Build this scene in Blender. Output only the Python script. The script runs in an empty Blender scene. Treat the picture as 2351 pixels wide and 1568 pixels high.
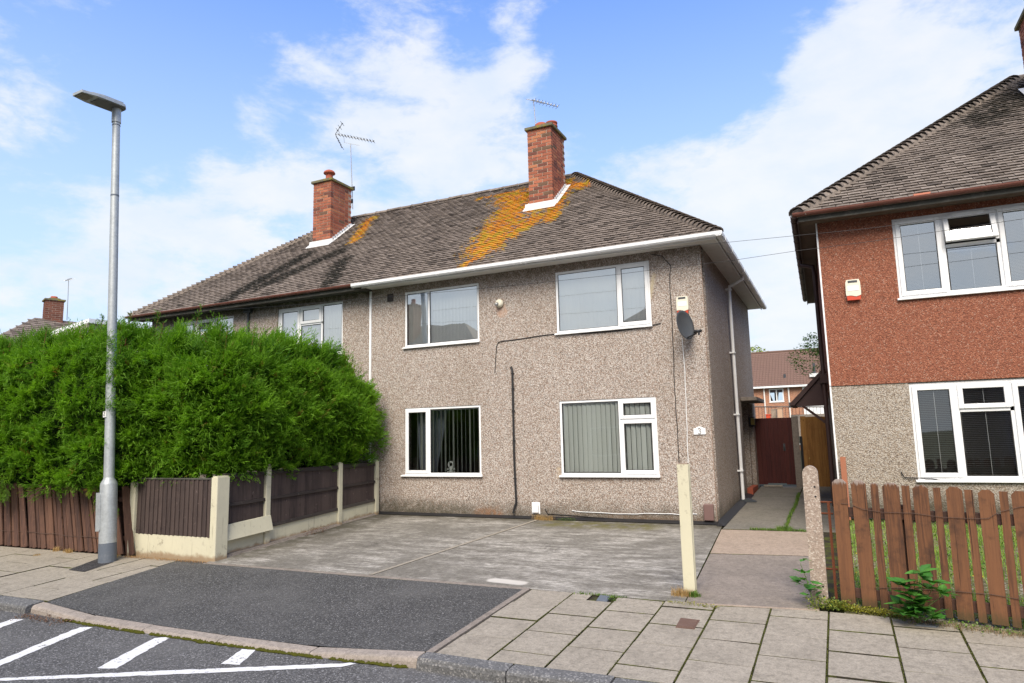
import bpy, bmesh, math, random
import numpy as np
from mathutils import Matrix, Vector
random.seed(7); rng = np.random.default_rng(7)
sc = bpy.context.scene
C = sc.collection
rad = math.radians

# ------------------------------------------------------------------ camera
CAM = Vector((2.0624, -12.5653, 1.5606)); YAW, PITCH, ROLL = -0.4421, 0.1409, -0.0225
fw = Vector((math.sin(YAW)*math.cos(PITCH), math.cos(YAW)*math.cos(PITCH), math.sin(PITCH)))
rt = fw.cross(Vector((0, 0, 1))).normalized(); up = rt.cross(fw)
rt2 = rt*math.cos(ROLL) + up*math.sin(ROLL); up2 = rt2.cross(fw)
cam = bpy.data.cameras.new('camera'); camo = bpy.data.objects.new('camera', cam); C.objects.link(camo)
m = Matrix((rt2, up2, -fw)).transposed().to_4x4(); m.translation = CAM
camo.matrix_world = m
cam.sensor_width = 36; cam.lens = 24.0; cam.clip_start = 0.1; cam.clip_end = 2000
sc.camera = camo
PW, PH, PF = 2351.0, 1568.0, 1567.0          # measured photograph, used only to survey points on known planes

def ray(x, y): return fw + rt2*((x-PW/2)/PF) + up2*((PH/2-y)/PF)
def hit(x, y, n, d):
    n = Vector(n); D = ray(x, y); return CAM + D*((d-n.dot(CAM))/n.dot(D))
def at_y(x, y, Y=0.0): return hit(x, y, (0, 1, 0), Y)
def at_x(x, y, X): return hit(x, y, (1, 0, 0), X)
def at_z(x, y, Z): return hit(x, y, (0, 0, 1), Z)
GS = 0.058
def at_g(x, y, off=0.0): return hit(x, y, (0, -GS, 1), off)

# ------------------------------------------------------------------ light
SUN_EL, SUN_AZ = 46, 15          # azimuth: degrees from -Y (behind the camera) towards -X when negative
SKY_STRENGTH = 0.10; SUN_POWER = 2.0; EXPOSURE = 1.5
w = bpy.data.worlds.new('World'); sc.world = w; w.use_nodes = True
sun = bpy.data.lights.new('sun', 'SUN'); sun.energy = SUN_POWER; sun.angle = rad(38); sun.color = (1.0, 0.90, 0.77)
suno = bpy.data.objects.new('sun', sun); C.objects.link(suno)
sd = Vector((math.sin(rad(SUN_AZ))*math.cos(rad(SUN_EL)), -math.cos(rad(SUN_AZ))*math.cos(rad(SUN_EL)), math.sin(rad(SUN_EL))))
suno.rotation_euler = sd.to_track_quat('Z', 'Y').to_euler(); suno.location = sd*50
sc.view_settings.view_transform = 'Standard'; sc.view_settings.look = 'None'
sc.view_settings.exposure = EXPOSURE; sc.view_settings.gamma = 1; sc.view_settings.use_curve_mapping = False
sc.render.engine = 'CYCLES'

class NT:
    """tiny node helper"""
    def __init__(s, tree): s.t = tree; s.n = tree.nodes; s.l = tree.links
    def node(s, typ, **kw):
        n = s.n.new(typ)
        for k, v in kw.items(): setattr(n, k, v)
        return n
    def put(s, sock, v):
        if v is None: return
        if isinstance(v, bpy.types.NodeSocket): s.l.new(v, sock)
        else: sock.default_value = v
    def math(s, op, a, b=None, c=None, clamp=False):
        n = s.node('ShaderNodeMath', operation=op, use_clamp=clamp)
        s.put(n.inputs[0], a); s.put(n.inputs[1], b)
        if c is not None: s.put(n.inputs[2], c)
        return n.outputs[0]
    def vmath(s, op, a, b=None, out=0):
        n = s.node('ShaderNodeVectorMath', operation=op)
        s.put(n.inputs[0], a)
        if b is not None:
            if op == 'SCALE': s.put(n.inputs['Scale'], b)
            else: s.put(n.inputs[1], b)
        return n.outputs['Value'] if op in ('LENGTH', 'DISTANCE', 'DOT_PRODUCT') else n.outputs['Vector']
    def mapr(s, v, a, b, c=0.0, d=1.0, smooth=True):
        n = s.node('ShaderNodeMapRange'); n.interpolation_type = 'SMOOTHSTEP' if smooth else 'LINEAR'
        s.put(n.inputs[0], v); s.put(n.inputs[1], a); s.put(n.inputs[2], b); s.put(n.inputs[3], c); s.put(n.inputs[4], d)
        return n.outputs[0]
    def mix(s, f, a, b, mode='MIX'):
        n = s.node('ShaderNodeMix', data_type='RGBA', blend_type=mode)
        s.put(n.inputs[0], f); s.put(n.inputs[6], col(a)); s.put(n.inputs[7], col(b))
        return n.outputs[2]
    def noise(s, vec, scale, detail=3, rough=0.55, dist=0.0, out='Fac'):
        n = s.node('ShaderNodeTexNoise'); s.put(n.inputs['Vector'], vec)
        n.inputs['Scale'].default_value = scale; n.inputs['Detail'].default_value = detail
        n.inputs['Roughness'].default_value = rough; n.inputs['Distortion'].default_value = dist
        return n.outputs[out]
    def voro(s, vec, scale, feat='F1', out='Distance'):
        n = s.node('ShaderNodeTexVoronoi'); n.feature = feat; s.put(n.inputs['Vector'], vec)
        n.inputs['Scale'].default_value = scale
        return n.outputs[out]
    def ramp(s, f, stops, const=False):
        n = s.node('ShaderNodeValToRGB'); cr = n.color_ramp
        if const: cr.interpolation = 'CONSTANT'
        while len(cr.elements) < len(stops): cr.elements.new(0.5)
        for e, (p, c) in zip(cr.elements, stops): e.position = p; e.color = col(c)
        s.put(n.inputs[0], f); return n.outputs[0]
    def pos(s): return s.node('ShaderNodeNewGeometry').outputs['Position']
    def scalev(s, v, k): return s.vmath('MULTIPLY', v, k)
    def rnd(s):
        g = s.node('ShaderNodeNewGeometry').outputs['Random Per Island']; o = s.node('ShaderNodeObjectInfo').outputs['Random']
        return s.math('FRACT', s.math('ADD', g, o))
    def sepz(s, v, ax='Z'):
        n = s.node('ShaderNodeSeparateXYZ'); s.put(n.inputs[0], v); return n.outputs[ax]
    def bump(s, h, strength=0.4, dist=0.01, normal=None):
        n = s.node('ShaderNodeBump'); s.put(n.inputs['Height'], h)
        n.inputs['Strength'].default_value = strength; n.inputs['Distance'].default_value = dist
        if normal is not None: s.l.new(normal, n.inputs['Normal'])
        return n.outputs[0]
    def capsule(s, p, A, B, r0, r1):
        """1 inside r0 of the segment A-B, 0 beyond r1"""
        A = Vector(A); B = Vector(B); BA = B-A
        pa = s.vmath('SUBTRACT', p, tuple(A))
        h = s.math('DIVIDE', s.vmath('DOT_PRODUCT', pa, tuple(BA)), BA.dot(BA)+1e-9, clamp=True)
        d = s.vmath('LENGTH', s.vmath('SUBTRACT', pa, s.vmath('SCALE', tuple(BA), h)))
        return s.mapr(d, r0, r1, 1.0, 0.0)

def col(c):
    if isinstance(c, bpy.types.NodeSocket): return c
    return (c[0], c[1], c[2], 1.0)

# ------------------------------------------------------------------ sky: daylight with broken cloud
def build_world():
    N = NT(w.node_tree); w.node_tree.nodes.clear()
    sky = N.node('ShaderNodeTexSky'); sky.sky_type = 'NISHITA'; sky.sun_disc = False
    sky.sun_elevation = rad(SUN_EL); sky.sun_rotation = math.atan2(sd.x, sd.y); sky.ozone_density = 4.0; sky.air_density = 1.0; sky.dust_density = 0.3
    g = N.node('ShaderNodeTexCoord').outputs['Generated']
    g = N.vmath('NORMALIZE', g)
    z = N.math('MAXIMUM', N.sepz(g), 0.0)
    # cloud space: banks flatten towards the horizon
    pl = N.vmath('MULTIPLY', g, (1.0, 1.0, 2.1))
    warp = N.vmath('SCALE', N.vmath('SUBTRACT', N.noise(pl, 6.0, 3, 0.5, 0, 'Color'), (0.5, 0.5, 0.5)), 0.06)
    pw_ = N.vmath('ADD', pl, warp)
    n1 = N.noise(pw_, 7.5, 10, 0.62, 0.0)
    n2 = N.noise(N.vmath('ADD', pl, (7.3, 2.1, 0)), 3.0, 4, 0.5, 0.0)
    dens = N.math('ADD', N.math('MULTIPLY', n1, 0.80), N.math('MULTIPLY', n2, 0.20))
    behind = N.mapr(N.sepz(g, 'Y'), -0.45, 0.15, 0.18, 0.0)
    dens = N.math('ADD', dens, behind)
    blobs = [((600, 170), .095, .13), ((760, 150), .05, .08), ((960, 250), .11, .10), ((1100, 330), .17, .16), ((820, 380), .12, .10), ((1150, 45), .09, .02), ((930, 70), .08, .10), ((1180, 20), .06, .06),
             ((430, 480), .11, .14), ((620, 430), .09, .12), ((260, 505), .07, .09), ((1720, 360), .13, .15), ((1900, 330), .12, .10), ((2000, 120), .12, .08), ((2200, 170), .22, .13),
             ((1950, 470), .2, .14), ((1500, 370), .06, .07), ((130, 65), .04, .07), ((215, 30), .03, .06), ((50, 240), .06, .08), ((180, 265), .04, .06), ((1500, 520), .12, .10), ((560, 265), .03, .08), ((990, 165), .035, .07),
             ((300, 130), .13, -.10), ((1480, 160), .15, -.14), ((1680, 200), .10, -.10), ((1750, 40), .10, -.06), ((600, 40), .14, -.12), ((1330, 240), .08, -.10), ((100, 400), .12, -.05), ((400, 320), .10, -.11), ((690, 270), .04, -.06), ((1720, 230), .07, -.05), ((1350, 60), .08, -.06)]
    acc = None
    for (x, y), r, a in blobs:
        d = ray(x, y).normalized()
        dd = N.vmath('DISTANCE', g, tuple(d))
        k = N.mapr(dd, 0.0, r*1.35, a*0.95, 0.0)
        acc = k if acc is None else N.math('ADD', acc, k)
    dens = N.math('ADD', dens, acc)
    lowz = N.mapr(z, 0.05, 0.45, 0.12, -0.03)
    dens = N.math('ADD', dens, lowz)
    cov = N.mapr(dens, 0.455, 0.665)
    fine = N.noise(N.vmath('ADD', pw_, (1.0, 5.0, 0)), 7.0, 5, 0.6)
    cc = N.mix(N.mapr(fine, 0.3, 0.7), CL_A, CL_B)
    blue = N.vmath('SCALE', sky.outputs[0], SKY_STRENGTH)
    blue = N.vmath('MULTIPLY', blue, BLUE_T)
    haze = N.mapr(z, 0.02, 0.80, 0.93, 0.0)
    blue = N.mix(haze, blue, HAZE_C)
    c = N.mix(N.math('MULTIPLY', cov, 0.86), blue, cc)
    bg = N.node('ShaderNodeBackground'); N.l.new(c, bg.inputs[0]); bg.inputs[1].default_value = 1.0
    out = N.node('ShaderNodeOutputWorld'); N.l.new(bg.outputs[0], out.inputs[0])
CL_A, CL_B, HAZE_C, BLUE_T = (0.295, 0.32, 0.35), (0.345, 0.348, 0.350), (0.262, 0.315, 0.372), (0.46, 0.78, 1.20)
build_world()

# ------------------------------------------------------------------ mesh helpers
WM = {}
def wm(o): return WM.get(o.name, Matrix.Identity(4))
def link(o, parent=None, matrix=None):
    C.objects.link(o)
    M = matrix or Matrix.Identity(4)
    o.matrix_basis = M; WM[o.name] = M
    if parent is not None:
        o.parent = parent; o.matrix_parent_inverse = wm(parent).inverted()
    return o
def tag(o, label=None, cat=None, group=None, kind=None):
    if label: o['label'] = label
    if cat: o['category'] = cat
    if group: o['group'] = group
    if kind: o['kind'] = kind
    return o
def thing(name, loc, label, cat, group=None, kind=None, rz=0.0):
    o = bpy.data.objects.new(name, None); o.empty_display_size = 0.2
    link(o, None, Matrix.Translation(Vector(loc)) @ Matrix.Rotation(rz, 4, 'Z'))
    return tag(o, label, cat, group, kind)

class MB:
    def __init__(s): s.v = []; s.f = []; s.sm = []
    def add(s, verts, faces, M=None, smooth=False):
        b = len(s.v)
        s.v += [(M @ Vector(p)) if M is not None else Vector(p) for p in verts]
        s.f += [tuple(b+i for i in f) for f in faces]; s.sm += [smooth]*len(faces)
        return s
    def box(s, lo, hi, M=None):
        x0, y0, z0 = lo; x1, y1, z1 = hi
        return s.add([(x0,y0,z0),(x1,y0,z0),(x1,y1,z0),(x0,y1,z0),(x0,y0,z1),(x1,y0,z1),(x1,y1,z1),(x0,y1,z1)],
                     [(0,3,2,1),(4,5,6,7),(0,1,5,4),(1,2,6,5),(2,3,7,6),(3,0,4,7)], M)
    def prism(s, poly, a, b, axis='y', M=None, smooth=False):
        """poly of 2d points extruded along axis from a to b"""
        n = len(poly)
        def P(u, v, t): return {'y': (u, t, v), 'x': (t, u, v), 'z': (u, v, t)}[axis]
        vs = [P(u, v, a) for u, v in poly] + [P(u, v, b) for u, v in poly]
        s.add(vs, [tuple(range(n)), tuple(reversed(range(n, 2*n)))], M)
        s.add(vs, [(i, n+i, n+(i+1) % n, (i+1) % n) for i in range(n)], M, smooth)
        return s
    def tube(s, pts, r, n=8, caps=True, M=None):
        pts = [Vector(p) for p in pts]; rs = r if isinstance(r, (list, tuple)) else [r]*len(pts)
        vs = []; prev = None
        for i, p in enumerate(pts):
            d = (pts[min(i+1, len(pts)-1)] - pts[max(i-1, 0)]).normalized()
            if prev is None:
                a = d.orthogonal().normalized()
            else:
                a = (prev - d*prev.dot(d)).normalized()
            prev = a; b = d.cross(a)
            for k in range(n):
                t = 2*math.pi*k/n; vs.append(p + (a*math.cos(t)+b*math.sin(t))*rs[i])
        fs = [(i*n+k, i*n+(k+1) % n, (i+1)*n+(k+1) % n, (i+1)*n+k) for i in range(len(pts)-1) for k in range(n)]
        s.add(vs, fs, M, n > 5)
        if caps: s.add(vs[:n], [tuple(reversed(range(n)))], M); s.add(vs[-n:], [tuple(range(n))], M)
        return s
    def lathe(s, prof, c, n=16, M=None):
        """prof: (radius, z)"""
        vs = [(c[0]+r*math.cos(2*math.pi*k/n), c[1]+r*math.sin(2*math.pi*k/n), c[2]+z) for r, z in prof for k in range(n)]
        fs = [(i*n+k, i*n+(k+1) % n, (i+1)*n+(k+1) % n, (i+1)*n+k) for i in range(len(prof)-1) for k in range(n)]
        s.add(vs, fs, M, True)
        s.add(vs[-n:], [tuple(range(n))], M)
        s.add(vs[:n], [tuple(reversed(range(n)))], M)
        return s
    def build(s, name, mat, parent=None, M=None, bevel=0.0, kind=None, centre=True, label=None):
        v = [M @ p for p in s.v] if M is not None else s.v
        c = Vector((0, 0, 0))
        if centre and v:
            a = np.array([tuple(p) for p in v]); c = Vector((a.min(0)+a.max(0))/2)
        me = bpy.data.meshes.new(name)
        me.from_pydata([tuple(p-c) for p in v], [], s.f)
        me.polygons.foreach_set('use_smooth', s.sm)
        if mat: me.materials.append(mat)
        me.update()
        o = bpy.data.objects.new(name, me)
        link(o, parent, Matrix.Translation(c))
        if bevel:
            b = o.modifiers.new('bevel', 'BEVEL'); b.width = bevel; b.segments = 2; b.limit_method = 'ANGLE'
        if kind: o['kind'] = kind
        if label: o['label'] = label
        return o
def inst(name, me, parent, M, label=None):
    o = bpy.data.objects.new(name, me); link(o, parent, M)
    if label: o['label'] = label
    return o
def mesh_np(name, verts, faces4=None, faces3=None, mat=None, colors=None):
    """fast mesh from numpy arrays (all tris or all quads)"""
    F = faces4 if faces4 is not None else faces3
    k = F.shape[1]
    me = bpy.data.meshes.new(name)
    me.vertices.add(len(verts)); me.vertices.foreach_set('co', verts.astype(np.float32).ravel())
    me.loops.add(F.size); me.loops.foreach_set('vertex_index', F.astype(np.int32).ravel())
    me.polygons.add(len(F)); me.polygons.foreach_set('loop_start', np.arange(0, F.size, k, dtype=np.int32))
    me.polygons.foreach_set('loop_total', np.full(len(F), k, dtype=np.int32))
    me.update(calc_edges=True)
    if colors is not None:
        at = me.color_attributes.new('tint', 'FLOAT_COLOR', 'POINT')
        at.data.foreach_set('color', colors.astype(np.float32).ravel())
    if mat: me.materials.append(mat)
    return me

# ------------------------------------------------------------------ materials
MATS = {}
def material(name, fn, rough=0.8, spec=0.3, metallic=0.0):
    mt = bpy.data.materials.new(name); mt.use_nodes = True
    N = NT(mt.node_tree); b = mt.node_tree.nodes['Principled BSDF']
    b.inputs['Roughness'].default_value = rough; b.inputs['Metallic'].default_value = metallic
    b.inputs['Specular IOR Level'].default_value = spec
    r = fn(N)
    c = r.get('c'); 
    if c is not None: N.put(b.inputs['Base Color'], col(c))
    if r.get('n') is not None: N.l.new(r['n'], b.inputs['Normal'])
    if r.get('r') is not None: N.put(b.inputs['Roughness'], r['r'])
    if r.get('after'): r['after'](N, b)
    MATS[name] = mt; return mt

def painted(name, c, rough=0.45, var=0.08, dirt=(0.25, 0.22, 0.18), dirtamt=0.15, scale=3.0, spec=0.4, metallic=0.0, bumpd=0.002, bscale=60):
    def f(N):
        p = N.pos()
        n = N.noise(p, scale, 5, 0.65); n2 = N.noise(p, scale*6, 3)
        cc = N.mix(N.mapr(n, 0.45, 0.8, 0, dirtamt), c, dirt)
        cc = N.mix(N.mapr(n2, 0.3, 0.7, 0, var), cc, tuple(k*0.6 for k in c))
        return dict(c=cc, n=N.bump(N.noise(p, bscale, 3), 0.3, bumpd))
    return material(name, f, rough, spec, metallic)

def pebbledash(name, palette, scale=66, dirt=(0.10, 0.075, 0.05), base_z=0.0, dirtbase=0.7, tint=None, greenbase=True, patches=None, stain=0.22, eave=0.0):
    def f(N):
        p = N.pos()
        p2 = N.vmath('ADD', p, N.vmath('SCALE', N.noise(p, 30, 2, out='Color'), 0.02))
        vc = N.voro(p2, scale, out='Color'); vd = N.voro(p2, scale)
        r = N.sepz(vc, 'X')
        n = len(palette); tot = sum(k for k, _ in palette); acc = 0; stops = []
        for k, c in palette: stops.append((acc/tot, c)); acc += k
        c = N.ramp(r, stops, const=True)
        c = N.mix(N.mapr(N.sepz(vc, 'Y'), 0, 1, 0.0, 0.35, False), c, (0.40, 0.36, 0.33) if tint is None else tint)
        c = N.mix(N.mapr(vd, 0.35, 0.75, 0, 0.55), c, dirt)
        big = N.noise(N.scalev(p, (1, 1, 0.55)), 1.1, 5, 0.62)
        c = N.mix(N.mapr(big, 0.42, 0.75, 0, stain), c, tuple(k*2.0 for k in dirt))
        z = N.sepz(p)
        if dirtbase:
            h = N.math('ADD', z, N.math('MULTIPLY', N.noise(p, 3, 4), -0.45))
            k = N.mapr(h, base_z-0.25, base_z+0.22, dirtbase, 0.0)
            c = N.mix(k, c, (0.055, 0.048, 0.03))
        if patches:
            for A, B, r0, r1, amt, pc in patches:
                mk = N.math('MULTIPLY', N.capsule(p, A, B, r0, r1), N.mapr(N.noise(p, 9, 4, 0.6), 0.35, 0.6, 0.2, 1.0))
                c = N.mix(N.math('MULTIPLY', mk, amt), c, pc)
        h = N.math('SUBTRACT', 1.0, N.math('MULTIPLY', vd, 1.0))
        return dict(c=c, n=N.bump(h, 0.75, 0.012))
    return material(name, f, 0.85, 0.25)

M_dash = pebbledash('pebbledash_pink_grey', [(26, (0.66, 0.61, 0.56)), (20, (0.48, 0.41, 0.36)), (18, (0.36, 0.27, 0.215)), (13, (0.25, 0.18, 0.14)), (18, (0.40, 0.375, 0.35)), (6, (0.13, 0.105, 0.09))],
        tint=(0.47, 0.395, 0.355),
        patches=[((-4.7, 0, 0.06), (-4.3, 0, 0.08), 0.0, 0.20, 0.55, (0.30, 0.13, 0.05)), ((-1.9, 0, 0.06), (-0.2, 0, 0.02), 0.0, 0.16, 0.5, (0.16, 0.10, 0.06)),
                 ((-7.1, 0, 0.1), (-5.2, 0, 0.05), 0.1, 0.35, 0.6, (0.06, 0.055, 0.035)),
                 ((-4.14, 0, 4.27), (-4.10, 0, 4.17), 0.09, 0.15, 0.75, (0.50, 0.33, 0.24)),
                 ((-1.0, 0, 4.1), (-0.88, 0, 4.55), 0.01, 0.07, 0.75, (0.50, 0.42, 0.28)),
                 ((-2.94, 0, 0.80), (-2.95, 0, 0.95), 0.01, 0.07, 0.7, (0.50, 0.40, 0.28)),
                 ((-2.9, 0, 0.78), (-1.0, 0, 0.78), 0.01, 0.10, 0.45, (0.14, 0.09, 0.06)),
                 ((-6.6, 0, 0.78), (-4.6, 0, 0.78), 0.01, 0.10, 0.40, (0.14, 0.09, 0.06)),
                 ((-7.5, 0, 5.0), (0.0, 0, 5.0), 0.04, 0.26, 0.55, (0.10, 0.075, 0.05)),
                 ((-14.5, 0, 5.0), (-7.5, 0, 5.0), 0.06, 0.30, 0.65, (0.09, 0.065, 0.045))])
M_dash_red = pebbledash('pebbledash_terracotta', [(30, (0.32, 0.120, 0.070)), (24, (0.27, 0.092, 0.053)), (16, (0.20, 0.068, 0.042)), (14, (0.42, 0.17, 0.10)), (9, (0.42, 0.24, 0.175)), (5, (0.14, 0.05, 0.03))],
        scale=66, dirt=(0.13, 0.055, 0.035), dirtbase=0, tint=(0.30, 0.115, 0.070), stain=0.16)
M_dash_beige = pebbledash('pebbledash_beige', [(26, (0.50, 0.45, 0.39)), (22, (0.38, 0.32, 0.26)), (18, (0.30, 0.24, 0.18)), (20, (0.42, 0.39, 0.35)), (7, (0.15, 0.12, 0.10))],
        scale=62, tint=(0.44, 0.395, 0.335), base_z=0.35, dirtbase=0.85, stain=0.15)
M_upvc = painted('white_upvc', (0.80, 0.81, 0.82), 0.35, 0.06, (0.40, 0.38, 0.32), 0.22, 4, 0.5, bumpd=0.0003)
M_soffit = painted('soffit_white', (0.74, 0.72, 0.69), 0.5, 0.08, (0.35, 0.30, 0.26), 0.30, 2.5, bumpd=0.0005)
M_brown_gutter = painted('brown_gutter', (0.16, 0.062, 0.046), 0.4, 0.25, (0.25, 0.16, 0.13), 0.4, 3, bumpd=0.0005)
M_brown_trim = painted('dark_brown_trim', (0.050, 0.024, 0.021), 0.5, 0.2, (0.10, 0.07, 0.06), 0.3, 3, bumpd=0.0005)
M_fascia_old = painted('weathered_fascia', (0.075, 0.073, 0.062), 0.85, 0.4, (0.20, 0.19, 0.16), 0.7, 6, bumpd=0.003)
M_black = painted('black_plastic', (0.018, 0.018, 0.020), 0.5, 0.2, (0.08, 0.07, 0.06), 0.25, 6, bumpd=0.0006)
M_grey_plastic = painted('dark_grey_metal', (0.055, 0.062, 0.070), 0.5, 0.2, (0.12, 0.11, 0.10), 0.2, 6, bumpd=0.0004)
M_galv = painted('galvanised_steel', (0.42, 0.45, 0.46), 0.5, 0.40, (0.26, 0.28, 0.29), 0.7, 5, 0.5, 0.35, bumpd=0.001, bscale=90)
M_greypaint = painted('slate_grey_paint', (0.11, 0.13, 0.16), 0.6, 0.2, (0.3, 0.3, 0.3), 0.3, 8, bumpd=0.001)
M_lead = painted('lead_flashing', (0.66, 0.67, 0.67), 0.55, 0.35, (0.80, 0.80, 0.79), 0.6, 6, 0.4, bumpd=0.006, bscale=25)
M_terracotta = painted('terracotta_pot', (0.36, 0.095, 0.055), 0.8, 0.3, (0.10, 0.05, 0.04), 0.5, 8, 0.2, bumpd=0.002)
M_cream = None
def _cream(N):
    p = N.pos(); z = N.sepz(p)
    n = N.noise(p, 2.2, 6, 0.7); st = N.noise(N.scalev(p, (14, 14, 1.2)), 1.0, 4, 0.6)
    c = N.mix(N.mapr(n, 0.35, 0.75, 0, 0.35), (0.58, 0.55, 0.41), (0.44, 0.42, 0.32))
    c = N.mix(N.mapr(st, 0.58, 0.72, 0, 0.55), c, (0.27, 0.24, 0.17))
    c = N.mix(N.math('MULTIPLY', N.mapr(N.noise(p, 11, 5, 0.7), 0.56, 0.64), N.mapr(n, 0.5, 0.6, 0.1, 0.8)), c, (0.30, 0.27, 0.20))
    gz = N.math('ADD', z, N.math('MULTIPLY', N.noise(p, 8, 4), -0.16))
    gy = N.math('MULTIPLY', N.sepz(p, 'Y'), -GS); gz = N.math('ADD', gz, gy)
    c = N.mix(N.mapr(gz, -0.06, 0.02, 0.75, 0), c, (0.24, 0.14, 0.07))
    return dict(c=c, n=N.bump(N.noise(p, 70, 4), 0.5, 0.004))
M_cream = material('cream_painted_concrete', _cream, 0.8, 0.2)
def _rock(pal):
    def f(N):
        p = N.pos(); vc = N.voro(p, 70, out='Color'); n = N.noise(p, 4, 4)
        c = N.ramp(N.sepz(vc, 'X'), [(0, pal[0]), (0.4, pal[1]), (0.7, pal[2]), (0.85, pal[3])], True)
        c = N.mix(0.45, c, pal[1]); c = N.mix(N.mapr(n, 0.5, 0.75, 0, 0.4), c, pal[0])
        return dict(c=c, n=N.bump(N.voro(p, 70), 0.6, 0.006))
    return f
M_aggregate = material('exposed_aggregate', _rock([(0.26, 0.20, 0.16), (0.37, 0.30, 0.25), (0.55, 0.50, 0.44), (0.15, 0.12, 0.10)]), 0.85, 0.2)
M_gran_kerb = material('granite_kerb', _rock([(0.09, 0.09, 0.09), (0.14, 0.14, 0.14), (0.30, 0.29, 0.28), (0.05, 0.05, 0.05)]), 0.8, 0.3)

def _slab(base, dark, light, sx=1.0):
    def f(N):
        p = N.pos(); r = N.rnd()
        n = N.noise(p, 2.6, 6, 0.68); f2 = N.noise(p, 60, 4, 0.8); m_ = N.noise(p, 17, 5, 0.75)
        c = N.mix(N.mapr(r, 0, 1, 0.0, 0.4, False), base, light)
        c = N.mix(N.mapr(n, 0.42, 0.72, 0, 0.55), c, dark)
        c = N.mix(N.mapr(m_, 0.46, 0.66, 0, 0.5), c, tuple(k*0.65 for k in dark)); c = N.mix(N.mapr(m_, 0.44, 0.30, 0, 0.4), c, tuple(k*1.25 for k in light))
        c = N.mix(N.mapr(f2, 0.42, 0.64, 0, 0.55), c, tuple(k*0.50 for k in base))
        gm = N.voro(p, 5.5); c = N.mix(N.math('MULTIPLY', N.mapr(gm, 0.045, 0.085, 0.6, 0), N.mapr(N.noise(p, 1.7, 2), 0.45, 0.6)), c, tuple(k*0.45 for k in dark))
        wt = N.voro(p, 75); c = N.mix(N.mapr(wt, 0.10, 0.22, 0.35, 0), c, tuple(min(0.75, k*1.7) for k in base))
        return dict(c=c, n=N.bump(N.math('ADD', N.math('MULTIPLY', f2, 0.6), m_), 0.5, 0.004))
    return f
M_slab = material('concrete_paving', _slab((0.325, 0.290, 0.238), (0.21, 0.187, 0.152), (0.385, 0.346, 0.287)), 0.85, 0.2)
M_slab_pink = material('pink_concrete', _slab((0.36, 0.285, 0.225), (0.26, 0.205, 0.16), (0.42, 0.34, 0.27)), 0.85, 0.2)
M_slab_grey = material('grey_concrete', _slab((0.25, 0.215, 0.185), (0.16, 0.14, 0.12), (0.30, 0.26, 0.225)), 0.85, 0.2)
M_passage = material('damp_concrete', _slab((0.19, 0.175, 0.15), (0.11, 0.11, 0.085), (0.24, 0.22, 0.19)), 0.85, 0.2)
M_kerb = material('kerb_concrete', _slab((0.33, 0.285, 0.245), (0.23, 0.20, 0.17), (0.38, 0.33, 0.285)), 0.85, 0.2)
M_mossjoint = material('mossy_joint', lambda N: dict(c=N.mix(N.mapr(N.noise(N.pos(), 5, 5, 0.7), 0.4, 0.65), (0.035, 0.03, 0.024), (0.075, 0.085, 0.02)), n=N.bump(N.noise(N.pos(), 60, 3), 0.8, 0.01)), 0.95, 0.1)

def _asphalt(base, amt, worn):
    def f(N):
        p = N.pos(); vc = N.voro(p, 85, out='Color'); r = N.sepz(vc, 'X')
        c = N.ramp(r, [(0, tuple(k*0.55 for k in base)), (0.5, base), (0.8, tuple(k*1.6 for k in base)), (0.95, tuple(k*2.8 for k in base))], True)
        n = N.noise(p, 1.1, 5, 0.6); c = N.mix(N.mapr(n, 0.4, 0.75, 0, amt), c, worn)
        f2 = N.noise(p, 35, 4, 0.7); c = N.mix(N.mapr(f2, 0.4, 0.7, 0, 0.4), c, tuple(k*0.6 for k in base))
        return dict(c=c, n=N.bump(N.voro(p, 95), 0.7, 0.006))
    return f
M_road = material('road_asphalt', _asphalt((0.118, 0.116, 0.114), 0.45, (0.17, 0.166, 0.16)), 0.85, 0.3)
M_tarmac = material('crossing_tarmac', _asphalt((0.080, 0.079, 0.077), 0.5, (0.125, 0.122, 0.117)), 0.85, 0.3)
M_patch = material('patch_tarmac', _asphalt((0.05, 0.048, 0.05), 0.3, (0.08, 0.075, 0.07)), 0.9, 0.2)
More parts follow.
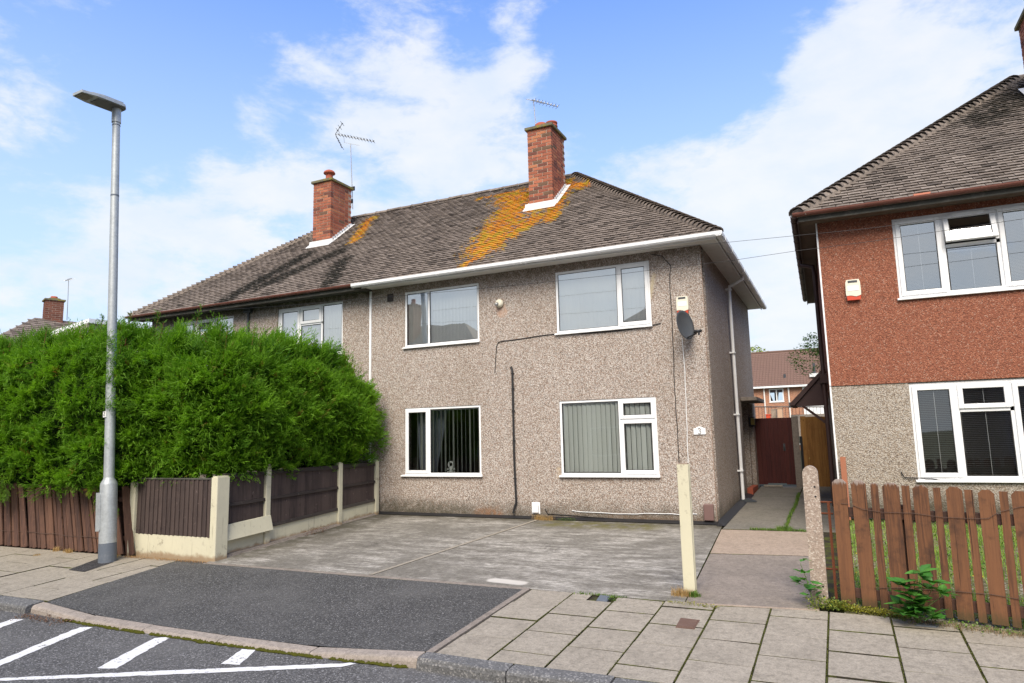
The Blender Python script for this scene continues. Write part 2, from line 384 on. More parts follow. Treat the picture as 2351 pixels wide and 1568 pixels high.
def _drive(N):
    p = N.pos()
    fine = N.noise(p, 110, 3, 0.75); m_ = N.noise(p, 22, 5, 0.75)
    st = N.noise(N.scalev(p, (1.3, 5.5, 1)), 1.0, 10, 0.80, 0.0)
    st2 = N.noise(N.scalev(p, (9, 26, 1)), 1.0, 6, 0.85, 0.0)
    big = N.noise(N.vmath('ADD', p, (3, 1, 0)), 0.75, 4, 0.6)
    x = N.sepz(p, 'X')
    c = N.mix(N.mapr(m_, 0.35, 0.7), (0.130, 0.120, 0.104), (0.215, 0.200, 0.172))
    light = N.math('MULTIPLY', N.mapr(st, 0.43, 0.60), N.mapr(st2, 0.38, 0.62, 0.1, 1.0))
    reg = N.mapr(big, 0.40, 0.58)
    reg = N.math('MAXIMUM', reg, N.capsule(p, (-3.2, -2.6, -0.1), (0.2, -3.9, -0.2), 0.5, 1.7))
    light = N.math('MULTIPLY', light, reg)
    pt = N.noise(p, 4.5, 8, 0.75); c = N.mix(N.mapr(pt, 0.48, 0.66, 0, 0.55), c, (0.34, 0.32, 0.28)); c = N.mix(N.mapr(pt, 0.44, 0.30, 0, 0.6), c, (0.09, 0.083, 0.07))
    c = N.mix(N.math('MULTIPLY', light, 0.85), c, (0.58, 0.55, 0.50))
    oil = N.math('MAXIMUM', N.capsule(p, (-2.3, -2.2, -.13), (-2.1, -2.5, -.14), 0.02, 0.30), N.capsule(p, (-5.3, -2.6, -.15), (-5.2, -2.9, -.16), 0.02, 0.25))
    c = N.mix(N.math('MULTIPLY', oil, N.mapr(N.noise(p, 16, 4, 0.7), 0.42, 0.6, 0, 0.6)), c, (0.05, 0.045, 0.04))
    c = N.mix(N.mapr(fine, 0.42, 0.72, 0, 0.55), c, (0.08, 0.075, 0.065))
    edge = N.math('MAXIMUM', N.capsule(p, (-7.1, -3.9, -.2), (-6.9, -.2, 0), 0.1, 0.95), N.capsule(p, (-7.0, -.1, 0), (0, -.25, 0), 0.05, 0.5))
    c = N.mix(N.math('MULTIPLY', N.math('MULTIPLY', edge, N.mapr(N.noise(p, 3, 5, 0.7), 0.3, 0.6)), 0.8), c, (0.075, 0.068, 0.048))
    moss = N.math('MULTIPLY', N.capsule(p, (-2.9, -.45, 0), (-1.2, -.5, 0), 0.1, 0.5), N.mapr(N.noise(p, 4, 5, 0.7), 0.35, 0.6))
    c = N.mix(N.math('MULTIPLY', moss, 0.75), c, (0.11, 0.10, 0.025))
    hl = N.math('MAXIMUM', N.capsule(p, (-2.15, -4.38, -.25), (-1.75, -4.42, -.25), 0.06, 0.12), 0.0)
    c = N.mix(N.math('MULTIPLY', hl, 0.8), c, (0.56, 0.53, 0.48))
    return dict(c=c, n=N.bump(N.math('ADD', fine, m_), 0.5, 0.005))
M_drive = material('driveway_concrete', _drive, 0.85, 0.2)

def _mark(N):
    p = N.pos(); n = N.noise(p, 28, 5, 0.75); b = N.noise(p, 3, 3)
    k = N.mapr(N.math('ADD', n, N.math('MULTIPLY', b, 0.3)), 0.74, 0.80)
    return dict(c=N.mix(k, (0.70, 0.70, 0.69), (0.10, 0.098, 0.095)), n=N.bump(N.voro(p, 95), 0.5, 0.004))
M_mark = material('road_paint', _mark, 0.7, 0.3)

def woodmat(name, c, dark, light, vert=True, k=1.0, rough=0.75, ax='z'):
    def f(N):
        p = N.pos(); r = N.rnd()
        sc_ = {'z': (38, 38, 2.2), 'x': (2.2, 38, 38), 'y': (38, 2.2, 38)}[ax]
        off = N.vmath('SCALE', (17.0, 9.0, 13.0), r)
        g = N.noise(N.vmath('ADD', N.scalev(p, sc_), off), 1.0, 5, 0.6, 0.4)
        b = N.noise(p, 3.5, 4, 0.6)
        cc = N.mix(N.mapr(g, 0.35, 0.68), c, dark)
        cc = N.mix(N.mapr(r, 0, 1, 0, 0.55, False), cc, light)
        cc = N.mix(N.mapr(b, 0.5, 0.75, 0, 0.5), cc, dark)
        cc = N.mix(N.mapr(N.noise(p, 14, 4, 0.7), 0.63, 0.72, 0, 0.6), cc, tuple(min(0.5, q*2.2) for q in light))
        kn = N.voro(N.scalev(p, (9, 9, 3.2)), 1.0)
        cc = N.mix(N.mapr(kn, 0.05, 0.13, 0.7*k, 0), cc, tuple(q*0.45 for q in dark))
        return dict(c=cc, n=N.bump(g, 0.5, 0.004))
    return material(name, f, rough, 0.25)
M_fence_dark = woodmat('dark_stained_boards', (0.066, 0.048, 0.044), (0.034, 0.026, 0.025), (0.100, 0.073, 0.064))
M_rail_dark = woodmat('dark_stained_rail', (0.042, 0.032, 0.029), (0.024, 0.019, 0.018), (0.085, 0.075, 0.065), ax='y')
M_fence_old = woodmat('weathered_brown_pickets', (0.115, 0.062, 0.046), (0.050, 0.030, 0.026), (0.20, 0.105, 0.066))
M_picket0 = woodmat('chestnut_stained_pickets', (0.150, 0.070, 0.036), (0.060, 0.030, 0.020), (0.200, 0.095, 0.048))
def _pick(N):
    p = N.pos(); r = N.rnd(); off = N.vmath('SCALE', (17.0, 9.0, 13.0), r)
    g = N.noise(N.vmath('ADD', N.scalev(p, (38, 38, 2.0)), off), 1.0, 6, 0.65, 0.6)
    c = N.mix(N.mapr(g, 0.35, 0.66), (0.165, 0.074, 0.036), (0.070, 0.034, 0.022))
    c = N.mix(N.mapr(r, 0, 1, 0, 0.6, False), c, (0.215, 0.098, 0.047))
    c = N.mix(N.mapr(N.noise(N.vmath('ADD', p, off), 4.5, 5, 0.65), 0.5, 0.72, 0, 0.75), c, (0.050, 0.028, 0.020))
    crack = N.noise(N.vmath('ADD', N.scalev(p, (70, 70, 1.1)), off), 1.0, 3, 0.5)
    c = N.mix(N.mapr(crack, 0.66, 0.70, 0, 0.85), c, (0.018, 0.012, 0.010))
    z = N.math('ADD', N.sepz(p), N.math('MULTIPLY', N.noise(N.scalev(p, (60, 60, 9)), 1.0, 4, 0.7), 0.16))
    c = N.mix(N.mapr(z, 1.075, 1.11, 0, 0.7), c, (0.38, 0.33, 0.30))
    c = N.mix(N.mapr(z, -0.02, -0.14, 0, 0.6), c, (0.06, 0.055, 0.025))
    return dict(c=c, n=N.bump(g, 0.7, 0.005))
M_picket = material('worn_chestnut_pickets', _pick, 0.7, 0.25)
M_rail_r = woodmat('dark_picket_rail', (0.06, 0.032, 0.025), (0.03, 0.02, 0.017), (0.10, 0.05, 0.035), ax='x')
M_gate = woodmat('mahogany_gate', (0.070, 0.018, 0.016), (0.040, 0.012, 0.012), (0.095, 0.026, 0.020), k=0.3, rough=0.5)
M_fence_orange = woodmat('golden_brown_boards', (0.30, 0.145, 0.042), (0.17, 0.075, 0.022), (0.40, 0.21, 0.065))
M_bark = woodmat('bark', (0.09, 0.06, 0.04), (0.04, 0.028, 0.02), (0.13, 0.09, 0.06))
M_rust = painted('rusty_iron', (0.14, 0.045, 0.022), 0.85, 0.5, (0.05, 0.025, 0.018), 0.8, 12, 0.2, bumpd=0.003)
M_wire = painted('weathered_wire', (0.10, 0.06, 0.045), 0.7, 0.3, (0.15, 0.12, 0.1), 0.4, 10)

def _brick(N):
    p = N.pos(); r = N.rnd()
    c = N.ramp(r, [(0, (0.31, 0.105, 0.062)), (0.3, (0.38, 0.135, 0.078)), (0.55, (0.26, 0.085, 0.055)), (0.72, (0.41, 0.165, 0.085)), (0.84, (0.15, 0.060, 0.045)), (0.94, (0.14, 0.085, 0.055))], True)
    n = N.noise(p, 22, 5, 0.7); c = N.mix(N.mapr(n, 0.45, 0.75, 0, 0.5), c, (0.15, 0.055, 0.04))
    s = N.noise(p, 2.5, 4, 0.6); c = N.mix(N.mapr(s, 0.52, 0.75, 0, 0.55), c, (0.09, 0.05, 0.035))
    return dict(c=c, n=N.bump(N.noise(p, 90, 4, 0.7), 0.6, 0.004))
M_brick = material('red_brick', _brick, 0.85, 0.2)
M_brick_dark = material('dark_brick', lambda N: dict(c=N.mix(N.rnd(), (0.19, 0.075, 0.048), (0.12, 0.050, 0.036)), n=N.bump(N.noise(N.pos(), 60, 4), 0.6, 0.004)), 0.85, 0.2)
M_mortar = material('mortar', lambda N: dict(c=N.mix(N.noise(N.pos(), 9, 4), (0.48, 0.38, 0.30), (0.30, 0.23, 0.18)), n=N.bump(N.noise(N.pos(), 80, 3), 0.6, 0.005)), 0.9, 0.1)
M_capslab = material('lichened_cap', lambda N: dict(c=N.mix(N.mapr(N.noise(N.pos(), 9, 5, 0.7), 0.4, 0.6), (0.13, 0.125, 0.10), N.mix(N.mapr(N.noise(N.pos(), 20, 4), 0.4, 0.6), (0.24, 0.20, 0.035), (0.16, 0.15, 0.10))), n=N.bump(N.noise(N.pos(), 40, 4), 0.8, 0.012)), 0.9, 0.1)

EAVE_Y, EAVE_Z, RIDGE_Y, RIDGE_Z = -0.42, 5.08, 3.62, 8.33
rn = Vector((0, -(RIDGE_Z-EAVE_Z), RIDGE_Y-EAVE_Y)).normalized(); rd = rn.dot(Vector((0, EAVE_Y, EAVE_Z)))
def at_roof(x, y): return hit(x, y, tuple(rn), rd)
def tilemat(name, lichen, moss, base=(0.165, 0.135, 0.113), dark=(0.050, 0.041, 0.034), light=(0.24, 0.20, 0.17)):
    def f(N):
        p = N.pos(); r = N.rnd()
        r2 = N.math('FRACT', N.math('MULTIPLY', r, 17.31))
        c = N.mix(r, base, light); c = N.mix(N.mapr(r2, 0.80, 1.0, 0, 0.75), c, dark)
        n = N.noise(p, 9, 5, 0.7); c = N.mix(N.mapr(n, 0.45, 0.7, 0, 0.6), c, dark)
        b = N.noise(p, 0.9, 4, 0.6); c = N.mix(N.mapr(b, 0.45, 0.7, 0, 0.35), c, dark)
        sp = N.noise(p, 45, 3, 0.7); c = N.mix(N.mapr(sp, 0.66, 0.74, 0, 0.6), c, (0.45, 0.42, 0.38))
        if moss:
            mk = None
            for A, B, r0, r1 in moss:
                k = N.capsule(p, A, B, r0, r1); mk = k if mk is None else N.math('MAXIMUM', mk, k)
            mm = N.mapr(N.math('ADD', N.noise(p, 7, 5, 0.75), N.math('MULTIPLY', mk, 0.25)), 0.62, 0.70)
            mm = N.math('MULTIPLY', mm, mk); c = N.mix(mm, c, (0.028, 0.025, 0.018))
        if lichen:
            mk = None
            for A, B, r0, r1 in lichen:
                k = N.capsule(p, A, B, r0, r1); mk = k if mk is None else N.math('MAXIMUM', mk, k)
            v = N.math('ADD', N.math('MULTIPLY', N.noise(p, 5, 3, 0.7), 0.65), N.math('ADD', N.math('MULTIPLY', N.noise(p, 15, 3, 0.8), 0.65), N.math('MULTIPLY', mk, 0.20)))
            v = N.math('ADD', v, N.math('MULTIPLY', r2, 0.05))
            k = N.mapr(v, 0.775, 0.815)
            k = N.math('MULTIPLY', k, N.mapr(mk, 0.0, 0.12))
            oc = N.ramp(N.noise(p, 5, 3), [(0.35, (0.50, 0.17, 0.012)), (0.5, (0.56, 0.23, 0.012)), (0.62, (0.36, 0.25, 0.02))])
            c = N.mix(N.math('MULTIPLY', k, 0.93), c, oc)
        return dict(c=c, n=N.bump(N.noise(p, 60, 4, 0.7), 0.6, 0.006))
    return material(name, f, 0.88, 0.2)
AR = at_roof
lich = [(AR(1190, 470), AR(1115, 570), 0.15, 0.85), (AR(1225, 505), AR(1130, 565), 0.10, 0.6), (AR(1180, 455), AR(1225, 475), 0.2, 0.9),
        (AR(1300, 430), AR(1262, 505), 0.05, 0.38), (AR(1340, 430), AR(1300, 425), 0.05, 0.4), (AR(1100, 460), AR(1310, 415), 0.0, 0.22), (AR(850, 505), AR(815, 555), 0.0, 0.36),
        (AR(1105, 590), AR(1070, 610), 0.0, 0.3)]
mossl = [(AR(780, 580), AR(600, 660), 0.1, 0.6), (AR(700, 590), AR(520, 690), 0.1, 0.7), (AR(790, 600), AR(740, 680), 0.0, 0.7)]
M_tile = tilemat('plain_clay_tiles', lich, mossl)
M_tile_rh = tilemat('plain_tiles_next_house', None, [((4.8, 1.6, 6.9), (5.7, 2.6, 7.7), 0.0, 1.1), ((3.2, 0.6, 5.9), (5.5, 1.0, 6.3), 0.0, 0.5)], base=(0.175, 0.145, 0.122), light=(0.25, 0.213, 0.183))
M_pantile = material('red_brown_pantiles', lambda N: dict(c=N.mix(N.noise(N.pos(), 3, 4), (0.20, 0.125, 0.098), (0.15, 0.095, 0.075))), 0.85, 0.2)

def glassmat(name, refl=0.16, tint=(0.97, 0.99, 0.98)):
    mt = bpy.data.materials.new(name); mt.use_nodes = True; N = NT(mt.node_tree); N.n.clear()
    g = N.node('ShaderNodeBsdfGlossy'); g.inputs['Roughness'].default_value = 0.015; g.inputs[0].default_value = (0.95, 0.98, 1, 1)
    nb = N.bump(N.noise(N.pos(), 1.3, 1), 0.08, 0.02); N.l.new(nb, g.inputs['Normal'])
    t = N.node('ShaderNodeBsdfTransparent'); t.inputs[0].default_value = col(tint)
    fr = N.node('ShaderNodeFresnel'); fr.inputs['IOR'].default_value = 1.5
    k = N.math('ADD', fr.outputs[0], refl, clamp=True)
    mx = N.node('ShaderNodeMixShader'); N.l.new(k, mx.inputs[0]); N.l.new(t.outputs[0], mx.inputs[1]); N.l.new(g.outputs[0], mx.inputs[2])
    o = N.node('ShaderNodeOutputMaterial'); N.l.new(mx.outputs[0], o.inputs[0]); return mt
M_glass = glassmat('window_glass', 0.10)
M_glass_up = glassmat('upper_window_glass', 0.36)
M_glass_low = glassmat('ground_floor_glass', 0.02)
M_seal = painted('black_seal', (0.012, 0.012, 0.012), 0.6, 0.0)
def _slat(c):
    def f(N):
        def after(N, b):
            t = N.node('ShaderNodeBsdfTranslucent'); t.inputs[0].default_value = col(c)
            mx = N.node('ShaderNodeMixShader'); mx.inputs[0].default_value = 0.12
            o = [n for n in N.n if n.type == 'OUTPUT_MATERIAL'][0]
            N.l.new(b.outputs[0], mx.inputs[1]); N.l.new(t.outputs[0], mx.inputs[2]); N.l.new(mx.outputs[0], o.inputs[0])
        return dict(c=N.mix(N.mapr(N.noise(N.pos(), 90, 2), 0.3, 0.7, 0, 0.12), c, tuple(k*0.7 for k in c)), after=after)
    return f
M_slat = material('vertical_blind_fabric', _slat((0.88, 0.90, 0.87)), 0.8, 0.2)
M_slat_low = material('grey_green_blind_fabric', _slat((0.84, 0.87, 0.82)), 0.8, 0.2)
M_venet = material('venetian_slats', _slat((0.55, 0.56, 0.55)), 0.5, 0.3)
M_room = painted('room_plaster', (0.16, 0.14, 0.12), 0.9, 0.1)
M_curtain = painted('blue_grey_curtain', (0.13, 0.15, 0.19), 0.9, 0.3)
M_alarm = painted('alarm_cream', (0.70, 0.67, 0.55), 0.5, 0.03, (0.5, 0.45, 0.35), 0.15, 6, bumpd=0.0003)
M_red = painted('alarm_red_lens', (0.55, 0.07, 0.03), 0.35, 0.05, (0.4, 0.1, 0.05), 0.1, 6, bumpd=0.0003)
M_label = painted('white_label', (0.80, 0.80, 0.80), 0.5, 0.02, (0.6, 0.6, 0.6), 0.1)
M_copper = painted('aluminium', (0.32, 0.33, 0.34), 0.4, 0.2, (0.15, 0.14, 0.12), 0.3, 8, 0.5, 0.6)
M_stem = painted('reddish_stem', (0.20, 0.085, 0.03), 0.8, 0.3)
M_soil = material('garden_soil', lambda N: dict(c=N.mix(N.mapr(N.noise(N.pos(), 12, 5, 0.7), 0.35, 0.65), (0.12, 0.11, 0.06), N.mix(N.mapr(N.voro(N.pos(), 30, out='Distance'), 0.2, 0.5), (0.42, 0.38, 0.33), (0.15, 0.14, 0.08))), n=N.bump(N.voro(N.pos(), 30), 0.8, 0.02)), 0.95, 0.1)
M_earth = material('far_ground', lambda N: dict(c=N.mix(N.noise(N.pos(), 0.4, 5), (0.07, 0.09, 0.035), (0.14, 0.13, 0.10)), n=N.bump(N.noise(N.pos(), 10, 4), 0.6, 0.03)), 0.95, 0.1)
def leafmat(name, trans=0.35, rough=0.55, gloss=0.25):
    def f(N):
        a = N.node('ShaderNodeAttribute'); a.attribute_name = 'tint'
        c = a.outputs['Color']
        def after(N, b):
            t = N.node('ShaderNodeBsdfTranslucent'); N.l.new(N.vmath('MULTIPLY', c, (1.1, 1.15, 0.6)), t.inputs[0])
            mx = N.node('ShaderNodeMixShader'); mx.inputs[0].default_value = trans
            o = [n for n in N.n if n.type == 'OUTPUT_MATERIAL'][0]
            N.l.new(b.outputs[0], mx.inputs[1]); N.l.new(t.outputs[0], mx.inputs[2]); N.l.new(mx.outputs[0], o.inputs[0])
        return dict(c=c, after=after)
    return material(name, f, rough, gloss)
M_leaf = leafmat('conifer_foliage', 0.45, 0.6, 0.2)
M_leaf_b = leafmat('broad_leaves', 0.3, 0.45, 0.35)
M_straw = leafmat('dry_straw', 0.2, 0.8, 0.1)
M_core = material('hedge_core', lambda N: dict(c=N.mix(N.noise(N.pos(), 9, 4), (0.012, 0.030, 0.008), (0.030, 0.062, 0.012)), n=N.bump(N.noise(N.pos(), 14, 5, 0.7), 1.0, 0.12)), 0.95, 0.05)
#PART2
# ================================================================== SETTING
def gz(y): return GS*y if y < 0 else (0.037*y if y < 6 else 0.222)
ZR = -0.50
def sheet(name, pts, z, mat, **kw):
    """flat polygon; z is a number or a function of (x, y)"""
    mb = MB(); mb.add([(x, y, z(x, y) if callable(z) else z) for x, y in pts], [tuple(range(len(pts)))])
    return mb.build(name, mat, kw.pop('parent', None), **kw)
# terrain: one sheet to the horizon
ys = [-600, -60, -13, -6.95, -6.9, -0.0, 6.0, 7.0, 60, 600]
zs = [-0.66, -0.66, -0.66, -0.66, -0.46, -0.05, 0.17, 0.17, 0.17, 0.17]
mb = MB(); vs = []
for y, z in zip(ys, zs): vs += [(-600, y, z), (600, y, z)]
mb.add(vs, [(2*i, 2*i+1, 2*i+3, 2*i+2) for i in range(len(ys)-1)])
tag(mb.build('ground', M_earth), kind='structure')
# road
mb = MB(); xs = np.linspace(-60, 60, 25); pr = [(-12.45, -0.53), (-11, -0.50), (-9.8, -0.485), (-8.5, -0.49), (-6.98, -0.50)]
vs = [(x, y, z) for x in xs for y, z in pr]; n = len(pr)
mb.add(vs, [(i*n+j, (i+1)*n+j, (i+1)*n+j+1, i*n+j+1) for i in range(len(xs)-1) for j in range(n-1)])
road = tag(mb.build('road', M_road), kind='structure')
def zroad(y): return float(np.interp(y, [a for a, _ in pr], [b for _, b in pr]))
# painted hatching
def marking(pts, label, cat='road marking'):
    P = [at_z(x*.4232, 1224.5+y*.4232, -0.492) for x, y in pts]
    mb = MB(); c = sum(P, Vector())/len(P)
    # wavy worn edge: subdivide the outline
    out = []
    for i, a in enumerate(P):
        b = P[(i+1) % len(P)]; k = max(2, int((b-a).length/0.06))
        for j in range(k):
            q = a.lerp(b, j/k); q = q + Vector((rng.normal(0, .006), rng.normal(0, .006), 0)); out.append((q.x, q.y))
    # split in strips across: simple polygon, planar enough
    mb.add([(x, y, zroad(y)+0.004) for x, y in out], [tuple(range(len(out)))])
    o = mb.build('road_marking', M_mark); return tag(o, label, cat, 'white hatching painted on the road')
marking([(525,733),(630,735),(930,560),(840,565)], 'white painted bar in the middle of the road hatching')
marking([(1200,708),(1300,712),(1390,628),(1315,625)], 'shortest white painted bar at the right end of the road hatching')
marking([(-560,905),(-420,925),(0,722),(500,508),(430,508),(0,690)], 'long white painted bar left of the middle one in the hatching')
marking([(-800,760),(-560,760),(0,512),(130,464),(60,464),(0,488)], 'white painted bar furthest left beside the kerb')
marking([(-900,900),(-900,925),(0,803),(900,768),(1850,722),(1930,704),(1900,700),(900,745),(0,789)], 'long thin white edge line closing the road hatching')

# kerb along the near side of the footway
kerb = tag(thing('kerb', (-3.5, -7.0, -0.45), None, None, kind='structure'))
kerb.pop('label', None)
def kerb_piece(x0, x1, zt0, zt1, mat, yb=-6.90, yf=-7.08, wob=0.004, yb1=None):
    yb1 = yb if yb1 is None else yb1; d = yf-yb
    P = []
    for x, zt, yy in ((x0, zt0, yb), (x1, zt1, yb1)):
        P += [(x, yy, -0.62), (x, yy, zt+0.012), (x, yy+d+0.035, zt), (x, yy+d+0.012, zt-0.012), (x, yy+d-0.003, zt-0.04), (x, yy+d-0.012, -0.62)]
    P = [(a, b+rng.normal(0, wob), c+rng.normal(0, wob*0.5)) for a, b, c in P]
    mb = MB(); n = 6
    mb.add(P, [tuple(range(n)), tuple(reversed(range(n, 2*n)))] + [(i, n+i, n+(i+1) % n, (i+1) % n) for i in range(n)])
    return mb.build('kerb_stone', mat, kerb, bevel=0.006)
ZP = GS*-6.9
# left full height granite kerbs
x = -7.42
while x > -22:
    kerb_piece(x-0.9, x-0.012, ZP-0.0, ZP-0.0, M_gran_kerb, -6.86); x -= 0.91
# dropped pale kerbs from the survey of the photograph
kx = [-7.41, -6.22, -5.18, -4.02, -2.80, -1.60]
kzt = [ZP-0.005, -0.452, -0.462, -0.465, -0.462, ZP-0.005]
kyb = [-6.88, -6.97, -6.98, -6.98, -6.95, -6.86]
for i in range(5):
    kerb_piece(kx[i]+0.006, kx[i+1]-0.006, kzt[i], kzt[i+1], M_kerb, kyb[i], kyb[i]-0.15, 0.002, kyb[i+1])
x = -1.585
while x < 12:
    kerb_piece(x, x+0.9, ZP-0.002, ZP-0.002, M_gran_kerb, -6.87, -7.05, 0.008); x += 0.912
# far kerb and footway behind the camera
mb = MB()
for i in range(60): mb.box((-30+i, -12.6, -0.62), (-30+i+0.99, -12.45, -0.40))
tag(mb.build('far_kerb', M_kerb), kind='structure')
tag(sheet('far_footway', [(-60, -17.2), (60, -17.2), (60, -12.6), (-60, -12.6)], -0.40, M_slab), kind='structure')
# moss line along the dropped kerb
mb = MB(); 
for i in range(260):
    x = rng.uniform(-6.6, -1.7); a = rng.uniform(0.01, 0.035); yk = float(np.interp(x, kx, kyb))-0.17
    y = yk - abs(rng.normal(0, 0.014)); mb.add([(x-a*2, y, -0.494), (x, y-a*0.5, -0.494), (x+a*2, y, -0.494), (x, y+0.02, -0.475)], [(0, 1, 2, 3)])
M_moss = material('moss', lambda N: dict(c=N.mix(N.noise(N.pos(), 20, 4), (0.085, 0.085, 0.012), (0.045, 0.05, 0.012)), n=N.bump(N.noise(N.pos(), 90, 3), 1, 0.01)), 0.95, 0.05)
tag(mb.build('kerb_moss', M_moss), 'moss growing in the gutter along the dropped kerb', 'moss', kind='stuff')

# footways: mossy bed + individually laid slabs
YB0 = -4.56                                   # back edge of the footway
def ybound(x): return float(np.interp(x, [-20, -7.8, -1.55, 0.5, 1.7, 3.4, 9], [-4.55, -4.60, -4.60, -4.72, -4.57, -4.72, -5.9]))
pave = thing('pavement', (2, -5.8, -0.34), None, None, kind='structure')
sheet('bedding', [(-1.52, -6.9), (9, -6.9), (9, -4.4), (-1.52, -4.4)], lambda x, y: GS*y-0.020, M_mossjoint, parent=pave)
def slab(parent, poly, mat, t=0.045, jit=0.004, name='paving_slab', zoff=0.0, label=None):
    """poly in x,y; lies on the footway plane; edges slightly rounded"""
    c = np.mean(np.array(poly), 0); tx, ty, tz = rng.normal(0, jit, 3)
    def Z(x, y): return gz(y)+zoff + tz*0.8 + (x-c[0])*tx*0.9 + (y-c[1])*ty*0.9
    n = len(poly); mb = MB()
    top = [(x, y, Z(x, y)) for x, y in poly]; bot = [(x, y, Z(x, y)-t) for x, y in poly]
    mb.add(bot+top, [tuple(range(n, 2*n)), tuple(reversed(range(n)))] + [(i, (i+1) % n, n+(i+1) % n, n+i) for i in range(n)])
    o = mb.build(name, mat, parent, bevel=0.006, label=label)
    o.data.materials.append(M_mossjoint)
    for pl in o.data.polygons:
        if pl.index > 0: pl.material_index = 1
    return o
PX = 0.552; J = 0.016
for cix in range(0, 14):
    x0 = -1.505+cix*PX; x1 = x0+PX
    off = 0.0 if cix % 2 == 0 else 0.285
    y = -6.865; first = True
    edges = [-6.865]
    yy = -6.865 + (0.285 if cix % 2 else 0.565)
    while yy < -4.3: edges.append(yy); yy += 0.565
    for a, b in zip(edges, edges[1:]+[-4.0]):
        yb_l, yb_r = ybound(x0), ybound(x1)
        ya0 = a+J/2; yb0 = min(b-J/2, yb_l-0.012); yb1 = min(b-J/2, yb_r-0.012)
        if yb0-ya0 < 0.07 or yb1-ya0 < 0.07: continue
        cx, cy = (x0+x1)/2, (ya0+yb0)/2
        if cix == 1 and b > -4.8 and yb0-ya0 < 0.5:
            slab(pave, [(x0+J/2, ya0), (x0+0.24, ya0), (x0+0.24, yb0), (x0+J/2, yb0)], M_slab); continue
        slab(pave, [(x0+J/2, ya0), (x1-J/2, ya0), (x1-J/2, yb1), (x0+J/2, yb0)], M_slab)
# left footway
pave2 = thing('left_pavement', (-10, -5.8, -0.34), None, None, kind='structure')
sheet('bedding', [(-22, -6.9), (-7.30, -6.9), (-7.72, -4.58), (-22, -4.58)], lambda x, y: GS*y-0.020, M_mossjoint, parent=pave2)
def xcross(y): return float(np.interp(y, [-6.92, -4.6], [-7.36, -7.74]))
for cix in range(0, 24):
    x1 = -7.30-cix*0.60; x0 = x1-0.60
    yy = -6.84-rng.uniform(0, 0.5); edges = []
    yy = -6.84 - (0.46 if cix % 2 else 0.0)
    while yy < -4.5: edges.append(yy); yy += 0.92
    edges.append(yy)
    for a, b in zip(edges, edges[1:]):
        a2 = max(a, -6.84)+J/2; b2 = min(b, -4.60)-J/2
        if b2-a2 < 0.1: continue
        xr0, xr1 = min(x1-J/2, xcross(a2)-J), min(x1-J/2, xcross(b2)-J)
        if min(xr0, xr1)-x0 < 0.1: continue
        slab(pave2, [(x0+J/2, a2), (xr0, a2), (xr1, b2), (x0+J/2, b2)], M_slab, jit=0.0035)
# tarmac repair round the lamp post
P = [at_g(x*.1708, 1071.4+y*.1708) for x, y in ((920, 1390), (1130, 1417), (1520, 1290), (1340, 1230))]
sheet('tarmac_patch', [(p.x, p.y) for p in P], lambda x, y: gz(y)+0.006, M_patch, parent=pave2)

# tarmac vehicle crossing, dipping to the dropped kerb
mb = MB(); NX, NY = 12, 8; vs = []
for j in range(NY+1):
    v = j/NY
    for i in range(NX+1):
        u = i/NX
        xl = -7.74+(v)*0.38; xr = -1.60
        x = xl+(xr-xl)*u
        ky = float(np.interp(x, kx, kyb))+0.004; kz = float(np.interp(x, kx, kzt))+0.010
        ytop = -4.60+(0.0 if x > -7 else 0.02); y = ytop+(ky-ytop)*v
        z = GS*ytop*(1-v)+kz*v
        vs.append((x, y, z+0.0))
mb.add(vs, [(j*(NX+1)+i, (j+1)*(NX+1)+i, (j+1)*(NX+1)+i+1, j*(NX+1)+i+1) for j in range(NY) for i in range(NX)], smooth=True)
tag(mb.build('vehicle_crossing', M_tarmac), kind='structure')
mb = MB(); mb.add([(-1.60, -6.86, GS*-6.86+0.002), (-1.525, -6.86, GS*-6.86+0.002), (-1.525, -4.60, GS*-4.6+0.002), (-1.60, -4.60, GS*-4.6+0.002),
        (-1.60, -6.86, GS*-6.86-0.1), (-1.525, -6.86, GS*-6.86-0.1), (-1.525, -4.60, GS*-4.6-0.1), (-1.60, -4.60, GS*-4.6-0.1)], [(0,1,2,3),(4,7,6,5),(0,4,5,1),(1,5,6,2),(2,6,7,3),(3,7,4,0)])
tag(mb.build('concrete_edging', M_slab_grey), kind='structure')

# driveway: two concrete bays and a pale joint strip
drive = thing('driveway', (-3.4, -2.4, -0.14), None, None, kind='structure')
A0, A1 = at_g(862, 1316), at_g(1178, 1212)
jx = lambda y: A0.x+(A1.x-A0.x)*(y-A0.y)/(A1.y-A0.y)
sheet('underlay', [(-7.2, -4.55), (0.6, -4.6), (0.35, 0.0), (-7.2, 0.0)], lambda x, y: gz(y)-0.02, M_mossjoint, parent=drive)
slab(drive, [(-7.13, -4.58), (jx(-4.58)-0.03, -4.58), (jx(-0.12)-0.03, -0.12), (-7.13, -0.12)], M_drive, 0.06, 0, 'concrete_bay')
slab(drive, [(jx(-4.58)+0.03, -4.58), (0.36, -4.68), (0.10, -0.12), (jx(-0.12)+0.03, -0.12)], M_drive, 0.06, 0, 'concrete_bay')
sheet('joint_strip', [(jx(-4.58)-0.035, -4.59), (jx(-4.58)+0.035, -4.59), (jx(-.1)+0.035, -.1), (jx(-.1)-0.035, -.1)], lambda x, y: gz(y)+0.006, M_slab, parent=drive)
slab(drive, [(-7.13, -4.68), (-1.6, -4.68), (-1.6, -4.59), (-7.13, -4.59)], M_slab_grey, 0.05, 0, 'edge_strip', 0.002)
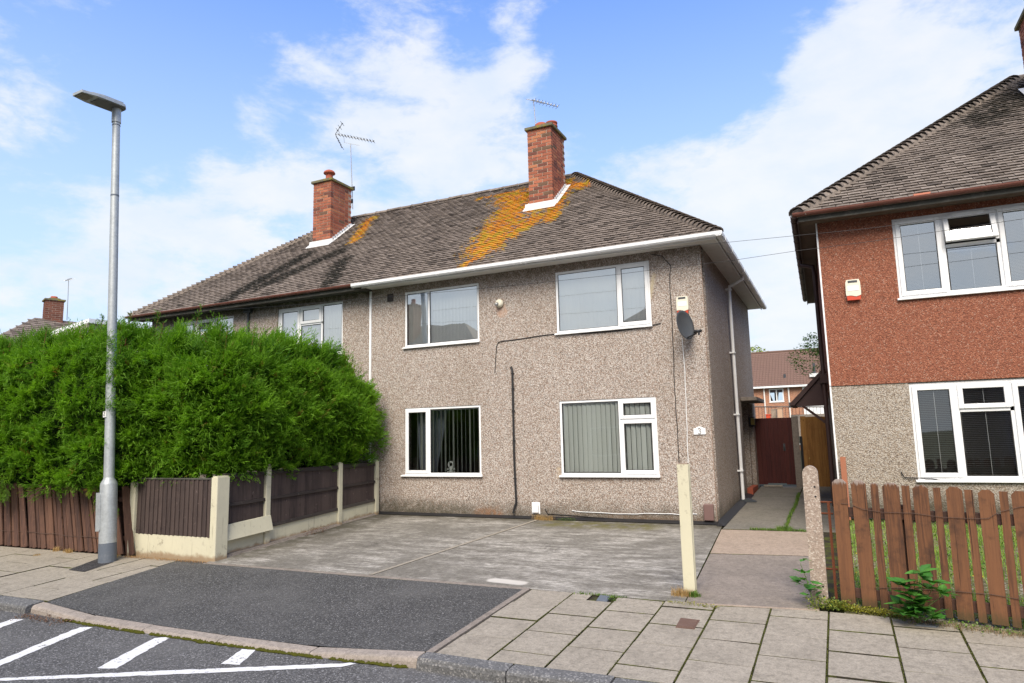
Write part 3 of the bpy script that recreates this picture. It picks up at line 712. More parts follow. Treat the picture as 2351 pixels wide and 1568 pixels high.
# garden path to the side gate
path = thing('path', (1.0, -2.4, -0.14), None, None, kind='structure')
sheet('underlay', [(0.1, -4.75), (1.9, -4.6), (1.9, 6.4), (-0.2, 6.4), (-0.2, 0)], lambda x, y: gz(y)-0.02, M_mossjoint, parent=path) if False else None
mb = MB(); mb.add([(0.1, -4.75, gz(-4.75)-0.02), (1.95, -4.6, gz(-4.6)-0.02), (1.95, 0, -0.02), (0.0, 0, -0.02), (1.95, 6.4, 0.2), (0.0, 6.4, 0.2)], [(0, 1, 2, 3), (3, 2, 4, 5)])
mb.build('underlay', M_mossjoint, path)
slab(path, [(0.369, -4.70), (1.72, -4.56), (1.62, -2.12), (0.239, -2.26)], M_slab_grey, 0.05, 0.001)
slab(path, [(0.238, -2.24), (1.61, -2.10), (1.60, -0.40), (0.128, -0.44)], M_slab_pink, 0.05, 0.001)
slab(path, [(0.30, -4.74), (1.72, -4.60), (1.72, -4.54), (0.30, -4.68)], M_slab_pink, 0.045, 0.0, zoff=0.003)
for y0, y1 in ((-0.38, 1.9), (1.92, 4.0), (4.02, 6.1)):
    for x0, x1 in ((0.14, 1.11), (1.13, 1.90)):
        slab(path, [(x0, y0), (x1, y0), (x1, y1), (x0, y1)], M_passage, 0.05, 0.001)
# right garden soil and the rear yards
mb = MB(); mb.add([(1.95, -4.7, gz(-4.7)-0.01), (14, -6.0, gz(-4.7)-0.01), (14, -0.5, 0.16), (1.95, -0.5, 0.16)], [(0, 1, 2, 3)])
tag(mb.build('garden_ground', M_soil), kind='structure')
# grey board on its edge under the dark strip: damp course flashing along the wall foot
mb = MB(); mb.add([(-7.2, -0.13, 0.004), (0.02, -0.13, 0.004), (0.02, -0.001, 0.045), (-7.2, -0.001, 0.045)], [(0, 1, 2, 3)])
mb.add([(0.02, -0.22, -0.002), (0.15, -0.22, -0.002), (0.17, 4.2, 0.16), (0.002, 4.2, 0.20), (0.002, -0.0, 0.05)], [(0, 1, 2, 3, 4)])
mb.box((-0.0, -0.14, -0.02), (0.02, 0, 0.05))
dpc = mb.build('damp_strip', M_black, None)
tag(dpc, 'black damp proof strip lying along the foot of the pebbledash house', 'damp strip')

# street covers
def cover(name, px4, mat, label, cat, z=0.004):
    P = [at_g(x, y) for x, y in px4]; c = sum(P, Vector())/4
    o = thing(name, c, label, cat)
    mb = MB(); mb.add([(p.x, p.y, gz(p.y)+z) for p in P]+[(p.x, p.y, gz(p.y)-0.03) for p in P], [(0,1,2,3),(0,4,5,1),(1,5,6,2),(2,6,7,3),(3,7,4,0)])
    mb.build('frame', mat, o)
    mb = MB(); Q = [c.lerp(p, 0.86) for p in P]; mb.add([(p.x, p.y, gz(p.y)+z+0.004) for p in Q]+[(p.x, p.y, gz(p.y)-0.0) for p in Q], [(0,1,2,3),(0,4,5,1),(1,5,6,2),(2,6,7,3),(3,7,4,0)])
    mb.build('lid', mat, o, bevel=0.002)
cover('inspection_cover', [(1551, 1440), (1594, 1444), (1607, 1424), (1563, 1419)], painted('brown_iron', (0.13, 0.075, 0.055), 0.7, 0.4, (0.2, 0.13, 0.1), 0.5, 14), 'rusty square iron cover set in the right footway slabs', 'manhole cover')
cover('water_cover', [(1369, 1379), (1393, 1382), (1402, 1369), (1378, 1366)], M_greypaint, 'small dark blue grey cover at the footway back edge by the driveway', 'manhole cover')
cover('water_cover', [(2100, 1437), (2150, 1441), (2160, 1434), (2105, 1430)], M_greypaint, 'dark rectangular cover under the bramble by the picket fence', 'manhole cover')
# ================================================================== HOUSES
I4 = Matrix.Identity(4)
def wall_with_holes(parent, name, M, s0, s1, z0, z1, holes, mat, d=0.0, t=0.26, split=None, mat2=None):
    """front face in the local plane y=d, facing -y; holes (sa,sb,za,zb)"""
    ss = sorted({s0, s1, *[h[0] for h in holes], *[h[1] for h in holes]}); zz = sorted({z0, z1, *[h[2] for h in holes], *[h[3] for h in holes]})
    ss = [s for s in ss if s0 <= s <= s1]; zz = [z for z in zz if z0 <= z <= z1]
    mb = MB()
    for a, b in zip(ss, ss[1:]):
        for c, e in zip(zz, zz[1:]):
            m_ = ((a+b)/2, (c+e)/2)
            if any(h[0] < m_[0] < h[1] and h[2] < m_[1] < h[3] for h in holes): continue
            mb.add([(a, d, c), (b, d, c), (b, d, e), (a, d, e)], [(0, 1, 2, 3)])
            mb.add([(a, d+t, c), (b, d+t, c), (b, d+t, e), (a, d+t, e)], [(3, 2, 1, 0)])
    for a, b, c, e in holes:
        if e > z1 or c < z0: continue
        q = [(a, c), (b, c), (b, e), (a, e)]
        for k in range(4):
            (u0, v0), (u1, v1) = q[k], q[(k+1) % 4]
            mb.add([(u0, d, v0), (u1, d, v1), (u1, d+t, v1), (u0, d+t, v0)], [(0, 1, 2, 3)])
    return mb.build(name, mat, parent, M)

def frame_ring(mb, a, b, c, e, w, y0, y1):
    mb.box((a, y0, c), (a+w, y1, e)); mb.box((b-w, y0, c), (b, y1, e))
    mb.box((a+w, y0, c), (b-w, y1, c+w)); mb.box((a+w, y0, e-w), (b-w, y1, e))
def make_window(parent, M, a, b, c, e, cells, glass, wf=0.045, sill=0.05, y=0.0, sill_over=0.03, label=None, reveal=None):
    """cells: (a,b,c,e,kind) kind 'fixed' | 'sash' | 'open'; everything inside the hole a..b, c..e"""
    y0, y1 = y+0.012, y+0.075
    mb = MB(); frame_ring(mb, a+0.003, b-0.003, c+0.003, e-0.003, wf, y0, y1)
    xs_ = sorted({q[0] for q in cells})[1:]
    for k in cells:
        pass
    # mullions and transoms between the cells
    for q in cells:
        if q[1] < b-wf-0.01: mb.box((q[1], y0+0.002, q[2]), (q[1]+wf, y1-0.002, q[3]))
        if q[3] < e-wf-0.01: mb.box((q[0]-0.001, y0+0.003, q[3]), (q[1]+0.001, y1-0.003, q[3]+wf))
    win = mb.build('window', M_upvc, parent, M, bevel=0.004, label=label)
    if sill:
        s = MB(); s.prism([(-0.055, 0.0), (-0.055, 0.022), (0.02, 0.045), (0.10, 0.05), (0.10, 0.0)], a-sill_over, b+sill_over*0.4, 'x', Matrix.Translation((0, y, c-0.03)))
        s.build('sill', M_upvc, win, M, bevel=0.003)
    for q in cells:
        qa, qb, qc, qe, kind = q
        if kind == 'fixed':
            g = MB(); w_ = 0.008
            frame_ring(g, qa, qb, qc, qe, 0.012, y0+0.012, y0+0.03)
            g.build('gasket', M_seal, win, M)
            p = MB(); p.add([(qa, y0+0.02, qc), (qb, y0+0.02, qc), (qb, y0+0.02, qe), (qa, y0+0.02, qe)], [(0, 1, 2, 3)]); p.build('pane', glass, win, M)
        else:
            Mo = M
            if kind == 'open': Mo = M @ Matrix.Translation((0, y0, qe)) @ Matrix.Rotation(rad(-16), 4, 'X') @ Matrix.Translation((0, -y0, -qe))
            sw = 0.068; f = MB()
            o = 0.012
            frame_ring(f, qa-o, qb+o, qc-o, qe+o, sw, y0-0.022, y0+0.03)
            f.build('sash', M_upvc, win, Mo, bevel=0.008)
            g = MB(); frame_ring(g, qa+sw-o-0.001, qb-sw+o+0.001, qc+sw-o-0.001, qe-sw+o+0.001, 0.010, y0-0.004, y0+0.012); g.build('gasket', M_seal, win, Mo)
            p = MB(); i = sw-o; yy = y0+0.004
            p.add([(qa+i, yy, qc+i), (qb-i, yy, qc+i), (qb-i, yy, qe-i), (qa+i, yy, qe-i)], [(0, 1, 2, 3)]); p.build('pane', glass, win, Mo)
            if kind == 'open':
                h = MB(); h.box((qa+0.12, y0-0.04, qe-0.01), (qb-0.12, y0-0.018, qe+0.015)); h.build('vent', M_upvc, win, M)
    return win

def vertical_blind(M, a, b, c, e, angle, label, mat, pitch=0.086, depth=0.088, width=0.089, jitter=3, group='vertical slat blinds in the windows of number 3'):
    ctr = M @ Vector(((a+b)/2, depth, e))
    o = thing('vertical_blind', ctr, label, 'blind', group)
    r = MB(); r.box((a, depth-0.02, e-0.03), (b, depth+0.02, e+0.01)); r.build('head_rail', M_upvc, o, M)
    mb = MB(); n = 4
    for i in range(n+1): pass
    vs = []; w_ = width
    for i in range(5):
        u = -w_/2+w_*i/4; k = 0.006*math.cos(u/w_*math.pi)
        vs += [(u, k, 0), (u, k, 1)]
    mb.add(vs, [(2*i, 2*i+2, 2*i+3, 2*i+1) for i in range(4)], smooth=True)
    me = bpy.data.meshes.new('slat'); me.from_pydata([tuple(v) for v in mb.v], [], mb.f); me.materials.append(mat); me.update()
    x = a+pitch*0.5
    while x < b:
        an = rad(angle+rng.normal(0, jitter))
        Mi = M @ Matrix.Translation((x, depth, c+0.01)) @ Matrix.Rotation(an, 4, 'Z') @ Matrix.Diagonal((1, 1, e-c-0.04, 1))
        inst('slat', me, o, Mi); x += pitch
    return o
def venetian_blind(M, a, b, c, e, label, tilt=20, pitch=0.021, depth=0.10, group='venetian blinds in the red house windows'):
    o = thing('venetian_blind', M @ Vector(((a+b)/2, depth, e)), label, 'blind', group)
    r = MB(); r.box((a, depth-0.02, e-0.03), (b, depth+0.02, e)); r.build('head_rail', M_upvc, o, M)
    mb = MB(); z = c+0.01; t = rad(tilt); dy, dz = 0.011*math.cos(t), 0.011*math.sin(t)
    while z < e-0.03:
        mb.add([(a, depth-dy, z-dz), (b, depth-dy, z-dz), (b, depth+dy, z+dz), (a, depth+dy, z+dz)], [(0, 1, 2, 3)]); z += pitch
    s = mb.build('slats', M_venet, o, M); s['kind'] = 'stuff'
    k = MB(); k.tube([(a+(b-a)*0.5, depth-0.02, c), (a+(b-a)*0.5, depth-0.02, e)], 0.004, 4); k.build('pull_cord', M_label, o, M)
    return o

# ---- tiled roofs
tm = MB(); tm.add([(-.095, -.008, -.002), (.095, -.008, -.002), (.095, .17, 0), (-.095, .17, 0), (-.095, -.008, .009), (-.045, -.014, .014), (.045, -.014, .014), (.095, -.008, .009), (.095, .17, .010), (-.095, .17, .010)],
       [(3, 2, 1, 0), (4, 5, 6, 7, 8, 9), (0, 1, 7, 6, 5, 4), (1, 2, 8, 7), (3, 0, 4, 9)])
TV = np.array([tuple(p) for p in tm.v]); 
def roof_tiles(roof, M, s_lo, s_hi, eave_y, eave_z, ridge_y, ridge_z, mat, cut=None, g=0.110, pw=0.199, nreal=300):
    L = math.hypot(ridge_y-eave_y, ridge_z-eave_z); ang = math.atan2(ridge_z-eave_z, ridge_y-eave_y)
    plane = M @ Matrix.Translation((0, eave_y, eave_z)) @ Matrix.Rotation(ang, 4, 'X')
    mats = []
    ncourse = int(L/g)
    for i in range(ncourse):
        t = i*g; a, b = s_lo(t/L), s_hi(t/L)
        off = 0 if i % 2 == 0 else pw/2
        k0 = math.ceil((a-off)/pw); k1 = math.floor((b-off)/pw)
        wave = 0.006*math.sin(i*0.7)
        for k in range(k0, k1+1):
            x = k*pw+off
            if x-pw/2 < a-0.02 or x+pw/2 > b+0.02: continue
            if cut and cut(x, t/L): continue
            Mt = plane @ Matrix.Translation((x+rng.normal(0, .0015), t+rng.normal(0, .0012), 0.030+rng.normal(0, .0010))) @ Matrix.Rotation(rad(-9.5+rng.normal(0, 1.0)), 4, 'X') @ Matrix.Rotation(rad(rng.normal(0, 0.4)), 4, 'Z')@ Matrix.Rotation(rad(rng.normal(0, 0.35)), 4, 'Y')
            mats.append(Mt)
    mats.sort(key=lambda q: (q.translation-CAM).length)
    me = bpy.data.meshes.new('tile'); me.from_pydata([tuple(v) for v in tm.v], [], tm.f); me.materials.append(mat); me.update()
    for q in mats[:nreal]: inst('tile', me, roof, q)
    rest = mats[nreal:]
    if rest:
        A = np.array([np.array(q) for q in rest]); V = np.concatenate([TV, np.ones((len(TV), 1))], 1)
        W_ = np.einsum('nij,vj->nvi', A, V)[:, :, :3].reshape(-1, 3)
        vs = [tuple(p) for p in W_]; nv = len(TV); fs = [tuple(j*nv+i for i in f) for j in range(len(rest)) for f in tm.f]
        me2 = bpy.data.meshes.new('tiles'); me2.from_pydata(vs, [], fs); me2.materials.append(mat); me2.update()
        o = bpy.data.objects.new('tiles', me2); link(o, roof); o['kind'] = 'stuff'
def bonnets(roof, M, A, B, mat, up_, n, name='hip_tile', w=0.15, ln=0.17, lift=0.004, depth=0.085):
    """overlapping curved tiles up a hip from A to B"""
    mb = MB(); k = 7; vs = []
    for j, (yy, sc_) in enumerate(((0.0, 1.0), (ln, 0.62))):
        for th in (0, 1):
            for i in range(k):
                t = math.pi*(i/(k-1)); r = sc_
                vs.append((math.cos(t)*w*r, yy, math.sin(t)*depth*r + th*0.014 + (0.02 if j == 0 else 0)))
    def I(j, th, i): return (j*2+th)*k+i
    fs = []
    for i in range(k-1):
        fs += [(I(0,1,i), I(0,1,i+1), I(1,1,i+1), I(1,1,i)), (I(0,0,i+1), I(0,0,i), I(1,0,i), I(1,0,i+1)), (I(0,0,i), I(0,0,i+1), I(0,1,i+1), I(0,1,i))]
    fs += [(I(0,0,0), I(0,1,0), I(1,1,0), I(1,0,0)), (I(0,1,k-1), I(0,0,k-1), I(1,0,k-1), I(1,1,k-1))]
    me = bpy.data.meshes.new(name); me.from_pydata(vs, [], fs); me.materials.append(mat); me.update()
    A = Vector(A); B = Vector(B); d = (B-A).normalized(); x = d.cross(Vector(up_)).normalized(); z = x.cross(d)
    R_ = Matrix((x, d, z)).transposed().to_4x4()
    bd = MB(); bd.prism([(-w*0.95, -0.06), (w*0.95, -0.06), (w*0.86, 0.015), (w*0.4, depth*0.82), (-w*0.4, depth*0.82), (-w*0.86, 0.015)], 0.02, (B-A).length, 'y', Matrix.Translation(A) @ R_)
    bd.build('hip_bedding', mat, roof, M)
    for i in range(n):
        p = A.lerp(B, i/n)+z*lift
        Mt = M @ Matrix.Translation(p) @ R_ @ Matrix.Rotation(rad(-5+rng.normal(0, 0.8)), 4, 'X') @ Matrix.Rotation(rad(rng.normal(0, 2)), 4, 'Y') @ Matrix.Rotation(rad(rng.normal(0, 2)), 4, 'Z')
        inst(name, me, roof, Mt)
def ridge_tiles(roof, M, A, B, mat, ln=0.40, r=0.105):
    n = max(1, int((Vector(B)-Vector(A)).length/ln)); bonnet_len = (Vector(B)-Vector(A)).length/n
    mb = MB(); k = 8; vs = []
    for yy, rr in ((0.0, 1.04), (0.03, 1.04), (0.031, 0.97), (bonnet_len-0.008, 0.97)):
        for i in range(k): t = math.pi*i/(k-1); vs.append((math.cos(t)*r*rr, yy, math.sin(t)*r*rr*0.85-0.02))
    fs = [(j*k+i, j*k+i+1, (j+1)*k+i+1, (j+1)*k+i) for j in range(3) for i in range(k-1)]
    me = bpy.data.meshes.new('ridge_tile'); me.from_pydata(vs, [], fs); me.materials.append(mat); me.update()
    A = Vector(A); B = Vector(B); d = (B-A).normalized(); x = d.cross(Vector((0, 0, 1))).normalized(); z = x.cross(d)
    R_ = Matrix((x, d, z)).transposed().to_4x4()
    for i in range(n):
        inst('ridge_tile', me, roof, M @ Matrix.Translation(A.lerp(B, i/n)) @ R_ @ Matrix.Rotation(rad(rng.normal(0, .8)), 4, 'X') @ Matrix.Rotation(rad(rng.normal(0, 1)), 4, 'Z'))

# ---- chimneys
def chimney(parent, M, x0, y0, wx, wy, zb, zt, pots, brick=M_brick, flash=True, P=0.245, H=0.0815, slope=None, nmax=290, right=True):
    core = MB(); core.box((x0+0.008, y0+0.008, zb), (x0+wx-0.008, y0+wy-0.008, zt-0.001))
    ch = core.build('chimney', M_mortar, parent, M)
    bricks = []
    bt = 0.11; j = 0.016
    z = zt-H; ci = 0
    cache = {}
    def bk(lo, hi, front):
        size = tuple(round(hi[i]-lo[i], 3) for i in range(3))
        if size not in cache:
            b = MB(); h = [s/2 for s in size]; b.box((-h[0], -h[1], -h[2]), (h[0], h[1], h[2]))
            me = bpy.data.meshes.new('brick'); me.from_pydata([tuple(v) for v in b.v], [], b.f); me.materials.append(brick); me.update(); cache[size] = me
        c = Vector([(lo[i]+hi[i])/2 for i in range(3)]) + Vector((rng.normal(0, .0012), rng.normal(0, .0012), rng.normal(0, .0008)))
        bricks.append((front, cache[size], M @ Matrix.Translation(c) @ Matrix.Rotation(rad(rng.normal(0, .4)), 4, 'Z')))
    def run(a, b, start):
        out = []; x = a
        first = start
        while x < b-0.02:
            e = min(b, x+(first if first else P)); first = None
            if b-e < 0.05: e = b
            out.append((x, e)); x = e
        return out
    while z > zb-H:
        even = ci % 2 == 0
        fx0, fx1 = (x0, x0+wx) if even else (x0+bt+j, x0+wx-bt-j) if False else (x0, x0+wx-(0 if even else bt+j))
        for a, b in run(fx0, fx1, P/2 if even else P):
            bk((a+(j/2 if a > fx0 else 0), y0, z+j), (b-(j/2 if b < fx1 else 0), y0+bt, z+H), True)
            bk((a+(j/2 if a > fx0 else 0), y0+wy-bt, z+j), (b-(j/2 if b < fx1 else 0), y0+wy, z+H), False)
        sy0, sy1 = (y0+bt+j, y0+wy) if even else (y0, y0+wy)
        for a, b in run(sy0, sy1 - (bt+j), P/2 if not even else P):
            bk((x0+wx-bt, a+(j/2 if a > sy0 else 0), z+j), (x0+wx, b-j/2, z+H), True)
        for a, b in run(y0+bt+j, y0+wy-bt-j, P):
            bk((x0, a+j/2, z+j), (x0+bt, b-j/2, z+H), False)
        z -= H; ci += 1
    vis = [b for b in bricks if b[0]][:nmax]; hid = [b for b in bricks if not b[0]]+[b for b in bricks if b[0]][nmax:]
    for _, me, Mt in vis: inst('brick', me, ch, Mt)
    g = MB()
    for _, me, Mt in hid: g.add([v.co for v in me.vertices], [tuple(p.vertices) for p in me.polygons], Mt)
    if g.v: g.build('bricks', brick, ch, kind='stuff')
    s = MB(); o = 0.055; s.box((x0-o, y0-o, zt), (x0+wx+o, y0+wy+o, zt+0.075)); s.build('cap_slab', M_capslab, ch, M, bevel=0.012)
    f = MB(); f.prism([(x0+0.05, zt+0.075), (x0+wx-0.05, zt+0.075), (x0+wx-0.16, zt+0.13), (x0+0.16, zt+0.13)], y0+0.06, y0+wy-0.06, 'y'); f.build('flaunching', M_capslab, ch, M)
    for px, py, prof in pots:
        p = MB(); p.lathe(prof, (px, py, zt+0.08), 18); p.build('chimney_pot', M_terracotta, ch, M)
    if flash and slope:
        zr = lambda y: EAVE_Z+slope*(y-EAVE_Y)
        fl = MB(); t = 0.012
        zf = zr(y0)
        # apron in front, stepped flashing up the right side
        fl.prism([(y0-t, zf+0.13), (y0-t, zf+0.02), (y0-0.17, zr(y0-0.17)+0.045), (y0-0.17, zr(y0-0.17)+0.06), (y0-t-0.012, zf+0.045), (y0-t-0.006, zf+0.13)], x0-0.10, x0+wx+0.10, 'x')
        n = 9
        for side, xx in ((1, x0+wx), (-1, x0)):
            for i in range(n):
                ya = y0+(wy)*i/n-0.01; yb = y0+wy*(i+1)/n+0.02
                xa, xb = (xx+0.001, xx+t) if side > 0 else (xx-t, xx-0.001)
                za, zb_ = zr(ya)+0.02, zr(yb)+0.02
                vs = [(xa, ya, za), (xb, ya, za), (xb, yb, zb_), (xa, yb, zb_), (xa, ya+0.01, zr(ya)+0.16), (xb, ya+0.01, zr(ya)+0.16), (xb, yb, zb_+0.075), (xa, yb, zb_+0.075)]
                fl.add(vs, [(0,3,2,1),(4,5,6,7),(0,1,5,4),(1,2,6,5),(2,3,7,6),(3,0,4,7)])
            xo = 0.12*side
            fl.add([(xx, y0-0.05, zr(y0-0.05)+0.05), (xx+xo, y0-0.05, zr(y0-0.05)+0.052), (xx+xo, y0+wy+0.05, zr(y0+wy+0.05)+0.052), (xx, y0+wy+0.05, zr(y0+wy+0.05)+0.05)], [(0, 1, 2, 3)])
        fl.build('flashing', M_lead, ch, M)
    return ch
POT = [(0.10, 0), (0.115, 0.02), (0.115, 0.05), (0.10, 0.06), (0.10, 0.10), (0.112, 0.105), (0.112, 0.13), (0.098, 0.135), (0.098, 0.16), (0.11, 0.165), (0.11, 0.19), (0.09, 0.195), (0.085, 0.10)]
POT_LOW = [(0.13, 0), (0.14, 0.03), (0.13, 0.10), (0.10, 0.13), (0.05, 0.14)]
POT_CAP = [(0.11, 0), (0.12, 0.03), (0.105, 0.05), (0.10, 0.15), (0.10, 0.18), (0.165, 0.19), (0.17, 0.205), (0.15, 0.235), (0.10, 0.262), (0.04, 0.275)]
POT_STUB = [(0.09, 0), (0.09, 0.05), (0.105, 0.055), (0.105, 0.08), (0.08, 0.082)]

def gutter_line(parent, M, P0, P1, mat, square=True, r=0.055, brackets=8, name='gutter', joints=()):
    """gutter trough from P0 to P1 (local), hanging below the line, with brackets"""
    P0 = Vector(P0); P1 = Vector(P1); d = (P1-P0); L = d.length; d.normalize(); out = d.cross(Vector((0, 0, 1))).normalized()
    prof = [(-r, 0), (-r*0.92, -r*0.95), (-r*0.5, -r*1.35), (r*0.6, -r*1.35), (r, -r*0.9), (r*1.08, 0.0), (r*0.93, 0.0), (r*0.85, -r*0.8), (r*0.5, -r*1.2), (-r*0.45, -r*1.2), (-r*0.8, -r*0.85), (-r*0.88, 0)] if square else \
           [(math.cos(math.pi+math.pi*i/8)*r, math.sin(math.pi+math.pi*i/8)*r) for i in range(9)]+[(math.cos(2*math.pi-math.pi*i/8)*r*.88, math.sin(2*math.pi-math.pi*i/8)*r*.88) for i in range(9)]
    def sect(mb, a, b, k):
        vs = []
        for t in (a, b):
            q = P0+d*t
            vs += [q+out*u*k+Vector((0, 0, v*k)) for u, v in prof]
        n = len(prof); mb.add(vs, [(i, n+i, n+(i+1) % n, (i+1) % n) for i in range(n)]+[tuple(range(n)), tuple(reversed(range(n, 2*n)))])
    g = MB(); sect(g, 0, L, 1.0); go = g.build(name, mat, parent, M)
    for i in range(brackets):
        t = L*(i+0.5)/brackets; b = MB(); sect(b, t-0.02, t+0.02, 1.09); b.build('bracket', mat, go, M)
    for t in joints:
        b = MB(); sect(b, t-0.06, t-0.035, 1.10); sect(b, t+0.035, t+0.06, 1.10); b.build('union_clip', mat, go, M)
    return go

SL = (RIDGE_Z-EAVE_Z)/(RIDGE_Y-EAVE_Y)
HW = 7.45                     # party wall
XL = -2*HW                    # far end of the pair
XE = 0.36                     # eave overhang line
HR = XE-(RIDGE_Y-EAVE_Y)      # ridge end, right
def house_body(label, M, side, wx0, wx1, holes, name='house'):
    pass

# ---------------- number 3 : right half of the pair
win3 = dict(UL=(-6.5255, -4.6425, 3.6068, 4.8605), LL=(-6.5255, -4.6425, 0.8253, 2.2644), UR=(-2.892, -0.97, 3.6068, 4.8605), LR=(-2.892, -0.97, 0.8253, 2.2644))
h3 = thing('semi_detached_house', (-3.7, 0, 0), 'pink grey pebbledash house with white gutter and orange lichen on its roof', 'house', 'semi detached houses along the street')
wall_with_holes(h3, 'front_wall', I4, -HW, 0.0, -0.35, 5.02, list(win3.values()), M_dash)
mb = MB()
D = 7.2
mb.box((-0.26, 0.262, -0.35), (0.0, 4.35, 5.02)); mb.box((-0.26, 4.35, 2.31), (0, 5.45, 5.02)); mb.box((-0.26, 5.45, -0.35), (0.0, D, 5.02))
mb.box((-0.80, 4.2, -0.1), (-0.76, 5.6, 2.4))
mb.build('side_wall', M_dash, h3)
mb = MB(); mb.box((0.0, 5.62, -0.1), (0.10, 6.02, 2.29)); mb.build('wing_wall', M_dash, h3)
mb = MB(); mb.box((-HW+0.0, D-0.26, -0.35), (-0.262, D, 5.02)); mb.build('rear_wall', M_dash, h3)
mb = MB(); mb.box((-HW, 0.28, 2.62), (-0.28, 6.9, 2.78)); mb.box((-HW, 4.0, -0.1), (-0.28, 4.1, 5.0)); mb.box((-3.75, 0.28, -0.1), (-3.65, 4.0, 5.0)); mb.box((-HW, 0.28, -0.2), (-0.28, 4.0, 0.02)); mb.box((-HW-0.06, 0.28, -0.1), (-HW, 6.9, 5.0)); mb.box((-HW, 0.28, 4.95), (-0.28, 6.9, 5.0))
mb.build('interior', M_room, h3)
mb = MB(); mb.box((-0.70, 4.36, 0.16), (-0.64, 5.44, 2.30)); mb.build('side_door', M_brown_trim, h3)
mb = MB(); mb.box((0.002, 4.25, 2.31), (0.36, 6.05, 2.40)); mb.build('porch_slab', M_slab_grey, h3, bevel=0.01)
mb = MB(); mb.box((0.0, 4.36, 0.10), (0.13, 5.44, 0.30)); mb.build('doorstep', M_terracotta, h3, bevel=0.01)
# roof shell (underlay) + tiles
def roof_shell(parent, M, x0, x1, hip_left, hip_right, mat, ey=EAVE_Y, ez=EAVE_Z, ry=RIDGE_Y, rz_=RIDGE_Z):
    run = ry-ey; by = 2*ry-ey
    a0, a1 = x0, x1; r0 = x0+(run if hip_left else 0); r1 = x1-(run if hip_right else 0)
    mb = MB(); v = [(a0, ey, ez), (a1, ey, ez), (a1, by, ez), (a0, by, ez), (r0, ry, rz_), (r1, ry, rz_)]
    v2 = [(x, y, z-0.04) for x, y, z in v]
    mb.add(v, [(0, 1, 5, 4), (2, 3, 4, 5), (1, 2, 5), (3, 0, 4)])
    mb.add(v2, [(3, 2, 1, 0)])
    mb.add(v+v2, [(0, 6, 7, 1), (1, 7, 8, 2), (2, 8, 9, 3), (3, 9, 6, 0)])
    return mb.build('roof', mat, parent, M)
roof3 = roof_shell(h3, I4, -HW, XE, False, True, M_tile)
def cut3(x, v):
    y = EAVE_Y+(RIDGE_Y-EAVE_Y)*v; return x < -HW or (-4.22 < x < -3.74 and 2.05 < y < 2.9)
roof_tiles(roof3, I4, lambda v: -HW-0.15, lambda v: XE-(RIDGE_Y-EAVE_Y)*v, EAVE_Y, EAVE_Z, RIDGE_Y, RIDGE_Z, M_tile, cut3)
bonnets(roof3, I4, (XE, EAVE_Y, EAVE_Z), (HR, RIDGE_Y, RIDGE_Z), M_tile, (0, 0, 1), 48)
ridge_tiles(roof3, I4, (-HW, RIDGE_Y, RIDGE_Z+0.01), (HR+0.05, RIDGE_Y, RIDGE_Z+0.01), M_tile)
# eaves
mb = MB(); mb.box((-7.42, -0.38, 5.02), (0.315, 0.0, 5.035)); mb.box((0.0, 0.0, 5.02), (0.315, D+0.30, 5.035)); mb.build('soffit', M_soffit, h3)
mb = MB(); mb.box((-7.42, -0.40, 4.985), (0.34, -0.38, 5.09)); mb.build('fascia', M_upvc, h3)
mb = MB(); mb.box((0.32, -0.38, 4.985), (0.34, D+0.34, 5.09)); mb.build('fascia', M_upvc, h3)
gutter_line(h3, I4, (-7.62, -0.468, 5.085), (0.465, -0.468, 5.085), M_upvc, True, 0.062, 9, joints=(4.25,))
gutter_line(h3, I4, (0.405, -0.53, 5.083), (0.405, D+0.40, 5.083), M_upvc, True, 0.062, 9)
dp = MB(); dp.tube([(0.39, 3.0, 5.02), (0.38, 3.0, 4.94), (0.08, 3.0, 4.80), (0.075, 3.0, 4.70), (0.075, 3.0, 0.16)], 0.036, 10)
dpo = dp.build('downpipe', M_upvc, h3)
for z in (4.72, 3.3, 1.95, 0.75):
    b = MB(); b.box((0.0, 2.93, z), (0.12, 3.07, z+0.03)); b.build('pipe_clip', M_upvc, dpo)
b = MB(); b.prism([(0.0, 0.13), (0.16, 0.11), (0.34, 0.12), (0.16, 0.19)], 2.9, 3.12, 'y'); b.build('pipe_shoe', M_grey_plastic, dpo)
mb = MB(); mb.box((-7.475, -0.03, 0.9), (-7.425, -0.002, 4.98)); mb.build('cover_strip', M_upvc, h3)
mb = MB(); mb.box((-0.006, -0.003, 0.0), (0.002, 0.003, 5.0)); mb.build('corner_bead', painted('rusty_bead', (0.30, 0.20, 0.15), 0.8), h3)
chimney(h3, I4, -4.29, 2.0, 0.62, 0.90, 6.95, 9.02, [(-4.02, 2.26, [(r*1.25, z*1.2) for r, z in POT_LOW]), (-3.86, 2.55, [(r*1.35, z*1.45) for r, z in POT])], slope=SL)
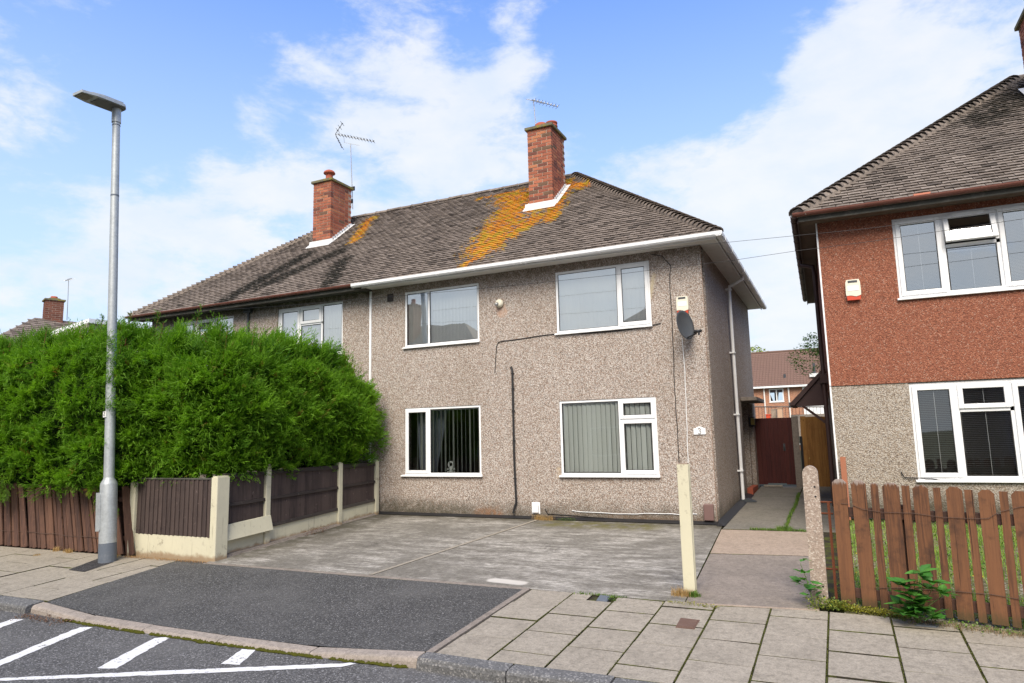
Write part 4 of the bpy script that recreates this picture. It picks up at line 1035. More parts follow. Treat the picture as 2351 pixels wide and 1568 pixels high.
# windows: (a,b,c,e,kind)
def std(wn, split, left_sash=True):
    a, b, c, e = win3[wn]; f = 0.045
    return a, b, c, e
a, b, c, e = win3['UL']; make_window(h3, I4, a, b, c, e, [(a+.045, -5.925, c+.045, e-.045, 'fixed'), (-5.88, b-.045, c+.045, e-.045, 'fixed')], M_glass_up)
a, b, c, e = win3['LL']; make_window(h3, I4, a, b, c, e, [(a+.045, -5.925, c+.045, e-.045, 'sash'), (-5.88, b-.045, c+.045, e-.045, 'fixed')], M_glass_low, sill_over=0.07)
a, b, c, e = win3['UR']; make_window(h3, I4, a, b, c, e, [(a+.045, -1.625, c+.045, e-.045, 'fixed'), (-1.58, b-.045, c+.045, e-.045, 'sash')], M_glass_up)
a, b, c, e = win3['LR']; make_window(h3, I4, a, b, c, e, [(a+.045, -1.70, c+.045, e-.045, 'fixed'), (-1.655, b-.045, c+.045, 1.84, 'sash'), (-1.655, b-.045, 1.885, e-.045, 'sash')], M_glass_low)
# blinds
vertical_blind(I4, -6.47, -4.70, 3.66, 4.82, 30, 'white vertical blind in the upper left window of the pebbledash house', M_slat)
vertical_blind(I4, -2.84, -1.02, 3.66, 4.82, 28, 'white vertical blind in the upper right window of the pebbledash house', M_slat)
vertical_blind(I4, -2.84, -1.02, 0.88, 2.22, 36, 'closed grey green vertical blind in the lower right window', M_slat_low, pitch=0.096, jitter=7)
vertical_blind(I4, -6.30, -4.68, 0.88, 2.22, 106, 'open vertical blind with slats edge on in the lower left window', M_slat_low, pitch=0.100, jitter=7, depth=0.09)
# curtain behind the left pane, ornament on the sill
mb = MB(); vs = []
for i in range(25):
    u = i/24; xb = -6.35+0.42*u; xt = -6.45+0.85*u
    vs += [(xb, 0.34+0.03*math.sin(u*22), 0.85), (xt, 0.34+0.03*math.sin(u*22+1), 2.25)]
mb.add(vs, [(2*i, 2*i+2, 2*i+3, 2*i+1) for i in range(24)], smooth=True)
tag(mb.build('curtain', M_curtain), 'blue grey curtain drawn aside behind the lower left window', 'curtain')
M_orn = painted('grey_ceramic', (0.42, 0.44, 0.42), 0.5)
op = at_y(1037, 1086, 0.12); o = thing('window_ornament', (op.x, 0.11, 0.875), 'small grey ring headed figure ornament standing on the lower left window sill', 'ornament')
mb = MB(); cz = 1.04; 
pts = [(op.x+0.055*math.cos(t), 0.10, cz+0.055*math.sin(t)) for t in np.linspace(0, 2*math.pi, 25)]
mb.tube(pts, 0.024, 8, caps=False); mb.build('ring_head', M_orn, o)
mb = MB(); mb.lathe([(0.05, 0), (0.055, 0.02), (0.035, 0.06), (0.05, 0.11), (0.03, 0.13)], (op.x, 0.10, 0.865), 12); mb.build('body', M_orn, o)
for sx in (-1, 1):
    for zz in (0.885, 0.945):
        mb = MB(); mb.lathe([(0.005, -0.02), (0.02, -0.012), (0.024, 0), (0.02, 0.012), (0.005, 0.02)], (op.x+sx*0.075, 0.10, zz), 10); mb.build('knob', M_orn, o)

# ---------------- left half of the pair
h1 = thing('semi_detached_house', (-11.2, 0, 0), 'left pebbledash house with brown gutter, half hidden by the hedge', 'house', 'semi detached houses along the street')
w1 = dict(A=(-10.30, -8.27, 3.62, 4.86), B=(-13.84, -11.80, 3.62, 4.86))
wall_with_holes(h1, 'front_wall', I4, XL, -HW-0.001, -0.35, 5.02, list(w1.values()), M_dash, d=0.006)
mb = MB(); mb.box((XL, 0.268, -0.35), (XL+0.26, D, 5.02)); mb.box((XL+0.26, D-0.26, -0.35), (-HW-0.003, D, 5.02)); mb.build('side_wall', M_dash, h1)
mb = MB(); mb.box((XL+0.27, 0.30, 2.62), (-HW-0.08, 6.9, 2.78)); mb.box((XL+0.27, 4.0, -0.1), (-HW-0.08, 4.1, 5.0)); mb.box((XL+0.27, 0.3, 4.95), (-HW-0.08, 6.9, 5.0)); mb.build('interior', M_room, h1)
roof1 = roof_shell(h1, I4, XL-XE, -HW-0.004, True, False, M_tile)
def cut1(x, v):
    y = EAVE_Y+(RIDGE_Y-EAVE_Y)*v; return x >= -HW or (-11.05 < x < -10.52 and 2.15 < y < 2.95)
roof_tiles(roof1, I4, lambda v: XL-XE+(RIDGE_Y-EAVE_Y)*v, lambda v: -HW+0.15, EAVE_Y, EAVE_Z, RIDGE_Y, RIDGE_Z, M_tile, cut1)
bonnets(roof1, I4, (XL-XE, EAVE_Y, EAVE_Z), (XL-HR, RIDGE_Y, RIDGE_Z), M_tile, (0, 0, 1), 48)
ridge_tiles(roof1, I4, (XL-HR-0.05, RIDGE_Y, RIDGE_Z+0.01), (-HW-0.004, RIDGE_Y, RIDGE_Z+0.01), M_tile)
mb = MB(); mb.box((XL-0.4, -0.40, 4.96), (-7.44, -0.385, 5.07)); mb.box((XL-0.4, -0.384, 5.0), (-7.44, 0.004, 5.03)); mb.build('fascia', M_fascia_old, h1)
gutter_line(h1, I4, (XL-0.45, -0.455, 5.09), (-7.62, -0.455, 5.09), M_brown_gutter, False, 0.055, 9)
chimney(h1, I4, -11.11, 2.1, 0.64, 0.90, 6.98, 8.96, [(-10.76, 2.36, [(r, z*1.35) for r, z in POT_CAP]), (-10.72, 2.8, POT_STUB)], slope=SL)
for key, gl, lab in (('A', M_glass_up, None), ('B', M_glass_up, None)):
    a, b, c, e = w1[key]; q1 = a+0.05+(b-a)*0.315; q2 = b-0.05-(b-a)*0.315+0.02; f = 0.05
    make_window(h1, I4, a, b, c, e, [(a+.09, q1, c+.06, e-.05, 'sash'), (q1+f, q2, c+.06, c+0.76, 'fixed'), (q1+f, q2, c+0.81, e-.05, 'open' if key == 'B' else 'sash'), (q2+f, b-.05, c+.06, e-.05, 'fixed')], gl, y=0.02)
vertical_blind(I4, -10.2, -8.35, 3.68, 4.82, 30, 'vertical blind in the upstairs window right of the left house', M_slat, group='vertical slat blinds next door')
vertical_blind(I4, -13.75, -11.9, 3.68, 4.82, 30, 'vertical blind in the upstairs window at the far left end, above the hedge', M_slat, group='vertical slat blinds next door')
mb = MB(); mb.tube([(-11.25, -0.03, 4.86), (-11.25, -0.05, 3.2), (-11.24, -0.05, 1.0)], 0.032, 8); mb.box((-11.36, -0.09, 4.86), (-11.14, 0.0, 4.98)); mb.build('downpipe', M_grey_plastic, h1)

# ---------------- the red and beige house on the right
MR = Matrix.Translation((1.9748, -0.5517, 0)) @ Matrix.Rotation(0.0211, 4, 'Z')
h5 = thing('semi_detached_house', (1.9748, -0.5517, 0), 'right hand house with terracotta red upper wall and beige lower wall', 'house', 'semi detached houses along the street', rz=0.0211)
RS = 13.5
wr = dict(U=(1.0827, 3.16, 3.5786, 4.8588), L=(1.0827, 3.16, 0.8049, 2.2591))
wall_with_holes(h5, 'lower_wall', MR, 0, RS, -0.35, 2.27, [wr['L']], M_dash_beige, d=0.01)
wall_with_holes(h5, 'upper_wall', MR, 0, RS, 2.272, 5.02, [wr['U']], M_dash_red, d=-0.006)
mb = MB(); mb.box((0.0, 0.272, -0.35), (0.26, 7.2, 2.27)); mb.build('side_wall', M_dash_beige, h5, MR)
mb = MB(); mb.box((-0.008, 0.256, 2.272), (0.26, 7.2, 5.02)); mb.build('upper_side_wall', M_dash_red, h5, MR)
mb = MB(); mb.box((0.26, 6.94, -0.35), (RS, 7.2, 5.02)); mb.build('rear_wall', M_dash_beige, h5, MR)
mb = MB(); mb.box((0.28, 0.3, 2.62), (RS, 6.9, 2.76)); mb.box((0.28, 3.9, -0.1), (RS, 4.0, 5.0)); mb.box((5.0, 0.3, -0.1), (5.1, 3.9, 5.0)); mb.box((0.28, 0.3, 4.96), (RS, 6.9, 5.0)); mb.box((0.28, 0.3, 0.0), (RS, 6.9, 0.06)); mb.build('interior', M_room, h5, MR)
mb = MB(); mb.box((-0.014, -0.016, 0.3), (0.010, 0.006, 2.268)); mb.box((-0.014, -0.030, 2.275), (0.010, -0.008, 4.97)); mb.build('corner_bead', M_upvc, h5, MR)
rr = Vector((0, 0, 0)); E5Y, E5Z, R5Y, R5Z = -0.42, 5.03, 3.72, 8.38
roof5 = roof_shell(h5, MR, -0.28, RS, True, False, M_tile_rh, E5Y, E5Z, R5Y, R5Z)
roof_tiles(roof5, MR, lambda v: -0.28+(R5Y-E5Y)*v, lambda v: 7.2, E5Y, E5Z, R5Y, R5Z, M_tile_rh, lambda x, v: 3.8 < x < 4.3 and 2.05 < E5Y+(R5Y-E5Y)*v < 2.9)
bonnets(roof5, MR, (-0.28, E5Y, E5Z), (-0.28+R5Y-E5Y, R5Y, R5Z), M_tile_rh, (0, 0, 1), 47, w=0.155, depth=0.09, ln=0.18)
ridge_tiles(roof5, MR, (-0.28+R5Y-E5Y-0.05, R5Y, R5Z+0.01), (7.0, R5Y, R5Z+0.01), M_tile_rh)
# one replaced orange tile at the eaves
mb = MB(); mb.box((1.36, -0.475, 5.045), (1.58, -0.44, 5.075)); mb.build('replacement_tile', painted('new_orange_tile', (0.52, 0.19, 0.12), 0.8), roof5, MR, label='bright orange replacement tile at the eaves')
mb = MB(); mb.box((-0.26, -0.385, 4.91), (RS, -0.365, 5.03)); mb.build('fascia', M_fascia_old, h5, MR)
mb = MB(); mb.box((-0.26, -0.364, 4.95), (-0.02, 7.5, 4.98)); mb.box((-0.02, -0.364, 4.95), (RS, -0.01, 4.98)); mb.build('soffit', painted('old_soffit', (0.13, 0.095, 0.07), 0.8, 0.3, (0.06, 0.05, 0.04), 0.5), h5, MR)
mb = MB(); mb.box((-0.28, -0.36, 4.90), (-0.26, 7.5, 5.03)); mb.build('fascia', M_brown_trim, h5, MR)
gutter_line(h5, MR, (-0.34, -0.445, 5.04), (RS, -0.445, 5.04), M_brown_gutter, False, 0.058, 9, joints=(0.8, 1.6, 2.6))
gutter_line(h5, MR, (-0.325, -0.45, 5.02), (-0.325, 7.4, 5.02), M_brown_trim, False, 0.055, 12)
mb = MB(); mb.tube([(-0.31, 2.5, 4.95), (-0.31, 2.5, 4.85), (-0.09, 2.3, 4.75), (-0.075, 2.3, 4.6), (-0.075, 2.0, 2.55), (-0.075, 2.0, 0.2)], 0.038, 8); mb.box((-0.14, 1.93, 2.45), (-0.01, 2.07, 2.62)); mb.build('downpipe', M_brown_trim, h5, MR)
# small lean-to canopy over the side door
cn = MB(); cn.prism([(-0.64, 2.06), (-0.62, 2.13), (-0.10, 2.68), (-0.03, 2.68), (-0.03, 2.04), (-0.55, 2.04)], 2.1, 2.16, 'y'); cn.prism([(-0.70, 2.06), (-0.68, 2.12), (-0.05, 2.76), (-0.03, 2.70), (-0.62, 2.06)], 2.05, 3.7, 'y')
cn.build('canopy', M_brown_trim, h5, MR)
cn = MB(); cn.tube([(-0.48, 2.12, 2.05), (-0.05, 2.12, 1.68)], 0.03, 4); cn.build('bracket', M_brown_trim, h5, MR)
chimney(h5, MR, 3.80, 2.0, 0.62, 0.90, 6.95, 9.0, [(4.11, 2.3, POT)], slope=(R5Z-E5Z)/(R5Y-E5Y))
a, b, c, e = wr['U']
make_window(h5, MR, a, b, c, e, [(a+.05, 1.715, c+.05, e-.06, 'sash'), (1.775, 2.42, c+.05, 4.30, 'fixed'), (1.775, 2.42, 4.36, e-.06, 'open'), (2.48, b-.05, c+.05, e-.06, 'sash')], M_glass_up, wf=0.055, y=0.0)
a, b, c, e = wr['L']
make_window(h5, MR, a, b, c, e, [(a+.05, 1.66, c+.05, e-.06, 'sash'), (1.72, 2.34, c+.05, 1.80, 'fixed'), (1.72, 2.34, 1.86, e-.06, 'sash'), (2.40, b-.05, c+.05, e-.06, 'sash')], M_glass, wf=0.055, y=0.015)
venetian_blind(MR, 1.14, 1.73, 3.64, 4.80, 'white venetian blind in the left upstairs pane of the red house'); venetian_blind(MR, 1.77, 2.43, 3.64, 4.28, 'white venetian blind under the open top light of the red house'); venetian_blind(MR, 2.47, 3.12, 3.64, 4.80, 'white venetian blind in the right upstairs pane, cut by the photo edge')
venetian_blind(MR, 1.14, 1.68, 0.87, 2.20, 'venetian blind in the left downstairs pane, beige wall', 7, 0.027); venetian_blind(MR, 1.72, 2.36, 0.87, 2.20, 'venetian blind in the middle downstairs panes, beige wall', 7, 0.027); venetian_blind(MR, 2.40, 3.12, 0.87, 2.20, 'venetian blind in the right downstairs pane, cut by the photo edge', 7, 0.027)
mb = MB(); mb.box((0.95, -0.35, 0.10), (RS, -0.0, 0.32)) if False else None
mb = MB(); mb.box((0.0, -0.03, 0.22), (RS, 0.008, 0.30)); mb.build('plinth', M_black, h5, MR)

# ---------------- fittings on the walls
def alarm_box(M, x, z, label):
    o = thing('alarm_box', M @ Vector((x, 0, z)), label, 'alarm box', 'burglar alarm boxes on the house fronts')
    w2, h2 = 0.105, 0.165
    prof = [(-w2*0.85, h2), (w2*0.85, h2), (w2, h2*0.7), (w2*1.03, -h2*0.3), (w2, -h2*0.55), (0.35*w2, -h2*0.68), (-0.35*w2, -h2*0.55), (-w2, -h2*0.55), (-w2*1.03, -h2*0.3), (-w2, h2*0.7)]
    mb = MB(); mb.prism([(x+u, z+v) for u, v in prof], -0.075, -0.005, 'y'); mb.build('cover', M_alarm, o, M, bevel=0.012)
    prof = [(-w2*0.98, -h2*0.56), (-0.35*w2, -h2*0.56), (0.35*w2, -h2*0.69), (w2*0.98, -h2*0.56), (w2*0.88, -h2), (-w2*0.88, -h2)]
    mb = MB(); mb.prism([(x+u, z+v) for u, v in prof], -0.068, -0.006, 'y'); mb.build('red_lens', M_red, o, M, bevel=0.008)
    mb = MB(); mb.box((x-w2*0.66, -0.080, z+h2*0.70), (x+w2*0.62, -0.0755, z+h2*0.90)); mb.build('solar_strip', M_grey_plastic, o, M)
    mb = MB(); mb.box((x-w2*0.75, -0.079, z-h2*0.1), (x+w2*0.75, -0.0755, z+h2*0.38)); mb.build('label_plate', M_label, o, M)
alarm_box(I4, -0.375, 3.915, 'cream and red alarm box above the satellite dish')
alarm_box(MR, 0.45, 3.78, 'cream alarm box with red base on the terracotta wall')
alarm_box(I4, -10.98, 4.0, 'alarm box seen just over the hedge between two upstairs windows')
# satellite dish
dc = Vector((-0.34, -0.27, 3.50)); dn = Vector((0.86, -0.48, 0.18)).normalized()
o = thing('satellite_dish', (dc.x, 0, dc.z), 'dark grey oval satellite dish on the wall near the corner', 'satellite dish')
R_ = dn.to_track_quat('Z', 'Y').to_matrix().to_4x4(); Md = Matrix.Translation(dc) @ R_
mb = MB(); vs = [(0, 0, 0)]; fs = []; nr, na = 6, 28
for i in range(1, nr+1):
    for k in range(na):
        t = 2*math.pi*k/na; r_ = i/nr; vs.append((0.225*r_*math.cos(t), 0.275*r_*math.sin(t), 0.055*r_*r_))
for k in range(na):
    fs.append((0, 1+k, 1+(k+1) % na))
    for i in range(nr-1): fs.append((1+i*na+k, 1+(i+1)*na+k, 1+(i+1)*na+(k+1) % na, 1+i*na+(k+1) % na))
mb.add(vs, fs, Md, True); dd = mb.build('dish', M_grey_plastic, o)
md = dd.modifiers.new('solidify', 'SOLIDIFY'); md.thickness = 0.006
ft = Md @ Vector((0, -0.25, 0.05)); lp = Vector((-0.03, -0.60, 3.33))
mb = MB(); mb.tube([dc-dn*0.02, Vector((-0.33, -0.10, 3.44)), (-0.33, 0, 3.44)], 0.02, 8); mb.box((-0.40, -0.02, 3.36), (-0.27, -0.002, 3.52)); mb.build('wall_mount', M_black, o)
mb = MB(); mb.tube([Md @ Vector((0.0, -0.24, 0.03)), lp-Vector((0.03, 0, 0.04))], 0.013, 6); mb.build('arm', M_black, o)
mb = MB(); mb.tube([lp-Vector((0.07, -0.01, 0)), lp-Vector((0.055, -0.01, 0)), lp-Vector((0.05, -0.01, 0)), lp+Vector((0.06, -0.02, 0))], [0.036, 0.036, 0.028, 0.026], 12); mb.box(lp+Vector((0, -0.03, -0.07)), lp+Vector((0.03, 0.01, -0.01))); mb.build('receiver', M_black, o)
# house number plaque
o = thing('house_number', (-0.21, 0, 1.615), 'white house number plaque reading 3', 'number plaque')
mb = MB(); mb.prism([(-0.315, 1.555), (-0.105, 1.555), (-0.105, 1.665), (-0.14, 1.668), (-0.17, 1.69), (-0.21, 1.70), (-0.25, 1.69), (-0.28, 1.668), (-0.315, 1.665)], -0.02, -0.002, 'y'); mb.build('plate', M_label, o, bevel=0.003)
mb = MB(); mb.tube([(-0.235, -0.022, 1.645), (-0.222, -0.022, 1.66), (-0.205, -0.022, 1.662), (-0.192, -0.022, 1.648), (-0.196, -0.022, 1.628), (-0.213, -0.022, 1.618), (-0.192, -0.022, 1.608), (-0.186, -0.022, 1.588), (-0.196, -0.022, 1.57), (-0.215, -0.022, 1.565), (-0.236, -0.022, 1.578)], 0.0055, 5)
mb.build('digit', M_seal, o)
# round light fitting
o = thing('wall_light', (-4.17, 0, 4.35), 'white round lamp holder between the two upstairs windows', 'wall light')
mb = MB(); mb.lathe([(0.055, 0), (0.085, 0.01), (0.09, 0.03), (0.085, 0.06), (0.06, 0.085), (0.045, 0.09)], (0, 0, 0), 20); mb.build('base', M_alarm, o, Matrix.Translation((-4.14, 0, 4.35)) @ Matrix.Rotation(rad(90), 4, 'X'))
mb = MB(); mb.lathe([(0.028, 0), (0.034, 0.01), (0.034, 0.07), (0.026, 0.08), (0.015, 0.09)], (0, 0, 0), 12); mb.build('lamp_holder', M_copper, o, Matrix.Translation((-4.165, -0.07, 4.345)) @ Matrix.Rotation(rad(115), 4, 'X'))
# air vent
o = thing('air_vent', (-6.91, 0, 4.78), 'small dark square air vent under the eaves', 'vent')
mb = MB(); mb.box((-6.99, -0.02, 4.69), (-6.83, -0.002, 4.87)); mb.build('plate', painted('vent_brown', (0.06, 0.045, 0.04), 0.7), o, bevel=0.004)
mb = MB()
for i in range(4):
    for j in range(4): mb.box((-6.975+i*0.037, -0.0215, 4.705+j*0.04), (-6.953+i*0.037, -0.0195, 4.73+j*0.04))
mb.build('holes', M_seal, o)
# black waste pipe
o = thing('wall_pipe', (-3.87, 0, 0.1), 'thin black pipe running down the wall between the windows', 'pipe')
mb = MB(); P = [(-3.92, 0.0, 2.98), (-3.90, -0.04, 3.0), (-3.875, -0.045, 2.96), (-3.872, -0.045, 2.85), (-3.875, -0.045, 1.2), (-3.855, -0.045, 0.42), (-3.85, -0.045, 0.30), (-3.90, -0.055, 0.17), (-3.915, -0.06, 0.09)]
mb.tube(P, 0.021, 8); mb.build('pipe', M_black, o)
for z in (2.86, 2.55, 2.1, 1.5, 0.75): mb = MB(); mb.tube([(-3.874, -0.045, z), (-3.874, -0.045, z+0.025)], 0.028, 8); mb.box((-3.90, -0.045, z+.005), (-3.85, -0.0, z+0.02)); mb.build('clip', M_black, o)
# white boxes low on the wall
o = thing('extractor_vent', (-3.44, 0, 0.2), 'small white square vent cover low on the wall', 'vent')
mb = MB(); mb.box((-3.53, -0.012, 0.09), (-3.355, -0.002, 0.31)); mb.build('back_plate', M_label, o)
mb = MB(); mb.box((-3.51, -0.06, 0.11), (-3.375, -0.012, 0.27)); mb.build('cover', M_upvc, o, bevel=0.008)
for i in range(5): mb = MB(); mb.box((-3.505, -0.064, 0.125+i*0.028), (-3.38, -0.0605, 0.138+i*0.028)); mb.build('louvre', M_upvc, o)
mb = MB(); mb.box((-0.215, -0.075, 0.06), (-0.045, -0.002, 0.345)); 
tag(mb.build('meter_box', painted('brown_meter_box', (0.16, 0.095, 0.085), 0.5), bevel=0.015), 'small brown cable box at the foot of the wall by the corner', 'cable box')
def cable(pts, r, mat, label, yoff=-0.012, sub=3):
    mb = MB(); P = [Vector(p) for p in pts]; Q = []
    for a, b in zip(P, P[1:]):
        for k in range(sub): Q.append(a.lerp(b, k/sub))
    Q.append(P[-1]); Q = [q+Vector((rng.normal(0, .004), 0, rng.normal(0, .004))) if 0 < i < len(Q)-1 else q for i, q in enumerate(Q)]
    mb.tube(Q, r, 5); return tag(mb.build('cable', mat), label, 'cable', 'cables clipped to the house front')
W = lambda *pp: [at_y(x, y, -0.012) for x, y in pp]
cable(W((1136, 856), (1139, 800), (1143, 786), (1180, 779), (1280, 766), (1340, 766), (1420, 760), (1480, 750), (1517, 742)), 0.008, M_black, 'black cable looping under the upper right window')
cable(W((1493, 583), (1520, 588), (1540, 610), (1537, 640), (1541, 700), (1545, 780), (1550, 900), (1553, 960), (1558, 1040), (1562, 1100), (1565, 1160)), 0.007, M_black, 'black cable running down beside the satellite dish')
cable(W((1566, 776), (1572, 850), (1576, 950), (1579, 1050), (1581, 1160)), 0.007, M_upvc, 'white cable hanging straight down from the satellite dish')
cable(W((1251, 1168), (1258, 1180), (1300, 1182), (1400, 1190), (1500, 1196), (1570, 1205), (1622, 1205), (1630, 1195)), 0.007, M_black, 'black cable sagging along the foot of the front wall')
cable(W((1313, 1172), (1340, 1175), (1420, 1180), (1480, 1178), (1540, 1179), (1600, 1180)), 0.007, M_upvc, 'white cable along the wall foot above the black one')
cable([MR @ Vector(p) for p in [(0.87, -0.012, 0.93), (0.90, -0.012, 0.85), (1.1, -0.014, 0.83), (1.35, -0.014, 0.80), (2.2, -0.014, 0.78)]], 0.008, M_black, 'black cable under the downstairs window of the beige wall')
# overhead wires
def wire(px, Y, label, r=0.0032):
    P = [at_y(x, y, Y) for x, y in px]; mb = MB(); mb.tube(P, r, 5)
    return tag(mb.build('overhead_wire', M_black), label, 'wire', 'overhead telephone wires')
wire([(500, 712), (640, 703), (784, 691), (1000, 672), (1224, 651), (1400, 632), (1540, 614.5), (1687, 597), (1824, 576.5), (1990, 555.7), (2170, 529), (2351, 502), (2600, 462)], -1.6, 'lower overhead wire crossing both house fronts')
wire([(813, 660), (1000, 635), (1224, 603), (1473, 573), (1663, 557), (1990, 525), (2200, 498), (2351, 478), (2600, 440)], -1.5, 'upper overhead wire just under the white gutter')

# ---------------- television aerials
def aerial(base, top, boomA, boomB, n, label, reflector=True, wood=M_grey_plastic, lower=True):
    o = thing('television_aerial', base, label, 'aerial', 'roof aerials')
    mb = MB(); mb.tube([base, top], 0.013, 6); mb.build('mast', M_copper, o)
    A = Vector(boomA); B = Vector(boomB); d = (B-A).normalized(); s = d.cross(Vector((0, 0, 1))).normalized()
    mb = MB(); mb.tube([A, B], 0.010, 5); mb.build('boom', M_copper, o)
    mb = MB()
    for i in range(n):
        p = A.lerp(B, 0.10+0.9*i/(n-1)); L_ = 0.13; mb.tube([p-s*L_, p+s*L_], 0.006, 4); mb.tube([p-Vector((0, 0, .012)), p+Vector((0, 0, .035))], 0.016, 5)
    mb.build('elements', wood, o, kind='stuff')
    if reflector:
        for sg in (-1, 1):
            r = MB(); q = A+Vector((0, 0, sg*0.38))+d*0.22
            r.tube([A, q], 0.010, 5)
            for k in (0.35, 0.65, 1.0): p = A.lerp(q, k); r.tube([p-s*0.16, p+s*0.16], 0.006, 4); r.tube([p-d*.02, p+d*.02], 0.016, 5)
            r.build('reflector', wood, o)
    c = MB(); m_ = Vector(top); c.tube([m_-d*0.22, m_+d*0.28], 0.007, 4); c.tube([A.lerp(B, .22), m_-d*0.2], 0.006, 4); c.build('brace', M_copper, o)
    return o
ma = at_y(807, 470, 3.06); mt_ = at_y(805, 330, 3.06)
A = at_y(770, 308, 2.9); B = at_y(858, 325, 3.3)
o = aerial(at_y(810, 480, 3.06), mt_, A, B, 12, 'long television aerial on a mast behind the left chimney')
mb = MB(); p = at_y(811, 433, 3.05); mb.box(p-Vector((.05, .02, .06)), p+Vector((.05, .02, .06))); p = at_y(808, 462, 3.05); mb.box(p-Vector((.03, .02, .06)), p+Vector((.03, .02, .06))); mb.build('bracket', M_black, o)
mb = MB(); p = at_y(803, 460, 3.02); mb.tube([p-Vector((0, 0, .22)), p+Vector((0, 0, .16))], 0.05, 8); mb.build('joint_box', M_label, o)
aerial(at_y(1230, 290, 2.95), at_y(1225, 232, 2.95), at_y(1221, 229, 2.8), at_y(1280, 245, 3.3), 8, 'small aerial standing on the right chimney of the pebbledash pair', False, M_copper)
# ================================================================== STREET AND GARDENS
# ---- lamp post
LB = Vector((-8.93, -5.0, gz(-5.0))); LT = Vector((-9.40, -5.0, 7.40))
lp_ = thing('street_lamp', LB, 'tall galvanised steel street lamp with grey painted base, in front of the hedge', 'street lamp')
ax = (LT-LB).normalized(); Ml = Matrix.Translation(LB) @ Vector((0, 0, 1)).rotation_difference(ax).to_matrix().to_4x4()
mb = MB(); mb.lathe([(0.136, -0.1), (0.133, 0.30)], (0, 0, 0), 12); mb.build('painted_foot', M_greypaint, lp_, Ml)
mb = MB(); mb.lathe([(0.131, 0.301), (0.129, 1.24), (0.122, 1.27), (0.084, 1.34), (0.081, 1.37), (0.073, 4.0), (0.064, 7.3), (0.063, 7.97)], (0, 0, 0), 20); mb.build('column', M_galv, lp_, Ml)
mb = MB(); mb.prism([(-0.118, 0.50), (-0.118, 1.12), (-0.03, 1.12), (-0.008, 1.09), (-0.008, 0.53), (-0.03, 0.50)], -0.137, -0.08, 'y', Ml @ Matrix.Rotation(rad(2), 4, 'Z')); mb.build('access_door', M_galv, lp_, bevel=0.006)
mb = MB(); mb.lathe([(0.078, 7.72), (0.078, 7.94), (0.078, 8.01)], (0, 0, 0), 16); mb.build('collar', M_galv, lp_, Ml)
for zz, nm, t in ((7.66, 'band', 0.012), (6.3, 'band', 0.03)):
    mb = MB(); mb.lathe([(0.0695, zz), (0.0695, zz+t)], (0, 0, 0), 16); mb.build(nm, M_greypaint, lp_, Ml)
hd = LT + Vector((-0.02, 0.06, 0.30))
Mh = Matrix.Translation(hd) @ Matrix.Rotation(rad(-3), 4, 'Y') @ Matrix.Rotation(rad(4), 4, 'X')
mb = MB(); out = [(-0.10, 0.06), (-0.185, -0.02), (-0.185, -0.52), (-0.13, -0.78), (0.13, -0.78), (0.185, -0.52), (0.185, -0.02), (0.10, 0.06)]
mb.prism([(x, y) for x, y in out], 0.0, 0.045, 'z', Mh); mb.prism([(x*0.86, -0.02+(y)*0.72) for x, y in out], 0.045, 0.085, 'z', Mh); mb.build('lantern', M_galv, lp_, bevel=0.008)
mb = MB(); mb.prism([(x*0.80, 0.02+y*0.64) for x, y in out], -0.012, 0.0, 'z', Mh); mb.build('underside', painted('lamp_underside', (0.12, 0.125, 0.12), 0.5), lp_)
mb = MB(); mb.box((-0.10, -0.76, -0.008), (0.10, -0.56, 0.0), Mh); mb.build('led_panel', painted('lens_tray', (0.16, 0.15, 0.12), 0.4), lp_)
# number plate on the post
p = LB+ax*2.42
mb = MB(); mb.box((-0.055, -0.092, 2.36), (0.015, -0.075, 2.46)); mb.build('number_plate', M_label, lp_, Ml)
mb = MB(); mb.tube([(-0.035, -0.0935, 2.445), (-0.02, -0.0935, 2.452), (-0.008, -0.0935, 2.44), (-0.012, -0.0935, 2.42), (-0.036, -0.0935, 2.385), (-0.003, -0.0935, 2.385)], 0.005, 4); mb.build('digit', M_seal, lp_, Ml)

# ---- cream concrete post and panel fence
def fpost(parent, x, y, zt, wx=0.11, wy=0.12, name='concrete_post', slot=None, mat=None):
    z0 = gz(y)-0.15; mb = MB(); a, b = x-wx/2, x+wx/2; c, d = y-wy/2, y+wy/2; k = 0.012
    mb.prism([(a+k, c), (b-k, c), (b, c+k), (b, d-k), (b-k, d), (a+k, d), (a, d-k), (a, c+k)], z0, zt-0.02, 'z')
    mb.prism([(a+0.02, c+0.015), (b-0.02, c+0.015), (b-0.02, d-0.015), (a+0.02, d-0.015)], zt-0.02, zt, 'z')
    return mb.build(name, mat or M_cream, parent, bevel=0.006)
FX = -7.20
fs_ = thing('panel_fence', (FX, -2.2, 0), 'dark boarded side fence with cream concrete posts leading back to the house', 'fence', 'dark panel fences with cream posts')
for y, zt in ((-3.31, 1.20), (-1.36, 1.16), (-0.14, 1.16)): fpost(fs_, FX, y, zt, 0.13, 0.12)
bays = [(-4.28, -3.37, 1.09), (-3.25, -1.42, 1.10), (-1.30, -0.20, 1.11)]
